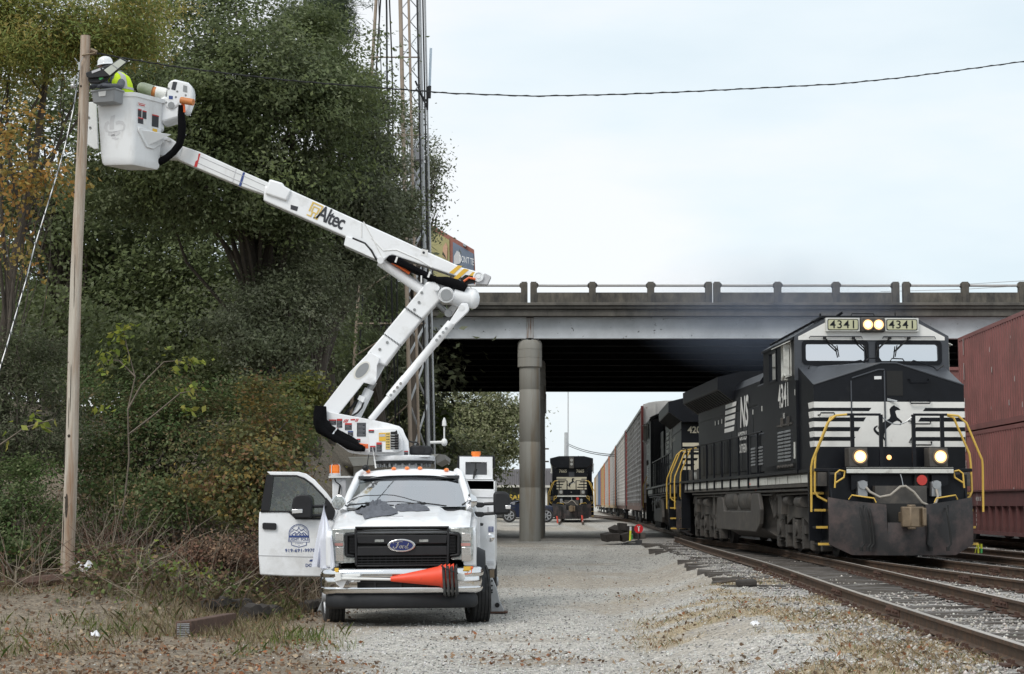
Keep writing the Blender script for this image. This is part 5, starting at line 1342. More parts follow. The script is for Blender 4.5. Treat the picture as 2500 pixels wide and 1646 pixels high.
mb.obj('material_jib', ['white_matte', 'pin_orange', 'jib_green'], TR, smooth=40)
mb = MB(); sl = [(1222, 770), (1225, 860), (1232, 960), (1228, 1060), (1205, 1150), (1150, 1220), (1080, 1280), (1000, 1320), (900, 1345), (840, 1350)]
mb.tube([TL('a', x, y, KB - .30 + .02 * i) for i, (x, y) in enumerate(sl)], [.04, .055, .062, .06, .058, .055, .055, .06, .055, .03], 12); mb.obj('hose_sleeve', 'sleeve_black', TR, smooth=60)
mb = MB()
for k in range(3): mb.tube([TL('a', x + k * 10 - 10, y, KB - .31) for x, y in [(1238, 750), (1246, 790), (1250, 840)]], .012, 6)
mb.obj('hose', 'orange_hose', TR)
# ------------------------------------------------------------------ things carried by the truck
def toworld(p): return TR.matrix_basis @ p
# nested traffic cones lying on the holder, bases to the picture's right
ct, cb_ = toworld(TL('d', 1155, 1090, -.16)), toworld(TL('d', 1570, 1066, -.16))
cax = (cb_ - ct).normalized(); clen = (cb_ - ct).length
q0 = Vector((1, 0, 0)).rotation_difference(cax)
names = ['outermost traffic cone of the nested set, its whole orange body showing', 'second traffic cone in, black base pressed behind the outermost', 'third traffic cone in, only its black base showing', 'innermost traffic cone, its black base nearest the headlight end']
for k in range(4):
    c = thing('traffic_cone', names[k], 'traffic cone', ct + cax * (k * .05), 0, 'traffic cones nested on the front bumper')
    c.rotation_mode = 'QUATERNION'; c.rotation_quaternion = q0
    mb = MB(); mb.lathe([(.001, -.002), (.03, 0), (.034, .02), (.125, clen - .05), (.15, clen - .01), (.15, clen)], (0, 0, 0), (1, 0, 0), 32); mb.obj('cone_body', 'cone_orange', c, smooth=50)
    mb = MB(); w = .185 + .006 * (k % 2); z = -.05 - .012 * k
    mb.prism([(clen + .002, a * w, z + b * w) for a, b in ((-1, -.85), (-.85, -1), (.85, -1), (1, -.85), (1, .85), (.85, 1), (-.85, 1), (-1, .85))], (.034, -.012 * k, .02 * k - .02)); mb.obj('cone_base', 'rubber', c, bevel=.008)
mb = MB(); pts = [TL('k', x, y, -.36) for x, y in [(1015, 375), (1060, 420), (1150, 450), (1250, 488), (1330, 520)]]; mb.tube([toworld(p) for p in pts], .008, 6)
tag(mb.obj('bungee_cord', 'cable_black'), 'black cord tied round the bases of the traffic cones', 'cord')
# white towel hung over the mirror arm
tw_out = [((604, 560), (648, 600)), ((588, 640), (668, 660)), ((573, 720), (682, 720)), ((557, 800), (692, 790)), ((543, 880), (700, 870)), ((532, 950), (706, 940)), ((522, 985), (710, 1000))]
def towel(u, v):
    f = v * 6; i = min(5, int(f)); g_ = f - i
    if v < .06: pass
    (l0, r0), (l1, r1) = tw_out[i], tw_out[i + 1]
    lx = l0[0] + (l1[0] - l0[0]) * g_; rx = r0[0] + (r1[0] - r0[0]) * g_; ly = l0[1] + (l1[1] - l0[1]) * g_; ry = r0[1] + (r1[1] - r0[1]) * g_
    x, y = lx + (rx - lx) * u, ly + (ry - ly) * u
    if v > .85: y += 22 * math.sin(u * 3.1 + .4) * (v - .85) / .15 - 16 * math.sin(u * 6.3) * (v - .85) / .15
    top = max(0, 1 - v / .28); x = x + (626 - x) * top ** 1.3 * .9; y = y - 72 * top
    d = .98 - 1.03 * u * min(1, v / .45) + .065 * math.sin(u * 17 + v * 2) * (.3 + v) + .03 * math.sin(u * 31 + 1 - v * 4) * v + .06 * (u - .5) ** 2
    return toworld(TL('d', x, y, d))
mb = MB(); mb.grid(towel, 40, 40)
tag(mb.obj('towel', 'cloth_white', smooth=80, fix=False), 'white towel draped over the open door mirror arm', 'towel')
# two dark garments on the hood
def garment(name, label, outline, thick, seed, wsx=1.):
    q = random.Random(seed)
    poly = [Vector((x, y)) for x, y in outline]; cx = sum(p.x for p in poly) / len(poly); cy = sum(p.y for p in poly) / len(poly)
    rows = 9; n = len(poly) * 4
    ringp = []
    for i in range(len(poly)):
        a, b = poly[i], poly[(i + 1) % len(poly)]
        for k in range(4): ringp.append(a + (b - a) * k / 4)
    mb = MB(); o = []
    def surf(px, py, h):
        # drop the point to the hood under this pixel
        best = None
        for v in np.linspace(.25, .99, 40):
            p0 = Vector(hood(min(1, max(0, .5)), v))
            w = toworld(p0); 
            t_ = P(WIN['d'][0] + px * WIN['d'][2], WIN['d'][1] + py * WIN['d'][2], w.y)
            lx = (Ti @ t_).x
            z = toworld(Vector(hood(min(1, max(0, (lx + .885) / 1.77)), v))).z
            e = abs(t_.z - z)
            if best is None or e < best[0]: best = (e, t_, z)
        return Vector((best[1].x, best[1].y, best[2] + h))
    for r_ in range(rows + 1):
        f = 1 - r_ / rows
        for j, p in enumerate(ringp):
            px = cx + (p.x - cx) * f; py = cy + (p.y - cy) * f
            h = thick * (.15 + .85 * (1 - f ** 3)) * (.25 + 1.5 * abs(float(vnoise(px * .022 + py * .02 + seed, py * .06, seed)) - .3)) + .045 * float(vnoise(px * .08, py * .15, seed + 3)) * (1 - f ** 4) + .004
            o.append(surf(px, py, h))
    n = len(ringp); fs = []
    for r_ in range(rows):
        for j in range(n): a, b = r_ * n + j, r_ * n + (j + 1) % n; fs.append([a, b, b + n, a + n])
    fs.append([rows * n + j for j in range(n)])
    mb.add(o, fs)
    return tag(mb.obj(name, 'cloth_grey', smooth=70), label, 'jacket')
garment('jacket', 'crumpled dark grey jacket heaped on the truck hood below the wipers', [(858, 540), (880, 520), (960, 508), (1040, 500), (1075, 484), (1110, 494), (1150, 515), (1205, 540), (1212, 572), (1150, 590), (1060, 596), (1000, 605), (945, 618), (930, 585), (880, 570)], .09, 5)
garment('jacket', 'folded dark grey garment lying flat on the hood before the driver side', [(1185, 505), (1230, 512), (1300, 524), (1390, 520), (1460, 530), (1468, 548), (1380, 553), (1300, 552), (1230, 556), (1195, 540)], .05, 9)
# grey tool tray hooked on the bucket rim
tr_d = KB - .86
tray = thing('tool_tray', 'grey plastic tool tray hooked on the rim of the white bucket', 'tray', toworld(TL('a', 510, 780, tr_d)))
tin = inv(tray)
def TT(x, y, d): return tin @ toworld(TL('a', x, y, d))
mb = MB()
top_ = [(352, 632), (590, 612), (676, 650), (664, 654)]
fr = [TT(362, 640, tr_d), TT(588, 612, tr_d), TT(676, 642, tr_d + .22), TT(450, 668, tr_d + .22)]
bo = [TT(378, 752, tr_d + .03), TT(580, 738, tr_d + .03), TT(662, 766, tr_d + .20), TT(460, 785, tr_d + .20)]
a_, b_ = fr, bo
mb.add(a_ + b_, [(0, 1, 5, 4), (1, 2, 6, 5), (2, 3, 7, 6), (3, 0, 4, 7), (4, 5, 6, 7)])
mb.obj('tray_body', 'grey_plastic', tray, bevel=.012)
mb = MB(); cen = sum(fr, Vector()) / 4
for i in range(4): mb.tube([fr[i], fr[(i + 1) % 4]], .016, 6)
mb.obj('tray_rim', 'grey_plastic', tray)
mb = MB(); e1 = (fr[1] - fr[0]); o_ = fr[0] + (bo[0] - fr[0]) * .12 + Vector((0, -.012, 0))
mb.add([o_ + e1 * .3, o_ + e1 * .63, o_ + e1 * .62 + (bo[1] - fr[1]) * .38, o_ + e1 * .3 + (bo[0] - fr[0]) * .40], [[0, 1, 2, 3]]); mb.obj('decal', 'white_print', tray, fix=False)

# ------------------------------------------------------------------ worker in the bucket
pc = toworld(BUCKET_C); zb = pc.z - 1.0
def px2(x, y, d): return W('a', x, y, TY + d)
wd = KB - .34
pelvis = px2(640, 800, wd); chest = px2(610, 520, wd); neck = px2(545, 430, wd - .05)
pm = px2
sk_v = [pelvis, px2(632, 650, wd), chest, px2(560, 462, wd - .02), neck, px2(505, 400, wd - .07), px2(492, 372, wd - .08),
        px2(660, 500, wd + .05), px2(640, 600, wd - .24), px2(500, 590, wd - .34), px2(452, 590, wd - .36),      # picture-right arm reaching to the front
        px2(540, 500, wd - .12), px2(450, 560, wd - .26), px2(392, 590, wd - .34), px2(368, 600, wd - .36),
        px2(655, 900, wd + .05), px2(650, 1080, wd + .05), px2(650, 1250, wd + .08), px2(610, 900, wd - .12), px2(610, 1080, wd - .12), px2(615, 1250, wd - .1)]
rad = [.15, .15, .17, .12, .06, .085, .09, .085, .058, .042, .035, .085, .055, .042, .035, .09, .065, .05, .09, .065, .05]
edg = [(0, 1), (1, 2), (2, 3), (3, 4), (4, 5), (5, 6), (2, 7), (7, 8), (8, 9), (9, 10), (2, 11), (11, 12), (12, 13), (13, 14), (0, 15), (15, 16), (16, 17), (0, 18), (18, 19), (19, 20)]
for h, (bx0, by0) in ((10, (452, 590)), (14, (368, 600))):
    base_i = h
    for fx, fy, fd in ((-14, -10, -.02), (-18, -2, -.035), (-18, 6, -.03), (-15, 13, -.01), (4, -16, -.03)):
        i = len(sk_v); sk_v += [px2(bx0 + fx, by0 + fy, wd - .36 + fd), px2(bx0 + fx * 1.9, by0 + fy * 1.2 + 7, wd - .36 + fd - .02)]; rad += [.011, .009]; edg += [(base_i, i), (i, i + 1)]
person = thing('person', 'worker in yellow vest and white hard hat in the raised bucket behind the floodlight', 'person', Vector((pelvis.x, pelvis.y, zb)))
pi_ = inv(person)
me = bpy.data.meshes.new('body'); me.from_pydata([pi_ @ p for p in sk_v], edg, []); me.materials.append(MATS['cloth_grey'])
body = bpy.data.objects.new('body', me); col.objects.link(body); body.parent = person
sm = body.modifiers.new('skin', 'SKIN'); sm.use_smooth_shade = True
for i, r_ in enumerate(rad): me.skin_vertices[0].data[i].radius = (r_, r_)
me.skin_vertices[0].data[0].use_root = True
body.modifiers.new('subsurf', 'SUBSURF').levels = 1; body.modifiers['subsurf'].render_levels = 2
def plc(name, mb, m, par, **k): return mb.xf(inv(par)).obj(name, m, par, **k)
mb = MB(); hc = px2(500, 384, wd - .08); mb.lathe([(.14, 0), (.125, .012), (.115, .03), (.108, .075), (.085, .112), (.04, .132), (.001, .134)], hc + Vector((0, 0, -.01)), (-.12, -.1, 1), 24); plc('hard_hat', mb, 'white_paint', person, smooth=60)
mb = MB(); f_ = hc + Vector((-.03, .03, -.1)); mb.ell(f_, (.088, .10, .115), 8); mb.ell(f_ + Vector((-.02, .10, -.01)), (.018, .025, .03), 5); mb.ell(f_ + Vector((.088, 0, 0)), (.015, .03, .035), 5); plc('face', mb, 'skin', person, smooth=80)
# vest: a shell round the trunk
mb = MB(); prs = [(px2(640, 760, wd), .205), (px2(632, 650, wd), .205), (px2(618, 570, wd), .215), (px2(604, 505, wd), .205), (px2(575, 462, wd - .02), .15)]
o = 0
def vestp(u, v):
    f = v * 4; i = min(3, int(f)); g_ = f - i; c = prs[i][0].lerp(prs[i + 1][0], g_); r_ = prs[i][1] * (1 - g_) + prs[i + 1][1] * g_
    a = u * 6.2832; return c + Vector((math.cos(a) * r_ * 1.02, math.sin(a) * r_ * .8, 0)) * (1 + .03 * math.sin(a * 5 + v * 6))
mb.grid(vestp, 32, 14); plc('vest', mb, 'vest_yellow', person, smooth=80)
for u0, u1, v0, v1 in ((0, 1, .30, .37), (.60, .66, .3, .97), (.82, .88, .3, .97)):
    mb = MB(); c_ = lambda v: prs[0][0].lerp(prs[4][0], v)
    mb.grid(lambda u, v: (lambda p, v_: p + (p - Vector((c_(v_).x, c_(v_).y, p.z))) * .03)(vestp(u0 + (u1 - u0) * u, v0 + (v1 - v0) * v), v0 + (v1 - v0) * v), 28, 6); plc('reflective_strip', mb, 'grey_print', person, smooth=80, fix=False)
# ------------------------------------------------------------------ utility pole with floodlight, cables
PY = 26.2
pb, ptop = P(163, 1400, PY), P(208, 88, PY)
pole = thing('utility_pole', 'weathered round wooden utility pole standing beside the bucket at the brush edge', 'utility pole', (pb.x, pb.y, pb.z))
pin = inv(pole)
mb = MB(); L_ = 26; pts, rr = [], []
for k in range(L_ + 1):
    f = k / L_; p = pb.lerp(ptop, f); p.x += .012 * math.sin(f * 9) ; pts.append(pin @ (p + Vector((0, 0, -.4 if k == 0 else 0)))); rr.append((.098 - .028 * f) * (1 + .015 * math.sin(k * 2.3)))
mb.tube(pts, rr, 20); mb.obj('pole_shaft', 'pole_wood', pole, smooth=50)
mb = MB()
for u, v, w_, h_ in ((200, 213, .04, .03), (190, 282, .05, .03), (184, 392, .05, .04), (182, 470, .05, .025), (176, 560, .04, .02), (172, 640, .05, .02), (170, 885, .07, .012), (172, 1065, .05, .04), (165, 1215, .06, .03), (166, 1235, .05, .3), (160, 1100, .014, .6), (185, 690, .010, .7), (176, 950, .012, .6), (196, 330, .009, .6), (171, 1010, .009, .4), (158, 1300, .012, .5)):
    p = P(u, v, PY); f = (v - 1400) / (88 - 1400); c = pb.lerp(ptop, f); r_ = .098 - .028 * f; dx = max(-.9, min(.9, (p.x - c.x) / r_))
    q = Vector((c.x + dx * r_, c.y - r_ * math.sqrt(1 - dx * dx) - .001, p.z)); mb.ell(pin @ q, (w_ * .45, .006, h_ * .6), 6)
mb.obj('knot', 'pole_crack', pole)
mb = MB(); mb.cyl(pin @ P(200, 135, PY - .09), pin @ P(232, 130, PY - .09), .012, n=6); mb.cyl(pin @ P(222, 122, PY - .06), pin @ P(236, 128, PY - .06), .03, n=8); mb.cyl(pin @ P(222, 133, PY - .06), pin @ P(236, 130, PY - .06), .022, n=8); mb.obj('cable_clamp', 'dull_brass', pole)
mb = MB(); mb.tube([pin @ P(u, v, PY - .11) for u, v in [(182, 142), (194, 158), (202, 140)]], .007, 5); mb.cyl(pin @ P(194, 152, PY - .11), pin @ P(193, 172, PY - .11), .016, n=8); mb.tube([pin @ P(u, v, PY - .1) for u, v in [(184, 185), (180, 205), (174, 216), (186, 212)]], .012, 6); mb.ell(pin @ P(178, 210, PY - .1), (.035, .03, .04), 6); mb.obj('wire_splice', 'cable_metal', pole)
FL = PY - .20
fl = thing('floodlight', 'slim black floodlight with pale lens bolted near the pole top', 'floodlight', P(212, 180, PY - .1)); fin = inv(fl)
def FP(x, y, d): return fin @ W('a', x, y, d)
mb = MB(); mb.prism([FP(*q, FL) for q in ((308, 460), (470, 402), (560, 372), (640, 316), (708, 350), (560, 492), (530, 498), (340, 515), (316, 500))], fin.to_3x3() @ Vector((0, .09, .02))); mb.obj('housing', 'black_plastic', fl, bevel=.012)
mb = MB(); mb.prism([FP(*q, FL - .006) for q in ((485, 436), (640, 328), (694, 358), (540, 486))], (0, .01, 0)); ln = mb.obj('lens', 'led_face', fl)
mb = MB(); mb.prism([FP(*q, FL - .012) for q in ((560, 384), (566, 380), (622, 420), (614, 426))], (0, .008, 0)); mb.obj('lens_bar', 'grey_plastic', ln)
mb = MB(); mb.prism([FP(*q, FL - .006) for q in ((366, 446), (448, 416), (454, 436), (370, 468))], (0, .01, 0)); mb.obj('label_plate', 'grey_print', fl)
mb = MB(); mb.prism([FP(*q, FL + .04) for q in ((330, 510), (540, 490), (500, 530), (430, 560), (350, 560), (335, 540))], (0, .08, 0)); mb.obj('driver_box', 'black_plastic', fl, bevel=.01)
mb = MB(); mb.prism([FP(*q, FL + .03) for q in ((434, 512), (466, 498), (480, 512), (446, 532))], (0, .01, 0)); mb.obj('decal', 'marker_green', fl)
mb = MB(); mb.ell(FP(476, 424, FL - .01), (.014, .012, .014), 6); mb.obj('lamp_bolt', 'steel', fl)
# overhead cable, guy cable
ovh = [(226, 128), (300, 142), (420, 162), (560, 180), (700, 196), (840, 208), (960, 217), (1100, 228), (1300, 235), (1500, 231), (1680, 224), (1860, 215), (2050, 205), (2200, 190), (2340, 172), (2500, 150), (2640, 128), (2850, 92), (3100, 42), (3400, -28), (3800, -135), (4300, -290)]
mb = MB(); mb.tube([P(u, v, PY - .05 + (u - 226) / 2400 * 6) for u, v in ovh], .010, 6)
mb2 = [P(u, v, PY - .05 + (u - 226) / 2400 * 6) for u, v in ovh]
fine = []
for i in range(len(mb2) - 1):
    for k in range(14): fine.append(mb2[i].lerp(mb2[i + 1], k / 14))
mb.tube([p + Vector((0, .016 * math.sin(i * 1.3), .014 * math.cos(i * 1.3))) for i, p in enumerate(fine)], .005, 5)
tag(mb.obj('overhead_cable', 'cable_black', smooth=60), 'black twisted overhead cable sagging across the sky from the pole top', 'cable')
guy = [(193, 175), (180, 262), (158, 360), (135, 440), (110, 520), (85, 600), (62, 690), (38, 770), (18, 840), (-10, 930)]
gp = [P(u, v, PY - .1 - i * .25) for i, (u, v) in enumerate(guy)]; fine = []
for i in range(len(gp) - 1):
    for k in range(10): fine.append(gp[i].lerp(gp[i + 1], k / 10))
mb = MB(); mb.tube(fine, .008, 6, 0)
mb.tube([p + Vector((.014 * math.sin(i * 1.4), -.012 * math.cos(i * 1.4), 0)) for i, p in enumerate(fine)], .006, 5, 1)
tag(mb.obj('service_cable', ['cable_metal', 'cable_black'], smooth=60), 'light twisted cable running down leftward from the pole top', 'cable')
# ------------------------------------------------------------------ diesel locomotives
SH = {}
def shared(key, fn):
    if key not in SH: SH[key] = fn()
    return SH[key]
HORSE = [(1193, 1035), (1178, 1040), (1158, 1040), (1142, 1052), (1150, 1080), (1160, 1108), (1185, 1128), (1206, 1148), (1208, 1168), (1190, 1186), (1178, 1180), (1192, 1164), (1188, 1152), (1158, 1142), (1125, 1158), (1092, 1188), (1062, 1212), (1042, 1238), (1032, 1270), (1028, 1298), (1046, 1334), (1030, 1334), (1010, 1302), (998, 1288), (985, 1292), (955, 1272), (932, 1245), (926, 1222), (938, 1202), (962, 1190), (972, 1194), (950, 1214), (948, 1228), (968, 1250), (982, 1254), (988, 1240), (972, 1215), (978, 1188), (1010, 1165), (1050, 1142), (1086, 1122), (1096, 1096), (1090, 1062), (1088, 1032), (1104, 1010), (1126, 996), (1134, 990), (1138, 1000), (1152, 1006), (1176, 1018)]
def NX(c): return (c - 1085) * .00204
def NZ(c): return 5.041 - .00204 * c
def rounded(x0, x1, z0, z1, r, n=4):
    out = []
    for cx, cz, a0 in ((x1 - r, z0 + r, -90), (x1 - r, z1 - r, 0), (x0 + r, z1 - r, 90), (x0 + r, z0 + r, 180)):
        for k in range(n + 1): t_ = R(a0 + 90 * k / n); out.append((cx + r * math.cos(t_), cz + r * math.sin(t_)))
    return out
def frame_xz(mb, outer, inner, y, th):
    n = len(outer)
    for i in range(n):
        j = (i + 1) % n
        mb.xz([outer[i], outer[j], inner[j], inner[i]], y, y + th)
def rail_tube(mb, pts, r=.022): mb.tube(pts, r, 8)
LEN = 22.0
def stripes_panel(parent, y, white, sgn=1, hw=1.50, wrap=True):
    mb = MB(); mb.xz([(-hw, NZ(1395)), (hw, NZ(1395)), (hw, NZ(960)), (-hw, NZ(960))], y - .004 * sgn, y + .01 * sgn); mb.obj('stripe_panel', white, parent)
    for (a, b, xl, xr) in ((1018, 1050, 905, 1432), (1112, 1150, 850, 1385), (1205, 1245, 795, 1340), (1300, 1338, 745, 1292)):
        mb = MB()
        mb.xz([(-hw - .002, NZ(b)), (NX(xl - 18), NZ(b)), (NX(xl + 6), NZ(a)), (-hw - .002, NZ(a))], y - .008 * sgn, y - .0045 * sgn); mb.obj('stripe', 'loco_black', parent); mb = MB()
        mb.xz([(hw + .002, NZ(b)), (NX(xr - 18), NZ(b)), (NX(xr + 6), NZ(a)), (hw + .002, NZ(a))], y - .008 * sgn, y - .0045 * sgn); mb.obj('stripe', 'loco_black', parent)
    mb = MB(); mb.add([(NX(x) * sgn + .0, y - .009 * sgn, NZ(z)) for x, z in HORSE], [list(range(len(HORSE)))]); mb.obj('emblem', 'loco_black', parent, smooth=0, fix=False)
def end_gear(parent, f, lit, plow=True, stairs=True, marks=True):
    """platform end facing -y when f = 1; f = -1 mirrors it to the far end"""
    def Yf(y): return y if f == 1 else LEN - y
    def mbx(mb):
        if f == -1: mb.xf(Matrix.Translation((0, LEN, 0)) @ Matrix.Rotation(math.pi, 4, 'Z'))
        return mb
    O = lambda name, mb, m, par=parent, **k: mbx(mb).obj(name, m, par, **k)
    mb = MB(); mb.bb(-1.05, 1.05, .45, 1.3, 1.64, 1.77); mb.bb(-1.56, 1.56, .95, 1.5, 1.70, 1.765); O('platform', mb, 'loco_black', bevel=.01)
    mb = MB(); mb.bb(-1.04, 1.04, .435, .447, 1.665, 1.745); mb.bb(-1.04, 1.04, .44, .5, 1.7705, 1.776); O('platform_edge', mb, 'sill_white')
    mb = MB(); mb.xz([(-1.35, .5), (1.35, .5), (1.35, 1.64), (-1.35, 1.64)], .62, .70); O('end_plate', mb, 'loco_black')
    mb = MB()
    top = [(-1.40, 1.20), (-1.0, 1.13), (-.38, 1.06), (-.36, .72), (.36, .72), (.38, 1.06), (1.0, 1.14), (1.40, 1.20)]
    for i in range(len(top) - 1):
        (xa, za), (xb, zb_) = top[i], top[i + 1]
        def bend(x): return .30 * abs(x) ** 1.5 - .05
        ba, bb_ = (.10 if abs(xa) <= 1.0 else .30), (.10 if abs(xb) <= 1.0 else .30)
        n = 8 
        mb.grid(lambda u, v: (xa + (xb - xa) * u, bend(xa + (xb - xa) * u) + .10 * (v - .35) ** 2 - .02 * v, (ba + (bb_ - ba) * u) * (1 - v) + (za + (zb_ - za) * u) * v), 6, 8)
        mb.grid(lambda u, v: (xa + (xb - xa) * u, bend(xa + (xb - xa) * u) + .03 + .10 * (v - .35) ** 2 - .02 * v, (ba + (bb_ - ba) * u) * (1 - v) + (za + (zb_ - za) * u) * v), 6, 8)
    pw = O('snow_plow', mb, 'plow_steel', smooth=50, fix=False)
    mb = MB()
    for x, z, w_, h_ in ((.42, .80, .03, .0), (-.72, .95, .16, .2), (.78, .95, .16, .2)):
        if h_: mb.bb(x - w_ / 2, x + w_ / 2, .06 + .3 * abs(x) ** 1.5 - .075, .12 + .3 * abs(x) ** 1.5, z - h_ / 2, z + h_ / 2)
    O('plow_pocket', mb, 'cavity')
    mb = MB()
    mb.bb(-.46, .46, .2, .6, .55, 1.08)
    O('coupler_pocket', mb, 'cavity')
    mb = MB(); mb.bb(-.11, .11, -.35, .5, .72, .92); mb.prism([(-.20, -.40, .64), (-.06, -.52, .64), (.10, -.50, .64), (.24, -.36, .64), (.24, -.12, .64), (-.14, -.08, .64)], (0, 0, .38)); mb.cyl((-.02, -.42, .60), (-.02, -.42, 1.06), .085, n=12); mb.bb(.17, .25, -.5, -.2, .66, 1.0)
    O('coupler', mb, 'dull_brass', bevel=.02)
    # brake hoses
    mb = MB()
    for x, s in ((-.74, 1), (-.68, 1), (.80, 1), (.42, -1), (-.86, 1)):
        mb.tube([(x, .16, 1.0), (x - .01, .02, .85), (x + .02 * s, -.02, .55), (x + .04 * s, .0, .32), (x - .03 * s, -.02, .24)], [.016, .02, .02, .02, .025], 7)
        mb.cyl((x - .03 * s, -.02, .18), (x - .03 * s, -.02, .26), .034, n=8); O('brake_hose', mb, 'cavity'); mb = MB()
    mb = MB(); mb.tube([(-.70, .4, 1.42), (-.62, .32, 1.30), (-.45, .25, 1.20), (-.25, .22, 1.24), (-.05, .25, 1.40), (.05, .25, 1.41), (.2, .22, 1.3), (.35, .2, 1.10), (.5, .2, 1.03), (.62, .22, 1.08), (.69, .3, 1.22), (.68, .42, 1.40)], .026, 8); O('jumper_cable', mb, 'hose_grey', smooth=60)
    mb = MB()
    for x in (-.74, .69): mb = MB(); mb.cyl((x, .62, 1.44), (x, .36, 1.44), .085, n=14); mb.bb(x - .09, x + .09, .40, .62, 1.22, 1.5); O('jumper_socket', mb, 'steel')
    mb = MB(); mb.tube([(.02, .3, 1.40), (.01, .36, 1.55), (.0, .42, 1.64)], .01, 5); O('safety_chain', mb, 'steel')
    mb = MB(); mb.cyl((.43, .62, 1.53), (.43, .46, 1.53), .10, n=16); O('red_marker', mb, 'red_lens')
    mb = MB(); mb.bb(.30, .56, .5, .64, 1.38, 1.76); mb.bb(.31, .55, .44, .5, 1.70, 1.765); O('marker_box', mb, 'cavity')
    # ditch lights
    for x in (-.78, .79):
        mb = MB(); mb.bb(x - .18, x + .18, .56, .95, 1.79, 2.16); dl = O('ditch_light', mb, 'loco_grey', bevel=.01)
        mb = MB(); mb.lathe([(.001, -.03), (.085, -.025)], (x + .03, .545, 1.985), (0, 1, 0), 20); mb.lathe([(.085, -.025), (.122, -.015)], (x + .03, .545, 1.985), (0, 1, 0), 20, 1)
        mbx(mb).obj('lamp', ['lamp_core', 'lamp_on'] if lit else ['lamp_off', 'lamp_off'], dl, smooth=60)
        mb = MB(); mb.lathe([(.12, -.03), (.15, -.03), (.15, .03), (.12, .03), (.12, -.03)], (x + .03, .545, 1.985), (0, 1, 0), 20); mbx(mb).obj('lamp_ring', 'dull_brass' if lit else 'loco_grey', dl)
        mb = MB(); mb.prism([(x - .16, .5, 1.63), (x + .16, .5, 1.63), (x + .16, .5, 1.45), (x - .16, .5, 1.33)], (0, .2, 0)); O('lamp_bracket', mb, 'loco_black')
    mb = MB(); mb.lathe([(.001, -.012), (.045, -.01), (.05, .01)], (-.02, 1.19, 1.985), (0, 1, 0), 14); O('marker_lamp', mb, 'lamp_on' if lit else 'lamp_off')
    # stairs and yellow rails on both sides
    for s in (-1, 1):
        mb = MB(); mb.yz([(.55, .25), (1.5, .25), (1.5, 1.70), (.75, 1.70), (.55, 1.2)], s * 1.30, s * 1.33)
        mb.yz([(1.42, .35), (1.52, .35), (1.52, 1.70), (1.42, 1.70)], s * 1.33, s * 1.58)
        for z, y in ((.30, .70), (.62, .85), (.95, 1.0), (1.28, 1.15)): mb.bb(min(s * 1.33, s * 1.57), max(s * 1.33, s * 1.57), y, y + .28, z - .02, z + .02)
        O('step_well', mb, 'loco_black')
        for z, y in ((.30, .69), (.62, .84), (.95, .99), (1.28, 1.14)): mb = MB(); mb.bb(min(s * 1.34, s * 1.565), max(s * 1.34, s * 1.565), y - .012, y + .004, z - .022, z + .024); O('step_edge', mb, 'loco_yellow')
        mb = MB()
        rail_tube(mb, [(s * .98, .60, 2.80), (s * 1.20, .60, 2.78), (s * 1.36, .60, 2.64), (s * 1.66, .62, 1.92), (s * 1.68, .66, 1.78), (s * 1.68, .70, .92)], .023)
        rail_tube(mb, [(s * 1.10, .98, 2.80), (s * 1.22, .98, 2.76), (s * 1.52, .98, 2.05), (s * 1.54, .98, 1.85), (s * 1.55, .98, 1.32), (s * 1.50, .96, 1.22), (s * 1.32, .92, 1.12)], .023)
        rail_tube(mb, [(s * 1.26, .5, 1.38), (s * 1.24, .5, 1.66), (s * 1.16, .5, 1.72), (s * 1.06, .5, 1.70), (s * 1.08, .5, 1.58), (s * 1.24, .5, 1.48)], .018)
        rail_tube(mb, [(s * 1.05, .25, 1.16), (s * 1.0, .2, 1.24), (s * .6, .1, 1.18), (s * .56, .1, 1.10)], .014)
        O('handrail', mb, 'loco_yellow', smooth=60)
        mb = MB()
        for x in (s * .88, s * .32):
            mb.bb(x - .035, x + .035, .57, .63, 1.77, 2.80)
        rail_tube(mb, [(s * .32, .6, 2.80), (s * .98, .6, 2.80)], .024)
        O('end_railing', mb, 'loco_black')
    mb = MB(); mb.tube([(-.32 + .64 * k / 16, .6, 2.78 - .17 * (1 - ((k - 8) / 8) ** 2)) for k in range(17)], .012, 5); O('gate_chain', mb, 'steel')
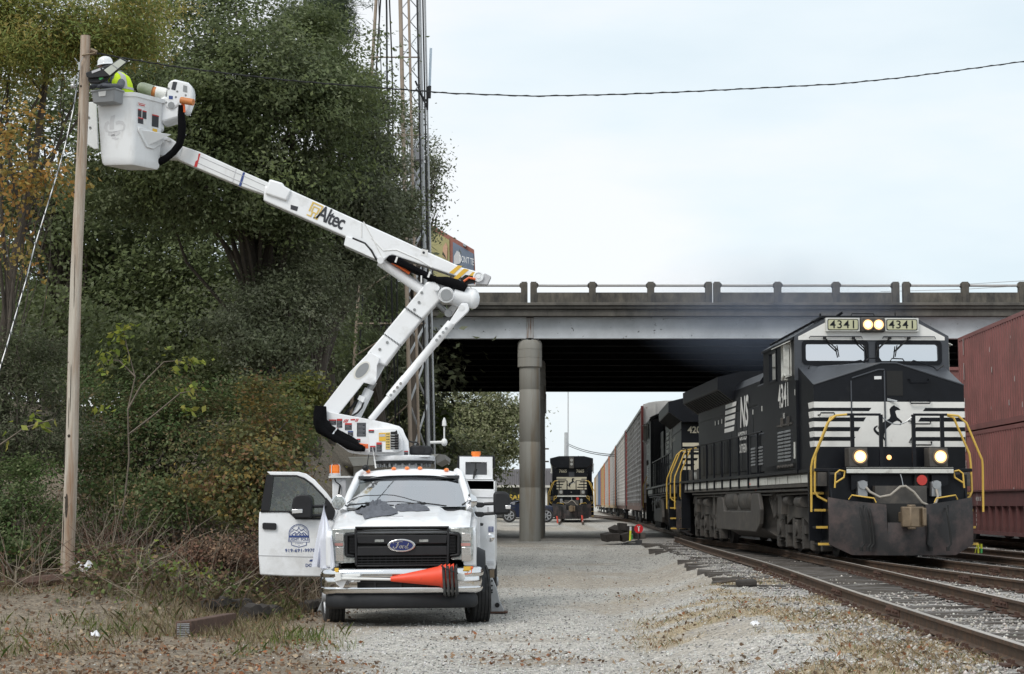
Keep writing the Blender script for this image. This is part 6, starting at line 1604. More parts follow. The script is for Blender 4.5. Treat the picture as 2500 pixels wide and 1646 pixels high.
def truck_frame(parent, y0):
    """three-axle bogie under the sill"""
    b = bpy.data.objects.new('bogie', None); col.objects.link(b); b.parent = parent; b.location = (0, y0, 0)
    def wheelset():
        mb = MB()
        for s in (-1, 1): mb.lathe([(.001, -.05), (.2, -.05), (.38, -.02), (.43, -.06), (.53, -.06), (.53, .05), (.56, .06), (.56, .09), (.4, .08), (.001, .05)], (s * .76, 0, .53), (-s, 0, 0), 28)
        mb.cyl((-.7, 0, .53), (.7, 0, .53), .09); return mb.mesh('wheelset', 'dark_steel')
    for k in range(3): link_mesh('wheelset', shared('ws', wheelset), b, (0, (k - 1) * 1.85, 0))
    def side(s):
        mb = MB(); x0, x1 = s * 1.02, s * 1.22
        a_, b_ = min(x0, x1), max(x0, x1)
        mb.yz([(-2.7, .95), (-2.3, 1.05), (2.3, 1.05), (2.7, .95), (2.7, .70), (2.35, .75), (1.3, .62), (.6, .78), (-.6, .78), (-1.3, .62), (-2.35, .75), (-2.7, .70)], a_, b_)
        for k in (-1, 0, 1):
            yc = k * 1.85
            mb.yz([(yc - .62, .15), (yc - .42, .12), (yc - .38, .8), (yc - .62, .8)], a_, b_); mb.yz([(yc + .62, .15), (yc + .42, .12), (yc + .38, .8), (yc + .62, .8)], a_, b_)
            mb.bb(min(s * 1.0, s * 1.26), max(s * 1.0, s * 1.26), yc - .22, yc + .22, .34, .74)
            mb.cyl((s * 1.2, yc, .54), (s * 1.30, yc, .54), .15, n=14)
            mb.bb(a_, b_, yc - .85, yc - .6, .45, .62)
        mb.bb(min(s * 1.18, s * 1.34), max(s * 1.18, s * 1.34), -2.3, -1.9, .78, 1.35); mb.bb(min(s * 1.18, s * 1.34), max(s * 1.18, s * 1.34), 1.2, 1.7, .85, 1.3)
        mb.cyl((s * 1.3, -1.2, 1.12), (s * 1.3, -.5, 1.12), .12, n=12); mb.cyl((s * 1.3, .3, 1.15), (s * 1.3, .8, 1.15), .10, n=12)
        mb.tube([(s * 1.25, -2.6, 1.2), (s * 1.32, -1.6, 1.30), (s * 1.32, 1.8, 1.28), (s * 1.25, 2.5, 1.1)], .03, 6)
        return mb.mesh('side_frame', 'loco_grey', 30)
    def spring():
        mb = MB(); mb.tube([(.075 * math.cos(t_), .075 * math.sin(t_), .22 + .40 * t_ / 31) for t_ in np.linspace(0, 31, 60)], .02, 5)
        return mb.mesh('spring', 'loco_grey', 60)
    for s in (-1, 1):
        link_mesh('side_frame', shared(('sf', s), lambda: side(s)), b); [link_mesh('spring', shared('sp', spring), b, (s * 1.13, k * 1.85 + q, 0)) for k in (-1, 0, 1) for q in (-.32, .32)]
    return b
def louvre(s, w_): return MB().prism([(0, 0, 0), (0, w_, 0), (s * .026, w_, -.015), (s * .026, 0, -.015)], (0, 0, .035)).mesh('louvre', 'steel', 0)
def locomotive(name, label, loc, rz, num, lit, hood_end_first=False, marks='loco_white'):
    t = thing(name, label, 'locomotive', loc, rz, 'black diesel locomotives')
    O = lambda n, mb, m, par=t, **k: mb.obj(n, m, par, **k)
    # underframe
    mb = MB(); mb.bb(-1.50, 1.50, .9, LEN - .9, 1.42, 1.69); mb.bb(-.5, .5, .4, LEN - .4, 1.0, 1.42); O('underframe', mb, 'loco_grey')
    mb = MB(); mb.bb(-1.56, 1.56, 1.5, LEN - 1.5, 1.70, 1.765); O('walkway', mb, 'loco_black')
    for s in (-1, 1):
        mb = MB(); k = 1.6
        q = random.Random(3)
        while k < LEN - 2.2:
            w_ = q.choice([.9, 1.1, 1.3]); mb.bb(min(s * 1.502, s * 1.512), max(s * 1.502, s * 1.512), k, min(k + w_, LEN - 1.6), 1.50, 1.66); k += w_ + .10; O('sill_stripe', mb, 'sill_white'); mb = MB()
        k = 7.4; pm_ = shared('post', lambda: MB().bb(-.022, .022, -.022, .022, 1.45, 2.72).mesh('railing_post', 'loco_black'))
        while k < LEN - 2: link_mesh('railing_post', pm_, t, (s * 1.535, k, 0)); k += 1.35
        mb = MB(); rail_tube(mb, [(s * 1.535, 6.9, 2.72), (s * 1.535, LEN - 1.5, 2.72)], .02)
        O('side_railing', mb, 'loco_black')
    # bogies, fuel tank, air tanks
    truck_frame(t, 4.35); truck_frame(t, LEN - 4.35)
    y0, y1 = 7.4, 14.4
    mb = MB(); mb.prism([(-1.42, y0 + .5, 1.0), (-1.42, y0 + .5, .55), (-1.0, y0, .26), (1.0, y0, .26), (1.42, y0 + .5, .55), (1.42, y0 + .5, 1.0), (1.3, y0 + .4, 1.35), (-1.3, y0 + .4, 1.35)], (0, y1 - y0 - 1.0, 0)); O('fuel_tank', mb, 'loco_grey', bevel=.03)
    for s in (-1, 1):
        mb = MB()
        mb.yz([(y0, .95), (y0 + .25, 1.32), (y0 + 1.1, 1.32), (y0 + 1.3, .90), (y1 - 1.6, .90), (y1 - 1.4, 1.25), (y1 - .5, 1.25), (y1 - .2, .6), (y1 - .5, .42), (y0 + .6, .42), (y0 + .1, .6)], s * 1.40, s * 1.50); O('tank_skirt', mb, 'loco_grey', bevel=.02)
        for k in (0, 1):
            yy = y0 + 1.45 + k * 2.1; mb = MB(); mb.lathe([(.001, 0), (.2, .02), (.30, .10), (.31, .15), (.31, 1.7), (.30, 1.75), (.2, 1.83), (.001, 1.85)], (s * 1.2, yy, 1.16), (0, 1, 0), 20)
            for q in (.3, 1.5): mb.lathe([(.316, q), (.322, q + .02), (.322, q + .08), (.316, q + .1)], (s * 1.2, yy, 1.16), (0, 1, 0), 20)
            O('air_tank', mb, 'loco_grey', smooth=40)
        mb = MB(); mb.cyl((s * 1.35, y0 + 1.3, 1.42), (s * 1.50, y0 + 1.2, 1.56), .04, n=8); O('filler_cap', mb, 'flag_red')
        mb = MB()
        for k in range(7): mb.tube([(s * (1.2 + .03 * k % .1), 5.9 + k * .18, 1.42), (s * 1.3, 6.0 + k * .2, 1.2), (s * 1.25, 6.3 + k * .1, 1.0 - .04 * k)], .022, 6)
        mb.tube([(s * 1.44, 2, 1.36), (s * 1.44, 19, 1.36)], .03, 6); mb.tube([(s * 1.40, 6.4, 1.28), (s * 1.40, 16, 1.28)], .02, 6)
        O('piping', mb, 'loco_grey')
    # nose and cab ----------------------------------------------------------
    ny = 1.2
    mb = MB(); hw = 1.50
    front = [(-hw, 1.77), (hw, 1.77), (hw, 3.42), (.16, 3.85), (-.16, 3.85), (-hw, 3.42)]
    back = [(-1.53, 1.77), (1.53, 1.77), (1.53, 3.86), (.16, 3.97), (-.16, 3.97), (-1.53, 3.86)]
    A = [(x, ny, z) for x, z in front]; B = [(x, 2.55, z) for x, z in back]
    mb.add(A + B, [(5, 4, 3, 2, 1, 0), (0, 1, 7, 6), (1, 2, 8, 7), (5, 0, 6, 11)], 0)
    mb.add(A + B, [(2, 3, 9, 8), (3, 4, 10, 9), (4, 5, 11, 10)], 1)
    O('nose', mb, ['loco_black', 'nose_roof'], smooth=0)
    mb = MB()
    for (x0, z0), (x1, z1) in (((-hw, 3.42), (-.16, 3.85)), ((-.16, 3.85), (.16, 3.85)), ((.16, 3.85), (hw, 3.42))): mb.tube([(x0, ny - .002, z0), (x1, ny - .002, z1)], .018, 6)
    O('nose_bead', mb, 'nose_roof')
    stripes_panel(t, ny, marks)
    for s in (-1, 1):
        mb = MB()
        for (a, b) in ((960, 1018), (1050, 1112), (1150, 1205), (1245, 1300), (1338, 1395)):
            k = (a - 960) / 435 * .10; mb.yz([(ny - .002, NZ(b)), (ny + .42 - k, NZ(b)), (ny + .50 - k, NZ(a)), (ny - .002, NZ(a))], s * 1.505, s * 1.512)
        O('stripe', mb, marks)
    # nose door and panel details
    mb = MB()
    mb.bb(NX(1042) - .012, NX(1042) + .012, ny - .03, ny, 2.2, 3.70); mb.bb(NX(716) - .012, NX(716) + .012, ny - .022, ny, 1.8, 3.5)
    mb.prism([(NX(725), ny - .001, NZ(722)), (NX(980), ny - .001, NZ(640)), (NX(1042), ny - .001, NZ(640)), (NX(1042), ny - .001, NZ(652)), (NX(985), ny - .001, NZ(652)), (NX(725), ny - .001, NZ(734))], (0, -.03, 0))
    O('nose_trim', mb, 'nose_roof')
    mb = MB(); mb.xz([(NX(1065), NZ(900)), (NX(1222), NZ(900)), (NX(1222), NZ(660)), (NX(1065), NZ(660))], ny - .012, ny); O('nose_door', mb, 'cavity')
    mb = MB(); mb.prism([(NX(1068), ny - .01, NZ(925)), (NX(1155), ny - .1, NZ(950)), (NX(1150), ny - .1, NZ(965)), (NX(1066), ny - .01, NZ(948))], (0, .02, 0)); O('door_latch', mb, 'steel')
    mb = MB(); mb.xz([(NX(945), NZ(742)), (NX(1015), NZ(740)), (NX(1015), NZ(710)), (NX(945), NZ(712))], ny - .006, ny - .001); O('decal', mb, 'white_print')
    mb = MB()
    for (xa, xb, z) in ((1290, 1475, 772), (1285, 1480, 975), (1285, 1480, 1175), (1290, 1485, 1378), (405, 545, 1070)):
        dz = .06 if xa != 405 else -.04
        mb.tube([(NX(xa - 15), ny, NZ(z) + dz), (NX(xa), ny - .07, NZ(z) + dz), (NX(xa + 5), ny - .07, NZ(z)), (NX(xb - 5), ny - .07, NZ(z)), (NX(xb), ny - .07, NZ(z) + dz), (NX(xb + 2), ny, NZ(z) + dz)], .014, 6); O('grab_iron', mb, 'loco_black'); mb = MB()
    # cab
    cy0, cy1 = 2.55, 6.3
    # walls from panels so that the windows are real openings
    roofp = [(-1.60, 4.50), (-.98, 4.86), (-.9, 4.90), (.9, 4.90), (.98, 4.86), (1.60, 4.50)]
    wl, wr, wz0, wz1 = (-1.42, -.10), (.10, 1.42), 3.95, 4.40
    mb = MB()
    mb.xz([(-1.60, 3.6), (-1.42, 3.6), (-1.42, 4.50), (-1.60, 4.50)], cy0, cy0 + .06); mb.xz([(1.42, 3.6), (1.60, 3.6), (1.60, 4.50), (1.42, 4.50)], cy0, cy0 + .06)
    mb.xz([(-.10, 3.9), (.10, 3.9), (.10, 4.42), (-.10, 4.42)], cy0, cy0 + .06); mb.xz([(-1.42, 3.6), (1.42, 3.6), (1.42, wz0), (-1.42, wz0)], cy0, cy0 + .06)
    mb.xz([(-1.42, wz1), (1.42, wz1), (1.42, 4.45), (-1.42, 4.45)], cy0, cy0 + .06)
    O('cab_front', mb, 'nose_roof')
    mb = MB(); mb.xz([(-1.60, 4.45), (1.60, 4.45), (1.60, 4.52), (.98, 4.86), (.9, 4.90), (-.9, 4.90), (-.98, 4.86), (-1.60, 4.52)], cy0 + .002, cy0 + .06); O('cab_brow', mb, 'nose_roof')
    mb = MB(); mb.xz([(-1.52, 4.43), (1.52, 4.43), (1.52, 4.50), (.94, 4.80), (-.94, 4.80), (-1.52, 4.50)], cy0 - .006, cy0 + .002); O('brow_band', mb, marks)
    for (a, b) in (wl, wr):
        mb = MB(); frame_xz(mb, rounded(a - .03, b + .03, wz0 - .03, wz1 + .03, .09), rounded(a + .05, b - .05, wz0 + .05, wz1 - .05, .05), cy0 - .02, .05); w_ = O('cab_window', mb, 'loco_black')
        mb = MB(); mb.add([(a + .03, cy0 + .01, wz0 + .03), (b - .03, cy0 + .01, wz0 + .03), (b - .03, cy0 + .03, wz1 - .03), (a + .03, cy0 + .03, wz1 - .03)], [[0, 1, 2, 3]]); mb.obj('pane', 'loco_glass', w_, fix=False)
        for f in (.33, .78) if b < .5 else (.2, .5):
            x = a + (b - a) * f; sgn = 1 if b < .5 else -1
            mb = MB(); mb.tube([(x, cy0 - .06, 4.47), (x + sgn * .28, cy0 - .06, 4.20)], .014, 6); mb.tube([(x + sgn * .25, cy0 - .06, 4.32), (x + sgn * .29, cy0 - .05, 4.08)], .012, 6); mb.cyl((x, cy0 - .1, 4.47), (x, cy0, 4.47), .03, n=8); mb.obj('wiper', 'cavity', w_)
        mb = MB(); mb.tube([(a + .12, cy0 - .04, 4.46), (a + .14, cy0 - .04, 4.50), (b - .12, cy0 - .04, 4.50), (b - .10, cy0 - .04, 4.46)], .011, 5); mb.obj('wiper_pipe', 'nose_roof', w_)
    mb = MB()
    for (pts) in ([(-1.38, 3.84), (-1.34, 3.93), (-.93, 3.86), (-.88, 3.80)], [(-.92, 3.82), (-.80, 3.92), (-.30, 4.02), (-.22, 3.96)], [(-.18, 4.02), (-.14, 4.06), (.08, 4.06), (.12, 4.0)], [(.3, 4.0), (.34, 4.06), (.56, 4.05), (.6, 3.99)], [(.72, 3.98), (.78, 4.02), (1.2, 3.88), (1.26, 3.82), (1.4, 3.92)]):
        mb.tube([(x, cy0 - .30, z - .03) for x, z in pts], .013, 6); O('grab_iron', mb, 'loco_black'); mb = MB()
    mb = MB(); mb.bb(-1.5, 1.5, cy0 + .9, cy0 + .95, 2.0, 4.5); O('cab_bulkhead', mb, 'nose_roof')
    mb = MB(); mb.bb(-1.45, 1.45, cy0 + .06, cy0 + .9, 3.0, 3.7); O('console', mb, 'cavity')
    # number boards and headlights
    def board(x0, x1):
        mb = MB(); mb.bb(x0, x1, cy0 - .10, cy0 + .05, 4.60, 4.88); nb = O('number_board', mb, 'sill_white', bevel=.006)
        mb = MB(); mb.xz(rounded(x0 + .03, x1 - .03, 4.625, 4.855, .035), cy0 - .106, cy0 - .10); mb.obj('board_border', 'loco_black', nb)
        mb = MB(); mb.xz(rounded(x0 + .045, x1 - .045, 4.64, 4.84, .03), cy0 - .111, cy0 - .1065); mb.obj('board_face', 'board_face', nb)
        mb = MB(); put_text(mb, num, .235, ((x0 + x1) / 2, cy0 - .114, 4.735), bold=.002, sx=1.08, space=1.12); mb.obj('lettering', 'loco_black', nb, smooth=0, fix=False)
    board(-.96, -.26); board(.26, .96)
    mb = MB(); mb.bb(-.25, .25, cy0 - .16, cy0 + .05, 4.585, 4.89); hb = O('headlight_box', mb, 'loco_grey', bevel=.03)
    for x in (-.11, .11):
        mb = MB(); mb.lathe([(.001, -.02), (.06, -.018)], (x, cy0 - .17, 4.735), (0, 1, 0), 20); mb.lathe([(.06, -.018), (.10, -.01)], (x, cy0 - .17, 4.735), (0, 1, 0), 20, 1); mb.obj('headlight', ['lamp_core', 'lamp_on'] if lit else ['lamp_off', 'lamp_off'], hb, smooth=60)
        mb = MB(); mb.lathe([(.10, -.02), (.122, -.02), (.122, .02), (.10, .02), (.10, -.02)], (x, cy0 - .165, 4.735), (0, 1, 0), 20); mb.obj('lamp_ring', 'dull_brass', hb)
    # cab roof with louvred edges, horns
    mb = MB(); mb.xz([(-1.62, 4.50), (-1.0, 4.87), (-.92, 4.91), (.92, 4.91), (1.0, 4.87), (1.62, 4.50), (1.62, 4.44), (.96, 4.82), (-.96, 4.82), (-1.62, 4.44)], cy0 + .062, cy1); O('cab_roof', mb, 'loco_black')
    mb = MB()
    for k in range(9):
        for s in (-1, 1): mb.box((s * (1.05 + .055 * k), cy0 + .45 + .3 * k, 4.885 - .033 * k), (.16, .22, .05), rot=Euler((0, s * R(30), 0)))
    O('roof_louvre', mb, 'loco_black')
    mb = MB(); mb.bb(-.98, .92, cy0 + .25, cy0 + 1.3, 4.91, 4.96); mb.tube([(-.35, cy0 + .3, 4.96), (-.33, cy0 + .3, 5.01), (.12, cy0 + .3, 5.01), (.14, cy0 + .3, 4.96)], .012, 5); mb.cyl((-.62, cy0 + .5, 4.96), (-.5, cy0 + .4, 5.05), .03, n=8); mb.cyl((-.95, cy0 + .5, 4.96), (-.95, cy0 + .5, 5.03), .02, n=6); mb.cyl((.6, cy0 + .4, 4.95), (.6, cy0 + .4, 5.05), .012, n=6); O('roof_gear', mb, 'loco_black')
    # cab sides with windows
    for s in (-1, 1):
        x0, x1 = min(s * 1.52, s * 1.58), max(s * 1.52, s * 1.58)
        mb = MB()
        mb.bb(x0, x1, 2.56, cy1, 1.77, 3.72); mb.bb(x0, x1, 2.56, 3.0, 3.72, 4.50); mb.bb(x0, x1, 4.05, 4.65, 3.72, 4.5); mb.bb(x0, x1, 5.55, cy1, 3.72, 4.5); mb.bb(x0, x1, 3.0, 4.05, 4.42, 4.5); mb.bb(x0, x1, 4.65, 5.55, 4.42, 4.5)
        cs = O('cab_side', mb, 'loco_black')
        for ya, yb, pale in ((3.0, 4.05, True), (4.65, 5.55, False)):
            mb = MB()
            for a_, b_, c_, d_ in ((ya, yb, 3.72, 3.77), (ya, yb, 4.37, 4.42), (ya, ya + .05, 3.77, 4.37), (yb - .05, yb, 3.77, 4.37)): mb.bb(min(s * 1.55, s * 1.60), max(s * 1.55, s * 1.60), a_, b_, c_, d_)
            fw = mb.obj('cab_window', 'sill_white' if pale else 'loco_black', cs)
            mb = MB(); mb.add([(s * 1.56, ya + .05, 3.77), (s * 1.56, yb - .05, 3.77), (s * 1.56, yb - .05, 4.37), (s * 1.56, ya + .05, 4.37)], [[0, 1, 2, 3]]); mb.obj('pane', 'far_glass', fw, fix=False)
        mb = MB(); mb.prism([(s * 1.60, 2.9, 4.44), (s * 1.78, 2.9, 4.36), (s * 1.78, 4.2, 4.36), (s * 1.60, 4.2, 4.44)], (0, 0, .02)); mb.bb(min(s * 1.62, s * 1.74), max(s * 1.62, s * 1.74), 3.02, 3.06, 3.74, 4.38); mb.tube([(s * 1.6, 3.4, 3.66), (s * 1.72, 3.3, 3.66), (s * 1.74, 2.9, 3.74)], .03, 6); O('window_visor', mb, 'sill_white')
        mb = MB()
        ctr = (s * 1.583, 3.9, 3.34)
        put_text(mb, num, .70, ctr, (0, -s * -1 if s > 0 else -1, 0) if False else (0, 1 if s > 0 else -1, 0), (0, 0, 1), bold=.012, sx=.9)
        put_text(mb, 'NS', .16, (s * 1.583, 3.9, 2.93), (0, 1 if s > 0 else -1, 0), (0, 0, 1), bold=.003)
        O('lettering', mb, marks, smooth=0, fix=False)
        # louvres and cabinets below the cab window
        mb = MB()
        for q in (3.2, 3.95):
            for k in range(9): link_mesh('louvre', shared(('lv', s, .6), lambda: louvre(s, .6)), t, (s * 1.58, q, 1.98 + k * .075))
        mb = MB(); mb.bb(min(s * 1.58, s * 1.60), max(s * 1.58, s * 1.60), 3.0, 4.7, 2.72, 2.76)
        for q in (3.3, 4.0): mb.bb(min(s * 1.58, s * 1.63), max(s * 1.58, s * 1.63), q, q + .06, 2.70, 2.9)
        for k in range(6): mb.cyl((s * 1.58, 3.0 + k * .3, 1.86), (s * 1.63, 3.0 + k * .3, 1.86), .035, n=8)
        O('cab_fittings', mb, 'loco_grey')
        mb = MB(); mb.bb(min(s * 1.583, s * 1.588), max(s * 1.583, s * 1.588), 2.7, 2.86, 2.0, 2.34); mb.bb(min(s * 1.583, s * 1.588), max(s * 1.583, s * 1.588), 2.64, 2.68, 3.3, 3.42); O('decal', mb, 'sill_white')
    mb = MB(); mb.bb(-1.5, 1.5, cy1 - .05, cy1 + .0, 1.77, 4.52); mb.bb(-1.58, 1.58, 2.60, cy1 - .06, 1.70, 1.9); O('cab_rear', mb, 'loco_black')
    # auxiliary cab, long hood -------------------------------------------------
    mb = MB(); mb.bb(-1.50, 1.50, cy1 + .02, 8.7, 1.77, 2.70); mb.bb(-1.20, 1.20, cy1 + .02, 9.3, 1.8, 3.95); mb.bb(-1.0, 1.0, cy1 + .02, 9.3, 3.95, 4.30); O('auxiliary_cab', mb, 'loco_black', bevel=.05)
    mb = MB(); h0, h1 = 9.32, 19.9
    mb.xz([(-1.12, 1.77), (1.12, 1.77), (1.12, 4.05), (.95, 4.28), (.55, 4.36), (-.55, 4.36), (-.95, 4.28), (-1.12, 4.05)], h0, h1); O('long_hood', mb, 'loco_black')
    for s in (-1, 1):
        mb = MB(); xq0, xq1 = min(s * 1.122, s * 1.14), max(s * 1.122, s * 1.14)
        k = h0 + .12
        i = 0
        while k < 13.9:
            w_ = .78; mb.bb(xq0, xq1, k, k + w_, 1.9, 3.45); mb.bb(xq0, s * 1.16 if s > 0 else xq1, k + .05, k + .09, 2.5, 2.62); k += w_ + .05; O('hood_door', mb, 'loco_black', bevel=.008); mb = MB()
        k = 14.1
        while k < h1 - .5: mb.bb(xq0, xq1, k, k + .7, 1.9, 2.75); k += .78; O('hood_door', mb, 'loco_black', bevel=.008); mb = MB()
        mb.bb(xq0, xq1, h0, h1, 3.50, 3.53); O('hood_gutter', mb, 'loco_black')
        mb = MB()
        for q in (6.9, 7.9):
            for k in range(6): link_mesh('louvre', shared(('lv', s, .5), lambda: louvre(s, .5)), t, (s * 1.503, q, 1.98 + k * .075))
        # flag-and-letters mark and road name on the hood side
        mb = MB(); X_ = s * 1.144; dy = 1 if s > 0 else -1; oy = 12.6
        for k in range(5):
            z0 = 3.0 + k * .16; y_a, y_b = (oy - dy * 2.2 * dy * dy + dy * .05 * k) if dy > 0 else oy + 2.2 - .05 * k, (oy - dy * .6 + dy * .10 * k)
            mb.add([(X_, y_a, z0), (X_, y_b, z0), (X_, y_b + dy * .07, z0 + .11), (X_, y_a + dy * .03, z0 + .11)], [[0, 1, 2, 3]])
        put_text(mb, 'NS', 1.06, (X_, oy + dy * 1.0, 3.38), (0, dy, 0), (0, 0, 1), bold=.03, shear=.18, sx=.95)
        put_text(mb, 'NORFOLK', .31, (X_, oy + dy * .75, 2.80), (0, dy, 0), (0, 0, 1), bold=.006, sx=.95); put_text(mb, 'SOUTHERN', .31, (X_, oy + dy * .75, 2.48), (0, dy, 0), (0, 0, 1), bold=.006, sx=.86)
        O('lettering', mb, marks, smooth=0, fix=False)
        mb = MB()
        for q in (6.8, 7.6, 8.6, 10.2, 14.6, 15.2, 15.8, 16.4): mb.bb(min(s * 1.142, s * 1.146) if q > 9.3 else min(s * 1.202, s * 1.206), max(s * 1.142, s * 1.146) if q > 9.3 else max(s * 1.202, s * 1.206), q, q + .10, 3.28, 3.40)
        O('decal', mb, 'sill_white')
    mb = MB(); mb.bb(-.45, .45, 11, 12.2, 4.36, 4.52); mb.bb(-.3, .3, 11.3, 11.9, 4.52, 4.62); O('exhaust_stack', mb, 'loco_grey', bevel=.02)
    # radiator with wings
    r0_, r1_ = 13.3, 20.2
    rp = [(-1.10, 3.76), (-1.55, 4.10), (-1.55, 4.42), (-.9, 4.58), (.9, 4.58), (1.55, 4.42), (1.55, 4.10), (1.10, 3.76)]
    mb = MB(); mb.xz(rp, r0_, r1_); O('radiator', mb, 'loco_black')
    mb = MB()
    for s in (-1, 1):
        n_ = Vector((s * .34, 0, -.45)).normalized()
        for k in range(15):
            y = r0_ + .2 + k * .44; mb.prism([(s * 1.14, y, 3.79), (s * 1.52, y, 4.077), (s * 1.52, y + .3, 4.077), (s * 1.14, y + .3, 3.79)], n_ * .02)
    kind(O('radiator_grille', mb, 'cavity'), 'stuff')
    # hood end
    ey = h1 + .012
    mb = MB(); mb.xz([(-1.12, 1.77), (1.12, 1.77), (1.12, 3.5), (-1.12, 3.5)], h1 + .002, h1 + .008); O('hood_end', mb, 'loco_black')
    g = bpy.data.objects.new('hood_end_marks', None); col.objects.link(g); g.parent = t; g.location = (0, h1 + .014, 0); g.rotation_euler = (0, 0, math.pi)
    stripes_panel(g, 0.0, 'loco_cream', 1, 1.08)
    mb = MB()
    for x in (-.62, .62): put_text(mb, num, .30, (x, -.005, 3.5), bold=.008, sx=.95)
    mb.obj('lettering', 'loco_cream', g, smooth=0, fix=False)
    mb = MB(); mb.bb(-.17, .17, -.42, -.3, 3.70, 4.50); mb.obj('headlight_box', 'loco_grey', g, bevel=.02)
    mb = MB()
    for z in (4.28, 4.0): mb.lathe([(.001, -.01), (.10, -.01), (.11, .02)], (0, -.43, z), (0, 1, 0), 16)
    mb.obj('headlight', 'lamp_off', g)
    mb = MB(); mb.bb(-.2, .2, -.03, 0, 3.1, 3.45); mb.obj('hood_end_box', 'nose_roof', g)
    end_gear(t, 1, lit); end_gear(t, -1, False)
    return t
def at_track(fx, y): s = (fx(y + 5) - fx(y - 5)) / 10; return (fx(y), y, RAILZ), -math.atan(s)
lx0 = 7.50
ang = math.atan(.0384)
locomotive('diesel_locomotive', 'black and white locomotive 4341 in front with lit headlights and yellow step rails', (lx0, 34.4, RAILZ), ang, '4341', True)
y2 = 57.2 + LEN
locomotive('diesel_locomotive', 'second black locomotive coupled behind 4341, its hood end towards the camera', (T2X(y2) + .05, y2, RAILZ), math.pi - math.atan(.0359), '4207', False, True)
y3 = 128 + LEN
locomotive('diesel_locomotive', 'far locomotive 7665 parked alone beyond the bridge', (T0X(y3) , y3, RAILZ - .05), math.pi - math.atan(.036), '7665', False, True)
# ------------------------------------------------------------------ auto-rack wagons behind the locomotives
ARL = 27.4
def autorack(label, y, post, panel, panel2=None):
    x = T2X(y); sl = .0359
    t = thing('autorack_wagon', label, 'railway wagon', (x, y, RAILZ), -math.atan(sl), 'autorack wagons behind the second locomotive')
    hw = 1.55
    mb = MB(); mb.bb(-hw + .05, hw - .05, .5, ARL - .5, .78, 1.15); mb.obj('underframe', 'rack_tan' if post == 'rack_orange' else 'rust', t)
    for s in (-1, 1):
        mb = MB(); mb.bb(min(s * (hw - .10), s * (hw - .08)), max(s * (hw - .10), s * (hw - .08)), .5, ARL - .5, 1.15, 5.45)
        z = 1.2
        while z < 5.4: mb.prism([(s * (hw - .08), .5, z), (s * (hw - .035), .5, z + .07), (s * (hw - .08), .5, z + .16)], (0, ARL - 1.0, 0)); z += .235
        mb.obj('side_screen', panel if s < 0 or not panel2 else panel2, t, smooth=0)
        mb = MB(); n = 12
        for k in range(n + 1):
            yy = .42 + (ARL - .84) * k / n; w = .05; mb.bb(min(s * (hw - .09), s * (hw - .02)), max(s * (hw - .09), s * (hw - .02)), yy - w / 2, yy + w / 2, 1.0, 5.5)
        mb.bb(min(s * (hw - .09), s * hw), max(s * (hw - .09), s * hw), .4, ARL - .4, 5.40, 5.52); kind(mb.obj('side_post', panel, t, smooth=0), 'stuff')
        for yy in (.42, ARL - .42): mb = MB(); mb.bb(min(s * (hw - .09), s * (hw + .02)), max(s * (hw - .09), s * (hw + .02)), yy - .2, yy + .2, 1.0, 5.55); mb.obj('end_post', post, t, smooth=0)
    # end doors and rounded roof
    rp = [(-hw + .02, 5.45)] + [((hw - .02) * math.cos(math.pi - a), 5.45 + .36 * math.sin(a) ** .6) for a in [math.pi * i / 10 for i in range(1, 10)]] + [(hw - .02, 5.45)]
    mb = MB(); mb.xz([(p[0], p[1]) for p in rp], .42, ARL - .42); mb.obj('roof', 'rack_roof', t, smooth=50)
    for yy in (.36, ARL - .42):
        mb = MB(); mb.xz([(-hw + .05, 1.15)] + [(p[0] * .97, p[1] - .02) for p in rp] + [(hw - .05, 1.15)], yy, yy + .06)
        for xx in (-.9, -.45, 0, .45, .9): mb.bb(xx - .03, xx + .03, yy - .04, yy + .10, 1.15, 5.7)
        mb.obj('end_door', 'rack_roof', t)
    for yc in (2.6, ARL - 2.6):
        mb = MB()
        for q in (-.85, .85):
            for s in (-1, 1): mb.lathe([(.001, -.05), (.36, -.05), (.44, -.05), (.44, .06), (.001, .06)], (s * .75, yc + q, .44), (s, 0, 0), 20)
        for s in (-1, 1): mb.bb(s * 1.0 - .07, s * 1.0 + .07, yc - 1.2, yc + 1.2, .36, .68)
        mb.obj('bogie', 'dark_steel', t)
    mb = MB(); mb.bb(-.12, .12, -.45, .5, .72, .95); mb.bb(-.12, .12, ARL - .5, ARL + .45, .72, .95); mb.tube([(-1.5, .6, 1.0), (-1.62, .3, .6), (-1.5, .1, .6)], .02, 5); mb.obj('coupler', 'dark_steel', t)
    return t
specs = [('nearest soot stained autorack wagon, dark red end post beside the second locomotive', 'rack_red', 'rack_sooty'), ('second autorack wagon, black end post and silver screens', 'rack_dark', 'rack_steel'), ('third autorack wagon with bright orange posts', 'rack_orange', 'rack_steel'),
         ('fourth autorack wagon with rusty orange posts', 'rack_orange', 'rack_steel'), ('fifth autorack wagon with tan screens', 'rack_orange', 'rack_tan'), ('sixth autorack wagon with grey blue screens', 'rack_blue', 'rack_blue'),
         ('seventh autorack wagon with pale silver screens', 'rack_steel', 'rack_steel'), ('eighth autorack wagon, the most distant with tan screens', 'rack_tan', 'rack_tan')]
yy = 82.0
for lb, po, pa in specs:
    autorack(lb, yy, po, pa); yy += ARL + 1.1
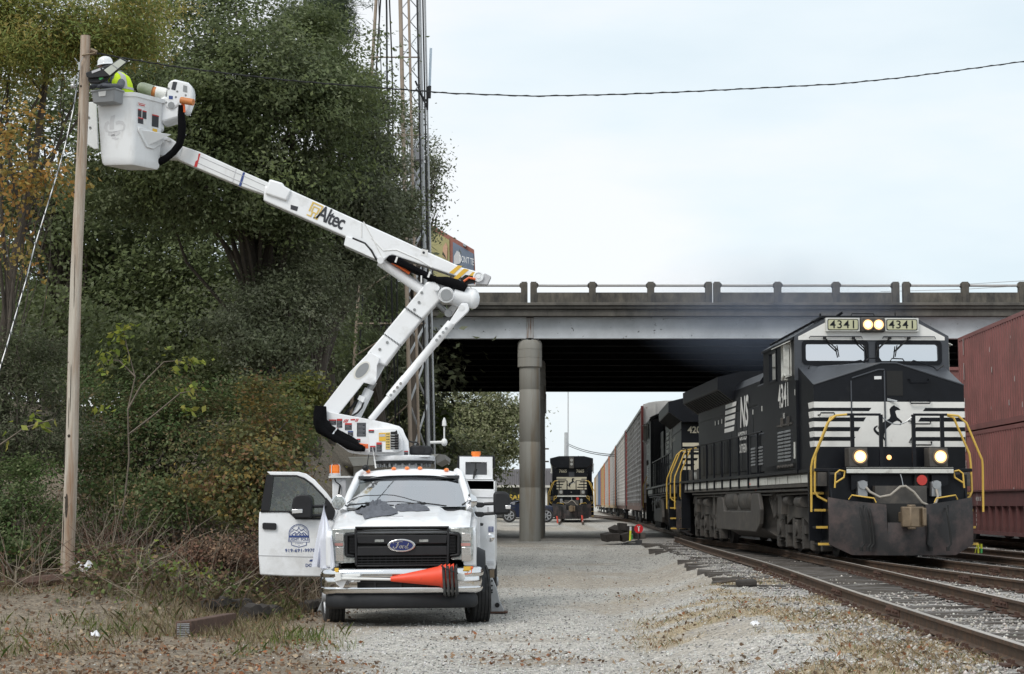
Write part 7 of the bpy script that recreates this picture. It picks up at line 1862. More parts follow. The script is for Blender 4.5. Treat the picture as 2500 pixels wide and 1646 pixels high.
# ------------------------------------------------------------------ double-stacked containers in well wagons
def container_mesh(L_, H_, W_):
    mb = MB(); hw = W_ / 2
    n = int((L_ - .3) / .27)
    for s in (-1, 1):
        prof = []
        p_ = (L_ - .3) / n
        for k in range(n):
            y = .15 + k * p_
            prof += [(s * hw, y), (s * hw, y + p_ * .36), (s * (hw - .045), y + p_ * .5), (s * (hw - .045), y + p_ * .86)]
        prof.append((s * hw, L_ - .15))
        o = len(mb.v)
        for x, y in prof: mb.v += [(x, y, .16), (x, y, H_ - .11)]
        for k in range(len(prof) - 1): a = o + 2 * k; mb.f.append([a, a + 1, a + 3, a + 2]); mb.m.append(0)
    mb.bb(-hw + .05, hw - .05, .05, L_ - .05, H_ - .08, H_ - .03); mb.bb(-hw + .06, hw - .06, .06, .10, .15, H_ - .1); mb.bb(-hw + .06, hw - .06, L_ - .10, L_ - .06, .15, H_ - .1)
    return mb.mesh('corrugated_panel', 'container_red', 0, False)
def frame_mesh(L_, H_, W_):
    mb = MB(); hw = W_ / 2 + .004
    for x in (-1, 1):
        for y in (0, L_ - .14): mb.bb(min(x * hw, x * (hw - .12)), max(x * hw, x * (hw - .12)), y, y + .14, 0, H_)
        mb.bb(min(x * hw, x * (hw - .06)), max(x * hw, x * (hw - .06)), .145, L_ - .145, H_ - .11, H_ - .002); mb.bb(min(x * hw, x * (hw - .06)), max(x * hw, x * (hw - .06)), .145, L_ - .145, .002, .16)
    for y in (.01, L_ - .1): mb.bb(-hw + .125, hw - .125, y, y + .09, H_ - .11, H_ - .002); mb.bb(-hw + .125, hw - .125, y, y + .09, .002, .16)
    return mb.mesh('container_frame', 'container_red', 0)
def container(label, x, y, z, rz, L_, H_, marks=True):
    t = thing('shipping_container', label, 'container', (x, y, z), rz, 'brown red shipping containers')
    link_mesh('corrugated_panel', shared(('cp', L_, H_), lambda: container_mesh(L_, H_, 2.59)), t); link_mesh('container_frame', shared(('cf', L_, H_), lambda: frame_mesh(L_, H_, 2.59)), t)
    if marks:
        mb = MB(); q = random.Random(int(z * 10))
        for k in range(3): yy_ = L_ - .7 - k * .02; zz = H_ * (.80 - .26 * k); mb.add([(-1.30, yy_, zz), (-1.30, yy_ - .06, zz), (-1.30, yy_ - .06, zz + (.5 if k < 2 else .2)), (-1.30, yy_, zz + (.5 if k < 2 else .2))], [[0, 1, 2, 3]])
        for k in range(12): yy_ = q.uniform(1, L_ - 2); zz = q.uniform(.3, H_ - .4); w_ = q.uniform(.03, .10); mb.add([(-1.301, yy_, zz), (-1.301, yy_ - w_, zz - .02), (-1.301, yy_ - w_, zz + w_ * 2.2), (-1.301, yy_ - .01, zz + w_ * 1.7)], [[0, 1, 2, 3]])
        mb.obj('scuff_marks', 'container_white', t, smooth=0, fix=False)
    return t
def well_wagon(label, x, y, rz, L_):
    t = thing('well_wagon', label, 'railway wagon', (x, y, RAILZ), rz, 'well wagons carrying containers')
    for s in (-1, 1):
        mb = MB(); x0, x1 = sorted((s * 1.40, s * 1.50))
        mb.bb(x0, x1, -.6, L_ + .6, 1.02, 1.42); mb.bb(min(s * 1.36, s * 1.55), max(s * 1.36, s * 1.55), -.6, L_ + .6, 1.424, 1.47); mb.obj('side_sill', 'wellcar', t)
        mb = MB(); mb.bb(min(s * 1.36, s * 1.40), max(s * 1.36, s * 1.40), -.2, L_ + .2, .30, 1.02); mb.bb(x0, x1, -.2, L_ + .2, .22, .32); mb.obj('side_web', 'wellcar', t)
        k = 0.0; rb = MB().bb(x0, x1, 0, .07, .32, 1.02).mesh('side_rib', 'wellcar')
        while k < L_: link_mesh('side_rib', rb, t, (0, k, 0)); k += .78
    mb = MB(); mb.bb(-1.3, 1.3, 0, L_, .22, .30); mb.obj('well_floor', 'wellcar', t)
    mb = MB(); put_text(mb, '48138 133', .16, (-1.506, L_ - 3.2, 1.22), (0, -1, 0), (0, 0, 1), bold=.003); mb.add([(-1.506, L_ - 3.0, 1.06), (-1.506, L_ - 3.03, 1.06), (-1.506, L_ - 3.03, 1.40), (-1.506, L_ - 3.0, 1.40)], [[0, 1, 2, 3]])
    for k in range(4): mb.add([(-1.506, L_ - 2.86, .45 + .13 * k), (-1.506, L_ - 2.9, .45 + .13 * k), (-1.506, L_ - 2.9, .53 + .13 * k), (-1.506, L_ - 2.86, .53 + .13 * k)], [[0, 1, 2, 3]])
    mb.obj('lettering', 'container_white', t, smooth=0, fix=False)
    for yc in (-1.5, L_ + 1.5):
        mb = MB(); mb.bb(-1.2, 1.2, yc - 1.0, yc + 1.0, .75, 1.05)
        for q in (-.9, .9):
            for s in (-1, 1): mb.lathe([(.001, -.05), (.48, -.05), (.48, .06), (.001, .06)], (s * .75, yc + q, .48), (s, 0, 0), 20)
        for s in (-1, 1): mb.bb(s * 1.0 - .08, s * 1.0 + .08, yc - 1.25, yc + 1.25, .36, .7)
        mb.obj('bogie', 'dark_steel', t)
    return t
CL = 16.15
crz = -math.atan(.03)
yc0 = 55.2 - CL
def cx4(y): return T4X(y)
well_wagon('brown well wagon under the nearer container stack, white numbers on its sill', cx4(yc0), yc0, crz, CL)
container('upper brown red corrugated container of the nearer stack beside the leading locomotive', cx4(yc0), yc0, RAILZ + .32 + 2.92 + .02, crz, CL, 2.90)
container('lower brown red corrugated container resting in the nearer well wagon', cx4(yc0), yc0, RAILZ + .32, crz, CL, 2.90)
yc1 = 58.6
well_wagon('well wagon further back under the far container stack', cx4(yc1), yc1, crz, 12.2)
container('far upper red container glimpsed between locomotive cab and nearer container stack', cx4(yc1), yc1, RAILZ + .32 + 2.60 + .02, crz, 12.2, 2.59, False)
container('far lower red container behind the locomotive in the second well wagon', cx4(yc1), yc1, RAILZ + .32, crz, 12.2, 2.59, False)
# ------------------------------------------------------------------ radio tower, hut
TYD = 48.0
tw = thing('radio_tower', 'tall three legged steel lattice radio tower rising behind the boom', 'tower', (P(960, 1100, TYD).x, TYD, 1.2)); ti_ = inv(tw)
def TP(u, v, d=0): return ti_ @ P(u, v, TYD + d)
# legs: back-left tan pipe, front tan pair, right grey pair
legs = {'a': ((858, 1000, 1.2), (922, -60, .7)), 'b': ((1002, 1090, -.4), (976, -60, -.2)), 'c': ((1046, 1085, .5), (1022, -60, .3))}
def legp(k, v):
    (u0, v0, d0), (u1, v1, d1) = legs[k]; f = (v - v0) / (v1 - v0); return TP(u0 + (u1 - u0) * f, v, d0 + (d1 - d0) * f)
for k, m_ in (('a', 'tower_tan'), ('b', 'tower_tan'), ('c', 'tower_steel')):
    mb = MB(); mb.tube([legp(k, v) for v in (1160, 800, 400, 0, -150)], .055 if k != 'a' else .045, 8)
    if k == 'c': mb.tube([legp(k, v) + Vector((.16, 0, 0)) for v in (1160, 800, 400, 0, -150)], .03, 6)
    if k == 'b': mb.tube([legp(k, v) + Vector((.22, .1, 0)) for v in (1160, 800, 400, 0, -150)], .04, 6)
    mb.obj('tower_leg', m_, tw, smooth=50)
lv = [1120, 985, 870, 790, 720, 640, 560, 480, 400, 330, 265, 200, 140, 80, 25, -30, -85]
def brace(n_, m_, a, b, r_): mb = MB(); mb.cyl(a, b, r_, n=6); mb.obj(n_, m_, tw)
for i, (v0, v1) in enumerate(zip(lv[:-1], lv[1:])):
    big = v0 > 330
    r_ = .032 if big else .014
    brace('tower_brace', 'tower_steel', legp('b', v0), legp('c', v1), r_); brace('tower_brace', 'tower_steel', legp('c', v0), legp('b', v1), r_)
    if i % 3 == 0:
        for a, b in ('ab', 'ac', 'bc'): brace('tower_girt', 'tower_tan', legp(a, v0), legp(b, v0), .022)
    if big and i % 2 == 0: brace('tower_brace', 'tower_tan', legp('a', v0), legp('b', v1), .018)
mb = MB()
for du, r_ in ((-36, .028), (-26, .022), (-52, .014)): mb.tube([TP(1002 + du - (1090 - v) * .022 + 1.6 * math.sin(v * .013 + du), v, -.1) for v in range(1110, -160, -60)], r_, 6); mb.obj('cable_run', 'cable_black', tw, smooth=60); mb = MB()
mb.tube([legp('a', v) + Vector((.12, 0, 0)) for v in range(1000, -160, -80)], .025, 6)
for du in (38, 52): mb.tube([TP(1002 + du - (1090 - v) * .020, v, .0) for v in range(1110, -160, -80)], .025, 6)
mb.obj('cable_run', 'cable_black', tw, smooth=60)
mb = MB(); mb.bb(-.17, .17, -.1, .1, -.16, .16); mb.xf(Matrix.Translation(TP(1019, 377, .2))); mb.obj('equipment_box', 'grey_print', tw, bevel=.015)
mb = MB(); mb.cyl(TP(1048, 235, .3), TP(1052, 118, .3), .035, n=10); mb.obj('whip_antenna', 'antenna_blue', tw)
mb = MB(); mb.cyl(TP(1043, 268, .3), TP(1044, 212, .3), .03, n=8); mb.cyl(TP(1014, 198, .3), TP(1042, 262, .3), .028, n=6); mb.cyl(TP(1016, 218, .3), TP(1042, 248, .3), .028, n=6); mb.cyl(TP(1048, 240, .3), TP(1049, 210, .3), .045, n=8); mb.obj('antenna_bracket', 'cable_black', tw)
mb = MB(); mb.cyl(TP(1002, 505, -.3), TP(1022, 440, .2), .045, n=8); mb.cyl(TP(1000, 400, -.2), TP(1022, 440, .2), .04, n=8); mb.obj('tower_strut', 'tower_steel', tw)
HY = 44.0
hut = thing('equipment_hut', 'small pale siding equipment hut with overhanging roof behind the truck cab', 'hut', (P(970, 1180, HY).x, HY, 1.0)); hi = inv(hut)
def HP(w, x, y, d=0): return hi @ W(w, x, y, HY + d)
mb = MB(); mb.prism([HP('f', *q) for q in ((580, 960), (1880, 900), (1880, 1700), (580, 1700))], (0, 3.0, 0)); mb.obj('wall', 'hut_siding', hut)
mb = MB()
for k in range(10): y = 960 + k * 72; mb.prism([HP('f', 582, y, -.015), HP('f', 1878, y - 24, -.015), HP('f', 1878, y - 16, -.015), HP('f', 582, y + 8, -.015)], (0, .012, 0))
mb.obj('siding_joint', 'grey_print', hut)
mb = MB(); mb.prism([HP('f', *q, -.5) for q in ((490, 812), (1050, 806), (2040, 760), (1870, 905), (575, 968))], (0, .06, 0)); mb.obj('roof_fascia', 'hut_fascia', hut)
mb = MB(); mb.prism([HP('f', *q, -.44) for q in ((490, 812), (2040, 760), (2150, 775), (2150, 850), (2000, 930), (1990, 800), (600, 830))], (0, 3.6, 0)); mb.obj('roof', 'shingle', hut)
mb = MB(); mb.prism([HP('f', *q, -.46) for q in ((492, 812), (1040, 806), (1040, 822), (500, 830))], (0, -.05, 0)); mb.obj('roof_edge', 'hut_siding', hut)
# ------------------------------------------------------------------ billboard beyond the bridge
BY = 96.0
bb_ = thing('billboard', 'billboard with red brown frame and two adverts showing above the bridge behind the boom', 'billboard', (P(1110, 700, BY).x, BY, 0)); bbi = inv(bb_)
def B2(x, y, d=0): return bbi @ W('m', x, y, BY + d)
def q2(mb, pts, th, d=0.): mb.prism([B2(x, y, d - (x - 520) * .006) for x, y in pts], (0, th, 0))
mb = MB(); q2(mb, [(500, 1190), (530, 1206), (672, 1290), (800, 1365), (806, 1480), (806, 1560), (500, 1560)], .5); mb.obj('frame', 'billboard_frame', bb_)
mb = MB(); q2(mb, [(500, 1225), (540, 1238), (665, 1312), (668, 1560), (500, 1560)], .05, -.06); ad = mb.obj('advert', 'ad_yellow', bb_)
mb = MB(); q2(mb, [(630, 1350), (646, 1325), (655, 1350), (652, 1420), (628, 1400)], .03, -.11); mb.obj('advert_print', 'ad_skin', ad)
mb = MB(); q2(mb, [(684, 1322), (798, 1388), (798, 1560), (684, 1560)], .05, -.06); ad = mb.obj('advert', 'ad_blue', bb_)
mb = MB(); q2(mb, [(690, 1400), (706, 1370), (722, 1380), (732, 1420), (725, 1440), (690, 1450)], .03, -.11); mb.obj('advert_print', 'grey_print', ad)
mb = MB(); put_text(mb, "DON'T TE", .5, B2(758, 1424, -1.9), (1, 0, -.28), (0, 0, 1), sx=.36); mb.obj('lettering', 'white_print', ad, smooth=0, fix=False)
mb = MB(); q2(mb, [(740, 1330), (755, 1338), (755, 1350), (740, 1342)], .3, -.3); mb.obj('billboard_lamp', 'steel', bb_)
mb = MB()
for u in (1012,): p = bbi @ P(u, 700, BY + .6); mb.cyl((p.x, p.y, 0), (p.x, p.y, p.z), .25, n=10)
mb.obj('post', 'rust', bb_)
# ------------------------------------------------------------------ depot building, pickup, far poles beyond the bridge
DY = 158.0
dp = thing('depot_building', 'low dark depot building with a yellow SAF sign beyond the bridge column', 'building', (P(1290, 1250, DY).x, DY, .3)); dpi = inv(dp)
def D2(x, y, d=0): return dpi @ W('l', x, y, DY + d)
mb = MB(); mb.prism([D2(*q) for q in ((1380, 390), (2250, 390), (2250, 720), (1380, 720))], (0, 12, 0)); mb.obj('wall', 'bldg_wall', dp)
mb = MB(); mb.prism([D2(*q, -1.5) for q in ((1380, 210), (2170, 190), (2300, 370), (2290, 388), (1380, 388))], (0, 10, 0)); mb.obj('roof', 'bldg_roof', dp)
mb = MB(); mb.prism([D2(*q, -1.7) for q in ((1380, 372), (2290, 376), (2290, 400), (1380, 396))], (0, .15, 0)); mb.obj('fascia', 'hut_fascia', dp)
mb = MB()
for k in range(44): x = 1385 + k * 20; mb.prism([D2(x, 215, -1.52), D2(x + 3, 215, -1.52), D2(x + 3, 372, -1.52), D2(x, 372, -1.52)], (0, .05, 0))
mb.obj('roof_seam', 'grey_print' if False else 'bldg_wall', dp)
for x in (2078, 2140):
    mb = MB(); mb.prism([D2(x, 400, -1.3), D2(x + 20, 400, -1.3), D2(x + 20, 720, -1.3), D2(x, 720, -1.3)], (0, .25, 0)); mb.obj('porch_post', 'white_matte', dp)
mb = MB(); put_text(mb, 'SAF', .62, D2(1752, 506, -1.75), bold=.012, sx=1.05); mb.obj('lettering', 'sign_yellow', dp, smooth=0, fix=False)
# navy pickup standing side-on behind the column
VY = 108.0
pv = thing('pickup_truck', 'dark blue pickup truck parked side on behind the bridge column', 'pickup', (P(1296, 1268, VY).x, VY, .25)); pvi = inv(pv)
def V2(x, y, d=0): return pvi @ W('l', x, y, VY + d)
prof = [(1630, 720), (1640, 640), (1700, 560), (1760, 545), (1820, 540), (1880, 470), (1960, 470), (1985, 590), (2130, 590), (2160, 610), (2165, 715), (2040, 722), (1760, 722)]
mb = MB(); mb.prism([V2(*q) for q in prof], (0, 1.85, 0)); mb.obj('body', 'truck_navy', pv, bevel=.06)
mb = MB(); mb.prism([V2(*q, -.02) for q in ((1832, 545), (1886, 486), (1950, 486), (1968, 582), (1830, 582))], (0, .02, 0)); mb.prism([V2(*q, -.02) for q in ((1715, 575), (1795, 545), (1815, 550), (1740, 585))], (0, .02, 0)); mb.obj('window', 'far_glass', pv)
for x in (1690, 2090):
    c = V2(x, 700, -.03); w_ = bpy.data.objects.new('wheel', None); col.objects.link(w_); w_.parent = pv
    mb = MB(); mb.lathe([(.2, -.02), (.40, -.02), (.42, .02), (.42, .25), (.2, .25)], c, (0, 1, 0), 24, 0, True); mb.obj('tyre', 'rubber', w_)
    mb = MB()
    for k in range(6): a = k * 1.047; mb.box(c + Vector((.14 * math.cos(a), -.06, .14 * math.sin(a))), (.24, .04, .07), rot=Euler((0, -a, 0)))
    mb.lathe([(.25, -.05), (.29, -.05), (.29, .02), (.25, .02), (.25, -.05)], c, (0, 1, 0), 24); mb.lathe([(.001, -.08), (.08, -.07), (.08, 0)], c, (0, 1, 0), 12); mb.obj('rim', 'rim_grey', w_)
fp = thing('utility_pole', 'distant grey pole standing behind locomotive 7665', 'utility pole', (P(1382, 1200, 170).x, 170, 0)); fi_ = inv(fp)
mb = MB(); mb.tube([fi_ @ P(1382, v, 170) for v in (1250, 1056)], [.22, .16], 8); mb.obj('pole_shaft', 'tower_steel', fp)
fm = thing('antenna_mast', 'very thin tall antenna mast beyond the bridge above locomotive 7665', 'mast', (P(1387, 1200, 172).x, 172, 0)); fi_ = inv(fm)
mb = MB(); mb.tube([fi_ @ P(1387, v, 172) for v in (1250, 940)], .06, 6); mb.obj('mast_tube', 'tower_steel', fm)
fp2 = thing('utility_pole', 'distant utility pole with crossarms right of the bridge column', 'utility pole', (P(1333, 1200, 190).x, 190, 0)); fi_ = inv(fp2)
mb = MB(); mb.tube([fi_ @ P(1328, v, 190) for v in (1250, 1075)], [.2, .14], 8); mb.obj('pole_shaft', 'bark', fp2)
mb = MB()
for v in (1096, 1127): mb.cyl(fi_ @ P(1318, v, 189.7), fi_ @ P(1340, v, 189.7), .09, n=6)
mb.obj('crossarm', 'bark', fp2)
mb = MB()
for k in (0, 1):
    a, b_ = P(1388, 1084 + 4 * k, 172), P(1500, 1110 + 4 * k, 120); mb.tube([a.lerp(b_, f) - Vector((0, 0, .8 * f * (1 - f))) for f in np.linspace(0, 1, 12)], .03, 5)
tag(mb.obj('power_line', 'cable_black'), 'thin power lines from the distant pole towards the autoracks', 'cable')
for i, (y0, y1, lb) in enumerate(((700, 682, 'upper thin wire above the bridge railing at the far right'), (712, 694, 'lower thin wire behind the bridge railing at the far right'))):
    a, b_ = P(2150, y0, 130), P(2560, y1, 118); mb = MB(); mb.tube([a, a.lerp(b_, .5) - Vector((0, 0, .1)), b_], .02, 5); tag(mb.obj('power_line', 'cable_metal'), lb, 'cable')
# ------------------------------------------------------------------ switch stand, marker, tie pile, flags, timbers
SY = 58.0
def grp(n, lb, ct, u, v, Y, g=None):
    p = P(u, v, Y); p.z = gzf(p.x, Y); return thing(n, lb, ct, p, 0, g)
sw = grp('switch_stand', 'railway switch stand with a round red target beside the tracks', 'switch stand', 1558, 1325, SY); si = inv(sw)
c = si @ W('j', 1630, 1302, SY)
mb = MB(); mb.cyl(c + Vector((0, -.012, 0)), c + Vector((0, .012, 0)), .142, n=24); tg = mb.obj('target', 'target_red', sw)
mb = MB(); mb.box(c + Vector((0, -.016, 0)), (.035, .004, .17)); mb.box(c + Vector((0, -.016, .07)), (.09, .004, .03)); mb.obj('target_mark', 'white_print', tg)
mb = MB(); mb.cyl((c.x, c.y + .03, .0), (c.x, c.y + .03, c.z - .1), .03, n=8); mb.bb(c.x - .10, c.x + .10, -.12, .14, .0, .16); mb.bb(c.x - .55, c.x - .1, -.1, .1, .0, .06); mb.bb(c.x - .22, c.x + .6, -.16, .2, -.04, .03); mb.tube([(c.x, 0, .12), (c.x - .3, -.1, .1), (c.x - .5, -.12, .06)], .025, 6); mb.obj('stand', 'dark_steel', sw)
mk = grp('marker_post', 'leaning yellow green marker post in front of the switch stand', 'marker', 1537, 1322, SY - .5); mi = inv(mk)
mb = MB(); mb.cyl(mi @ W('j', 1485, 1500, SY - .5), mi @ W('j', 1495, 1330, SY - .5), .032, n=8, m=0); mb.cyl(mi @ W('j', 1495, 1330, SY - .5), mi @ W('j', 1497, 1265, SY - .5), .032, n=8, m=1); mb.cyl(mi @ W('j', 1515, 1480, SY - .45), mi @ W('j', 1512, 1400, SY - .45), .028, n=8, m=2); mb.obj('marker_tube', ['marker_yellow', 'litter_white', 'marker_green'], mk)
tl = [((1110, 1440), 12, 'tie block at the pile\'s front left corner'), ((1220, 1440), 4, 'tie block lying between the front blocks of the pile'), ((1270, 1335), 25, 'large tilted tie block on top of the pile'), ((1365, 1430), 18, 'tie block at the pile\'s front right'), ((1350, 1270), -6, 'tie block standing highest at the back of the pile'), ((1475, 1318), 2, 'dark tie block behind the marker post')]
for (x, y), a, lb in tl:
    p = W('j', x, y, SY + 1.0 + (.3 if y < 1340 else 0)); mb = MB(); mb.box((0, 0, 0), (.27, .8, .24)); o = mb.obj('railway_tie', 'charred_wood', bevel=.006, smooth=0); o.location = p; o.rotation_euler = (R(a * .2), R(-a), R(a * .5 + 4)); tag(o, lb, 'railway tie', 'pile of old tie blocks')
for x, lb in ((1600, 'pale tie block left of the switch stand base'), (1682, 'pale tie block right of the switch stand base')):
    p = W('j', x, 1415, SY + 1.5); mb = MB(); mb.box((0, 0, 0), (.22, .5, .2)); o = mb.obj('railway_tie', 'tie_wood', bevel=.012); o.location = p; tag(o, lb, 'railway tie', 'pile of old tie blocks')
for x, y0, y1, lb in ((275, 1090, 1210, 'red warning flag standing by the left rail before locomotive 7665'), (690, 1075, 1195, 'red warning flag standing by the right rail before locomotive 7665')):
    Yf = 122.0; f_ = thing('warning_flag', lb, 'flag', W('j', x, y1, Yf), 0, 'red flags before locomotive 7665'); fi_ = inv(f_)
    mb = MB(); mb.cyl(fi_ @ W('j', x + 8, y1, Yf), fi_ @ W('j', x - 8, y0, Yf), .05, n=6); mb.obj('flag_staff', 'flag_red', f_)
    mb = MB(); mb.prism([fi_ @ W('j', *q, Yf) for q in ((x - 14, y0), (x + 12, y0 + 10), (x + 20, y1 - 20), (x - 6, y1 - 30))], (0, .03, 0)); mb.obj('flag_cloth', 'flag_red', f_)
# yellow marker tubes by the plow's right
mk = grp('marker_post', 'pair of yellow and green tubes standing beside the plow', 'marker', 2396, 1350, 39.5); mi = inv(mk)
mb = MB()
for x, m_ in ((1912, 0), (1942, 2)): mb.cyl(mi @ W('h', x, 1375, 39.5), mi @ W('h', x, 1285, 39.5), .022, n=8, m=m_); mb.cyl(mi @ W('h', x, 1330, 39.5), mi @ W('h', x, 1285, 39.5), .024, n=8, m=0)
mb.tube([mi @ W('h', x, y, 39.5) for x, y in ((1880, 1375), (1900, 1290), (1912, 1290))], .008, 5)
mb.obj('marker_tube', ['marker_yellow', 'litter_white', 'marker_green'], mk)
# loose timbers and litter in the foreground
def timber(name, lb, pts, Y0, Y1, h, mat_, ct='timber', seed=0):
    pass
Yb = 22.0
bt = grp('timber_block', 'square brown timber with slatted end lying in the grass left of the truck', 'timber', 450, 1556, 21.2); bi_ = inv(bt)
ex = P(464, 1556, 21.2) - P(428, 1556, 21.2); wbt = ex.length
mb = MB(); A = [bi_ @ P(*q, 21.2) for q in ((428, 1557), (466, 1553), (466, 1516), (428, 1518))]; dv_ = Vector((.34, 1.25, .02)); mb.prism(A, dv_); o = mb.obj('beam', 'old_beam', bt, bevel=.012)
mb = MB()
for k in range(8): y = 1523 + k * 4.3; mb.prism([bi_ @ P(*q, 21.18) for q in ((432, y), (462, y - .5), (462, y + 1.6), (432, y + 2))], (0, .03, 0))
mb.obj('end_slat', 'galv', bt)
for i, (u0, v0, u1, v1, Y, h, lb) in enumerate([(505, 1480, 602, 1445, 24.6, .22, 'charred old tie lying in the brush beyond the slatted timber'), (600, 1500, 680, 1478, 24.0, .24, 'charred broken tie lying close to the truck wheel'), (0, 1475, 250, 1462, 25.0, .14, 'long rotten log in the grass at the far left'), (740, 1452, 790, 1440, 26.0, .2, 'dark stump showing beside the front wheel')]):
    a, b_ = P(u0, v0, Y), P(u1, v1, Y + .8); a.z = gzf(a.x, a.y) + h * .4; b_.z = gzf(b_.x, b_.y) + h * .4
    n = 8; mb = MB(); q = random.Random(i + 4); pts = [a.lerp(b_, k / n) + Vector((0, q.uniform(-.03, .03), q.uniform(-.03, .03))) for k in range(n + 1)]
    mb.tube(pts, [h * .55 * q.uniform(.8, 1.1) for _ in pts], 7); o = mb.obj('old_tie', 'charred_wood' if i != 2 else 'old_beam', smooth=20); tag(o, lb, 'timber')
p = P(1822, 1448, 27.2); mb = MB(); mb.box((0, 0, 0), (.30, .17, .10)); o = mb.obj('wood_chunk', 'charred_wood', bevel=.03); o.location = (p.x, 27.2, gzf(p.x, 27.2) + .06); o.rotation_euler = (.1, -.05, .15); tag(o, 'dark wood chunk lying on the ballast before the tie ends', 'timber')
p = P(1790, 1421, 28.2); mb = MB(); mb.tube([(-.2, 0, .03), (0, .05, .06), (.25, .1, .05)], .018, 6); o = mb.obj('stick', 'bark'); o.location = (p.x, 28.2, gzf(p.x, 28.2)); tag(o, 'thin dark stick lying on the pale gravel by the tie ends', 'stick')
def crumple(name, lb, u, v, Y, s, seed):
    q = random.Random(seed); mb = MB(); mb.grid(lambda a, b: ((a - .5) * s[0], (b - .5) * s[1], s[2] * (.3 + q.random()) * (1 - (2 * a - 1) ** 2 * .6)), 7, 6); o = mb.obj(name, 'litter_white', smooth=20, fix=False); p = P(u, v, Y); o.location = (p.x, Y, max(gzf(p.x, Y) + .02, p.z)); o.rotation_euler = (.35, .1, q.uniform(-.5, .5)); tag(o, lb, 'litter')
crumple('plastic_bag', 'crumpled white plastic bag lying at the foot of the wooden pole', 202, 1393, 25.9, (.26, .2, .12), 1)
crumple('paper_scrap', 'white paper scrap lying in the leaves of the left foreground', 232, 1553, 21.4, (.10, .1, .05), 2)
crumple('paper_scrap', 'white paper scrap lying on the gravel between truck and rails', 1846, 1596, 18.4, (.10, .08, .04), 3)
crumple('paper_scrap', 'white scrap lying against the near rail', 2256, 1527, 19.2, (.07, .07, .04), 4)
# ------------------------------------------------------------------ trees and brush
def blob_clusters(blobs, n, g, shell=.55):
    """cluster centres in a set of ellipsoids given as (u, v, ru, rv, Y, depth); denser near their surfaces"""
    w = np.array([b[2] * b[3] * (b[4] / 4400) ** 2 for b in blobs]); w = w / w.sum(); out = []
    for b, k in zip(blobs, (w * n).astype(int) + 1):
        u, v, ru, rv, Y, dp = b; c = P(u, v, Y); rx, rz = ru * Y / 4400, rv * Y / 4400
        d = g.normal(size=(k, 3)); d /= np.linalg.norm(d, axis=1)[:, None]
        r = shell + (1 - shell) * g.random(k) ** .6
        lump = .78 + .45 * vnoise(d[:, 0] * 2.6 + u * .01, d[:, 2] * 2.6 + v * .01, 3)
        d *= (r * lump)[:, None]
        q = np.stack([c.x + d[:, 0] * rx, c.y + d[:, 1] * dp, c.z + d[:, 2] * rz], -1)
        if k > 60:          # gather the clusters into boughs, so that light tops and dark gaps appear
            h = q[g.integers(0, k, max(8, k // 30))]; j = g.integers(0, len(h), k)
            bough = h[j] + g.normal(size=(k, 3)) * np.array([.75, .6, .26]) * min(1., rx * .42)
            q = np.where((g.random(k) < .9)[:, None], bough, q)
        out.append(q)
    return np.concatenate(out)
def make_tree(name, label, cat, base, blobs, ncl, per, size, pal, seed, spread_=.22, group=None, trunk=.2, bark='bark', limbs=7, aspect=.5, shell=.5, mat_='leaf', up=.35, leaf_name='crown', trunk_to=None, dr=(.72, 1.4)):
    g = np.random.default_rng(seed)
    bu, bv, bY = base; bp_ = P(bu, bv, bY); bp_.z = gzf(bp_.x, bY) - .1
    t = thing(name, label, cat, bp_, 0, group); o = np.array(bp_)
    cl = blob_clusters(blobs, ncl, g, shell)
    cl = cl[cl[:, 2] > gz(cl[:, 0], cl[:, 1]) + .05]
    n = len(cl)
    per_n = g.integers(int(per * .5), int(per * 1.5) + 1, n); ci = np.repeat(np.arange(n), per_n)
    off = g.normal(size=(len(ci), 3)) * spread_ * np.array([1, 1, .7]) * (.6 + .8 * g.random((n, 1)))[ci]
    p = cl[ci] + off - o
    pal = np.array(pal); tone = pal[g.integers(0, len(pal), n)] * (dr[0] + (dr[1] - dr[0]) * g.random((n, 1)))
    c = tone[ci] * (.87 + .26 * g.random((len(ci), 1)))
    s = size * (.65 + .7 * g.random(len(ci)))
    leaf_obj(leaf_name, p, s, c, mat_, t, aspect=aspect, up=up, seed=seed + 1)
    if trunk:
        mb = MB(); q = random.Random(seed); cs = [P(b[0], b[1], b[4]) for b in blobs]
        top = trunk_to and P(*trunk_to) or sum(cs, Vector()) / len(cs)
        pts = [bp_.lerp(top, f) + Vector((q.uniform(-.12, .12), q.uniform(-.1, .1), 0)) * (1 if 0 < f < 1 else 0) for f in (0, .25, .5, .75, 1)]
        mb.tube([p_ - bp_ for p_ in pts], [trunk, trunk * .85, trunk * .7, trunk * .55, trunk * .35], 9); mb.obj('trunk', bark, t, smooth=60)
        mb = MB()
        for c_ in cs:
            for k in range(limbs):
                tgt = Vector(cl[q.randrange(n)]); 
                st = pts[1].lerp(pts[4], q.random()); tgt = tgt.lerp(c_, .3)
                m_ = st.lerp(tgt, .5) + Vector((q.uniform(-.4, .4), q.uniform(-.3, .3), q.uniform(-.1, .5)))
                r_ = trunk * q.uniform(.16, .36)
                mb.tube([st - bp_, st.lerp(m_, .5) - bp_ + Vector((q.uniform(-.1, .1), 0, q.uniform(-.1, .1))), m_ - bp_, m_.lerp(tgt, .5) - bp_ + Vector((q.uniform(-.12, .12), 0, q.uniform(-.12, .12))), tgt - bp_], [r_, r_ * .8, r_ * .6, r_ * .4, r_ * .15], 6)
        mb.obj('limb', bark, t, smooth=60)
    return t
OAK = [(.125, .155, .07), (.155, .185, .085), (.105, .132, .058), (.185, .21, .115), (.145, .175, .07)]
OAKG = [(.14, .158, .09), (.17, .185, .115), (.118, .136, .074), (.205, .215, .145)]
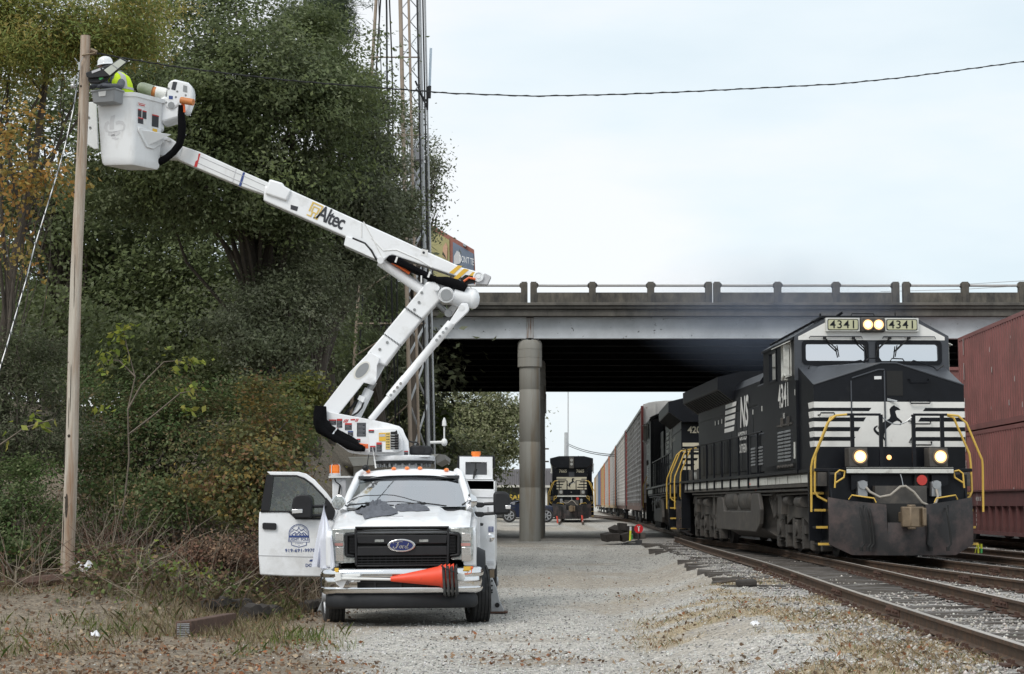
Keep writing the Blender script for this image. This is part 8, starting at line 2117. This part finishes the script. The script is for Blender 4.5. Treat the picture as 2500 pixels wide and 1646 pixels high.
YEL = [(.29, .31, .09), (.24, .28, .085), (.19, .24, .075), (.36, .34, .11), (.36, .29, .09)]
ORA = [(.40, .27, .075), (.36, .27, .09), (.28, .22, .07), (.42, .23, .07), (.22, .2, .07)]
TG = 'trees along the left edge of the yard'
make_tree('oak_tree', 'tall dense dark evergreen oak whose crown fills the upper left behind the boom', 'tree', (640, 1120, 39), [(560, 130, 260, 220, 37, 2.6), (700, 330, 190, 170, 37, 2.2), (420, 300, 200, 170, 36, 2.2), (770, 130, 80, 130, 39, 2), (560, 450, 240, 120, 36.5, 2.2), (760, 230, 100, 90, 38, 2), (300, 420, 150, 110, 36.5, 2)], 3400, 36, .098, OAK, 101, .2, TG, .28, limbs=9)
make_tree('oak_tree', 'grey green oak right of the big oak reaching to the radio tower', 'tree', (760, 1115, 40), [(880, 290, 80, 110, 41, 1.6), (905, 425, 80, 100, 42, 1.6), (930, 505, 65, 50, 42, 1.4), (830, 560, 120, 110, 40, 1.8), (800, 460, 130, 130, 40, 2), (875, 215, 50, 50, 41, 1.2), (760, 640, 120, 90, 39.5, 1.6), (975, 550, 50, 28, 43, .8)], 2000, 34, .096, OAKG, 102, .19, TG, .22, limbs=8, trunk_to=(810, 600, 40))
make_tree('oak_tree', 'sparse thin leaved tree standing behind the radio tower against the sky', 'tree', (1000, 1120, 54), [(1015, 390, 55, 95, 54, 1.2), (1045, 470, 40, 65, 54, 1), (1000, 300, 35, 60, 54, .8), (1035, 345, 40, 35, 54, .8), (1060, 400, 28, 30, 54, .6), (1048, 568, 36, 34, 54, .8)], 300, 18, .10, OAKG, 103, .20, TG, .14, limbs=14, shell=.2)
make_tree('willow_oak', 'yellowing willow oak overhanging the utility pole top at the upper left', 'tree', (-60, 1150, 33), [(150, 50, 210, 95, 31, 1.6), (320, 30, 90, 80, 31.5, 1.3), (50, 140, 120, 65, 31, 1.3), (240, 100, 110, 40, 31, 1), (-120, 60, 150, 130, 31, 1.6)], 1500, 34, .09, YEL, 104, .19, TG, .12, limbs=3, aspect=.3)
make_tree('maple_tree', 'thin branched tree with orange autumn leaves at the left edge', 'tree', (-30, 1170, 29), [(60, 320, 80, 80, 29, .9), (90, 450, 90, 75, 29, .9), (20, 560, 60, 60, 29, .8), (150, 440, 60, 50, 29.3, .7), (10, 400, 70, 110, 28.6, .8), (60, 640, 50, 40, 29, .6)], 170, 9, .09, ORA, 105, .16, TG, .05, 'bark', limbs=2, aspect=.75, shell=.1)
make_tree('oak_tree', 'dark shadowed oak deep in the wood behind the wooden pole', 'tree', (120, 1080, 46), [(180, 640, 330, 230, 50, 2.8), (120, 620, 260, 230, 47, 2.4), (100, 260, 260, 230, 47, 2.4), (330, 560, 180, 200, 46, 2.2), (160, 860, 260, 110, 44, 2)], 2300, 26, .15, OAK, 106, .34, TG, .26, limbs=9)
make_tree('oak_tree', 'dark shadowed oak deep in the wood below the raised boom', 'tree', (560, 1060, 46), [(520, 700, 240, 190, 46, 2.4), (720, 760, 160, 140, 45, 2.2), (440, 880, 170, 120, 43, 2), (640, 880, 120, 110, 43, 2)], 1500, 24, .14, OAK, 107, .32, TG, .24, limbs=10)
make_tree('oak_tree', 'small leafed grey green oak low in front of the wood left of the lower boom', 'tree', (735, 1120, 37), [(700, 770, 140, 100, 36.5, 1.4), (760, 690, 100, 100, 37.5, 1.4), (660, 900, 90, 90, 35.5, 1.2), (610, 800, 90, 80, 36, 1.2), (700, 1010, 50, 90, 35.5, .9)], 1050, 34, .08, OAKG, 108, .18, TG, .13, limbs=8)
make_tree('pine_tree', 'tall pine with long needles against the sky above the oaks', 'tree', (800, 1100, 45), [(770, 30, 85, 70, 45, 1.6), (830, 15, 40, 40, 45, 1), (800, 95, 60, 40, 45, 1.2)], 260, 34, .34, [(.07, .095, .05), (.09, .11, .06), (.055, .075, .04)], 109, .15, TG, .2, limbs=7, aspect=.05, shell=.2)
make_tree('pine_tree', 'light green pine standing behind the radio tower legs', 'tree', (930, 1080, 56), [(930, 700, 90, 120, 56, 1.8), (880, 620, 70, 80, 57, 1.6), (850, 800, 80, 120, 55, 1.6), (970, 600, 60, 50, 57, 1.2)], 420, 30, .36, [(.10, .125, .06), (.08, .105, .05), (.12, .14, .07)], 110, .2, TG, .2, limbs=7, aspect=.05, shell=.2)
make_tree('oak_tree', 'dark oak beyond the pines left of the bridge', 'tree', (800, 1060, 60), [(760, 900, 130, 140, 58, 2), (880, 900, 90, 130, 60, 2), (820, 700, 120, 140, 60, 2), (960, 850, 60, 160, 62, 2)], 900, 18, .2, OAKG, 111, .32, TG, .2, limbs=6)
make_tree('oak_tree', 'oak standing outside the left edge with its branches reaching in', 'tree', (-300, 1100, 36), [(-250, 400, 200, 300, 37, 2.4), (-150, 750, 200, 200, 36, 2.2), (-350, 100, 250, 200, 37, 2.4)], 900, 18, .17, OAK, 112, .3, TG, .24, limbs=6)
# trees beyond the bridge
FT = 'trees beyond the bridge'
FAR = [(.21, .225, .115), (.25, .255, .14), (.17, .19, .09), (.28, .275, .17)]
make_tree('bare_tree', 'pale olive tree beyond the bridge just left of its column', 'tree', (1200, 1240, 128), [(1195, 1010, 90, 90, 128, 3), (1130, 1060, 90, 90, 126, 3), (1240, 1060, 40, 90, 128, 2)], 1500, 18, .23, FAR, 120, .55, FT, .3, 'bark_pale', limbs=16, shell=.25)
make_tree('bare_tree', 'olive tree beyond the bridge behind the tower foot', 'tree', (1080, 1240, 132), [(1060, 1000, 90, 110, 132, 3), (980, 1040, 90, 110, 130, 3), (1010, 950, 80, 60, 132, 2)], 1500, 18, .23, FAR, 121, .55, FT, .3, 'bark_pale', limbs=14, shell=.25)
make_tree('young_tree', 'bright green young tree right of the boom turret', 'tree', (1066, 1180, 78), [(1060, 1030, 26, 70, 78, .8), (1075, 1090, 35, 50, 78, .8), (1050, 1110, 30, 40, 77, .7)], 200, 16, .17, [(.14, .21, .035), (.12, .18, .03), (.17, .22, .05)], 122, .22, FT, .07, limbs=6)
make_tree('shrub', 'dark olive shrubs massed behind the truck at the bridge foot', 'shrub', (1130, 1200, 84), [(1120, 1140, 90, 70, 84, 1.5), (1180, 1170, 60, 60, 86, 1.5), (1060, 1170, 60, 60, 84, 1.5)], 500, 14, .2, [(.09, .10, .045), (.12, .12, .06), (.07, .085, .04)], 123, .3, FT, .06, limbs=6)
# undergrowth at the foot of the wood
UG = 'shrubs at the foot of the wood'
PRV = [(.105, .16, .055), (.135, .18, .07), (.18, .205, .10), (.085, .125, .05)]
make_tree('shrub', 'dense dark green ivy covered bush left of the wooden pole base', 'shrub', (50, 1390, 27.4), [(45, 1265, 90, 130, 27.4, .7), (-40, 1330, 100, 130, 26.2, .8), (70, 1360, 60, 60, 27.2, .5)], 800, 26, .055, PRV, 130, .10, UG, .03, limbs=8, aspect=.55)
make_tree('shrub', 'grey green tall bush behind the ivy bush left of the pole', 'shrub', (70, 1300, 28), [(70, 1040, 110, 130, 28.5, .9), (-40, 1000, 120, 150, 28.5, .9), (110, 900, 70, 70, 29, .7), (40, 870, 90, 60, 29, .7)], 720, 26, .075, [(.10, .115, .065), (.125, .135, .085), (.08, .10, .05), (.15, .15, .10)], 131, .15, UG, .05, limbs=8, aspect=.3)
make_tree('shrub', 'broad dark green thicket right of the wooden pole', 'shrub', (380, 1330, 31), [(300, 1080, 110, 130, 31, 1), (420, 1030, 120, 130, 32, 1), (540, 1010, 100, 120, 32.5, 1), (470, 1170, 130, 110, 30.5, .9), (330, 1230, 110, 90, 29.6, .8), (230, 960, 60, 80, 31, .7), (215, 1130, 90, 100, 30.5, .7), (690, 1060, 70, 90, 33, .7)], 1500, 26, .075, PRV + [(.17, .165, .07), (.14, .15, .06), (.2, .15, .08)], 132, .19, UG, .05, limbs=9, shell=.3)
make_tree('shrub', 'autumn coloured bush with orange, red and yellow leaves left of the open truck door', 'shrub', (600, 1330, 29), [(600, 1080, 80, 110, 29.5, .8), (640, 1000, 60, 80, 30, .7), (560, 1200, 90, 100, 29, .8), (640, 1200, 70, 110, 29, .8), (690, 1120, 60, 90, 30, .7)], 560, 16, .075, [(.25, .18, .07), (.22, .13, .07), (.22, .2, .07), (.2, .2, .09), (.13, .14, .06), (.15, .16, .065), (.11, .12, .06), (.17, .17, .08), (.12, .13, .05), (.31, .22, .07)], 133, .15, UG, .04, limbs=9, aspect=.7, shell=.2)
make_tree('shrub', 'yellow green vine covered bush by the turret\'s left edge', 'shrub', (735, 1130, 34), [(735, 960, 50, 60, 34, .6), (700, 1020, 50, 60, 33.5, .6), (760, 1010, 30, 60, 34.5, .5)], 220, 13, .10, [(.19, .18, .05), (.14, .15, .045), (.1, .12, .04)], 134, .15, UG, .035, limbs=7, aspect=.6, shell=.2)
make_tree('shrub', 'reddish brown withered bush between the pole and the open door', 'shrub', (540, 1400, 27.5), [(560, 1360, 80, 50, 27.5, .6), (480, 1350, 60, 40, 27.5, .5), (640, 1350, 60, 50, 28, .5)], 330, 13, .06, [(.16, .085, .06), (.2, .13, .085), (.13, .09, .065)], 135, .12, UG, .02, 'twig', limbs=12, shell=.1, mat_='leaf_dry')
# sapling with a few big yellow-green leaves
def sapling(lb, stems, tufts, seed, Y, pal, size):
    g = np.random.default_rng(seed); b0 = P(stems[0][0][0], stems[0][0][1], Y); t = thing('sapling', lb, 'sapling', b0, 0, 'saplings with bright leaves')
    mb = MB()
    for s_ in stems:
        n = len(s_); mb.tube([P(u, v, Y) - b0 for u, v in s_], [.016 * (1 - .7 * i / n) for i in range(n)], 6)
    mb.obj('stem', 'twig', t, smooth=60)
    pts, cs = [], []
    for (u, v, ru, rv, n) in tufts:
        for k in range(n):
            p = P(u + g.normal() * ru, v + g.normal() * rv, Y + g.normal() * .08) - b0; pts.append(p); cs.append(np.array(pal[g.integers(0, len(pal))]) * (.8 + .4 * g.random()))
    leaf_obj('leaves', np.array(pts), size * (.7 + .6 * g.random(len(pts))), np.array(cs), 'leaf', t, aspect=.62, up=1.4, seed=seed)
    return t
LIME = [(.30, .33, .06), (.24, .30, .06), (.36, .34, .08), (.2, .26, .05)]
sapling('thin sapling topped with a tuft of yellow leaves right of the pole', [[(300, 1260), (315, 1120), (312, 1000), (330, 920), (308, 840), (302, 805)], [(312, 1000), (345, 940), (400, 884), (440, 880)], [(315, 1060), (380, 1010), (440, 960), (470, 955)], [(330, 920), (290, 880), (262, 880)]], [(302, 808, 12, 10, 26), (300, 825, 9, 6, 8), (465, 890, 22, 10, 16), (480, 884, 14, 6, 10), (425, 905, 5, 6, 4), (465, 950, 18, 8, 14), (460, 1002, 14, 6, 10), (255, 880, 14, 22, 30), (300, 865, 10, 20, 12), (250, 1002, 14, 5, 8), (410, 855, 6, 10, 4)], 140, 28.5, LIME, .13)
sapling('low weed with bright lime leaves in the brush before the open door', [[(430, 1445), (440, 1400), (450, 1380)], [(430, 1445), (480, 1410), (500, 1400)]], [(440, 1385, 20, 8, 16), (490, 1402, 16, 7, 14), (415, 1396, 10, 8, 6), (375, 1350, 10, 20, 8)], 141, 25.6, LIME, .085)
sapling('bent branch with a few big yellow leaves left of the pole', [[(-20, 1100), (60, 1045), (130, 1024)]], [(100, 1030, 14, 12, 9), (115, 1050, 8, 6, 4), (80, 1022, 6, 6, 3), (20, 1060, 12, 12, 5)], 142, 27.4, LIME, .15)
# dead stalks, vines, dry twigs: nobody could count them
g = np.random.default_rng(150); mb = MB(); q = random.Random(8)
for k in range(1500):
    u = q.uniform(-60, 800) if k % 4 else q.uniform(0, 330); v = q.uniform(1150, 1470); Y = 24.6 + (1470 - v) * .022 + q.uniform(-.4, 1.2)
    if u > 590 and Y < 27: Y += 3
    if 110 < u < 225 and Y < 27.2: Y = 27.3
    p = P(u, v, Y); p.z = gzf(p.x, Y)
    L_ = q.uniform(.3, 1.25) * (1.3 if q.random() < .15 else 1); a = q.gauss(0, .8 if v < 1340 else 1.25); pts = [p]
    d = Vector((math.sin(a), q.uniform(-.4, .4), abs(math.cos(a)) + .2)).normalized()
    for i in range(4): d = (d + Vector((q.uniform(-.35, .35), q.uniform(-.2, .2), q.uniform(-.38, .16)))).normalized(); pts.append(pts[-1] + d * L_ / 4)
    r_ = q.uniform(.003, .008); mb.tube(pts, [r_, r_, r_ * .8, r_ * .6, r_ * .4], 4, q.randrange(3), False)
M('twig_red', (.13, .07, .05), .9, var=.3); M('twig_pale', (.30, .25, .19), .9, var=.3)
kind(mb.obj('dry_brush', ['twig', 'twig_red', 'twig_pale'], smooth=0, fix=False), 'stuff')
def brush_keep(x, y): return ss(-2.6, -3.4, x) * ss(23.6, 25, y)
litter_obj('undergrowth', 26000, -11, -2.4, 23, 34, lambda x, y: brush_keep(x, y) * (1 - (np.abs(x + 6.45) < .3) * (y < 26.3)) * ss(.35, .6, fbm(x * 1.2, y * 1.2, 91)), 160, (.05, .12), np.array([(.10, .135, .045), (.14, .17, .06), (.15, .10, .06), (.19, .13, .08), (.08, .11, .04), (.2, .19, .08)]))
o = bpy.data.objects['undergrowth']; n = len(o.data.vertices); co_ = np.empty(n * 3); o.data.vertices.foreach_get('co', co_); co_ = co_.reshape(-1, 4, 3); co_[:, :, 2] += (np.random.default_rng(3).random(len(co_)) ** 2 * .45 * ss(-2.8, -4, co_[:, 0, 0]))[:, None]; o.data.vertices.foreach_set('co', co_.ravel())
x, y, g = scatter(45000, -11, -2.6, 23.5, 33, lambda x, y: brush_keep(x, y) * .6 * (1 - (np.abs(x + 6.45) < .35) * (y < 26.4)), 170)
blades('dry_stalks', np.stack([x, y, gz(x, y)], -1), .05 + .30 * g.random(len(x)) ** 2.4, np.array([(.29, .23, .14), (.22, .17, .11), (.16, .12, .085), (.18, .18, .08), (.34, .28, .19)])[g.integers(0, 5, len(x))], 171, 1.3, .003)

# the wood behind, one mass that nobody could count
g = np.random.default_rng(180); n = 2600
cx_ = -19 + 16.5 * g.random(n); cy_ = 62 + 5 * g.random(n); cz_ = 1.5 + 8.2 * g.random(n) ** .9
pp = np.repeat(np.stack([cx_, cy_, cz_], -1), 12, 0) + g.normal(size=(n * 12, 3)) * np.array([.7, .7, .45])
kind(leaf_obj('far_wood', pp, .22 + .16 * g.random(len(pp)), np.array(OAKG)[g.integers(0, 4, len(pp))] * (.6 + .5 * np.repeat(g.random((n, 1)), 12, 0)), 'leaf', seed=181), 'stuff')
# ------------------------------------------------------------------ exhaust smoke over the locomotive
ms = bpy.data.materials.new('exhaust_haze'); ms.use_nodes = True; t = ms.node_tree; t.nodes.clear(); N, L = t.nodes.new, t.links.new
o_ = N('ShaderNodeOutputMaterial'); pv_ = N('ShaderNodeVolumePrincipled'); pv_.inputs['Color'].default_value = (.34, .40, .52, 1); pv_.inputs['Anisotropy'].default_value = .1
co = N('ShaderNodeTexCoord'); n1 = N('ShaderNodeTexNoise'); n1.inputs['Scale'].default_value = .5; n1.inputs['Detail'].default_value = 3; L(co.outputs['Object'], n1.inputs['Vector'])
ln = N('ShaderNodeVectorMath'); ln.operation = 'LENGTH'; mpv = N('ShaderNodeMapping'); mpv.inputs['Scale'].default_value = (1 / 4.4, 1 / 3.0, 1 / 2.0); L(co.outputs['Object'], mpv.inputs[0]); L(mpv.outputs[0], ln.inputs[0])
fo = N('ShaderNodeMapRange'); fo.inputs['From Min'].default_value = 1.0; fo.inputs['From Max'].default_value = .1; fo.inputs['To Min'].default_value = 0; fo.inputs['To Max'].default_value = 1; L(ln.outputs['Value'], fo.inputs['Value'])
mn = N('ShaderNodeMapRange'); mn.inputs['From Min'].default_value = .3; mn.inputs['From Max'].default_value = .7; mn.inputs['To Min'].default_value = .3; mn.inputs['To Max'].default_value = 1.3; L(n1.outputs['Fac'], mn.inputs['Value'])
mm = N('ShaderNodeMath'); mm.operation = 'MULTIPLY'; L(fo.outputs[0], mm.inputs[0]); L(mn.outputs[0], mm.inputs[1])
m3 = N('ShaderNodeMath'); m3.operation = 'MULTIPLY'; m3.inputs[1].default_value = .16; L(mm.outputs[0], m3.inputs[0]); L(m3.outputs[0], pv_.inputs['Density']); L(pv_.outputs[0], o_.inputs['Volume'])
mb = MB(); mb.ell((0, 0, 0), (4.4, 3.0, 2.0), 14); o = mb.obj('exhaust_smoke', ms); o.location = P(1890, 755, 49.5); kind(o, 'stuff')
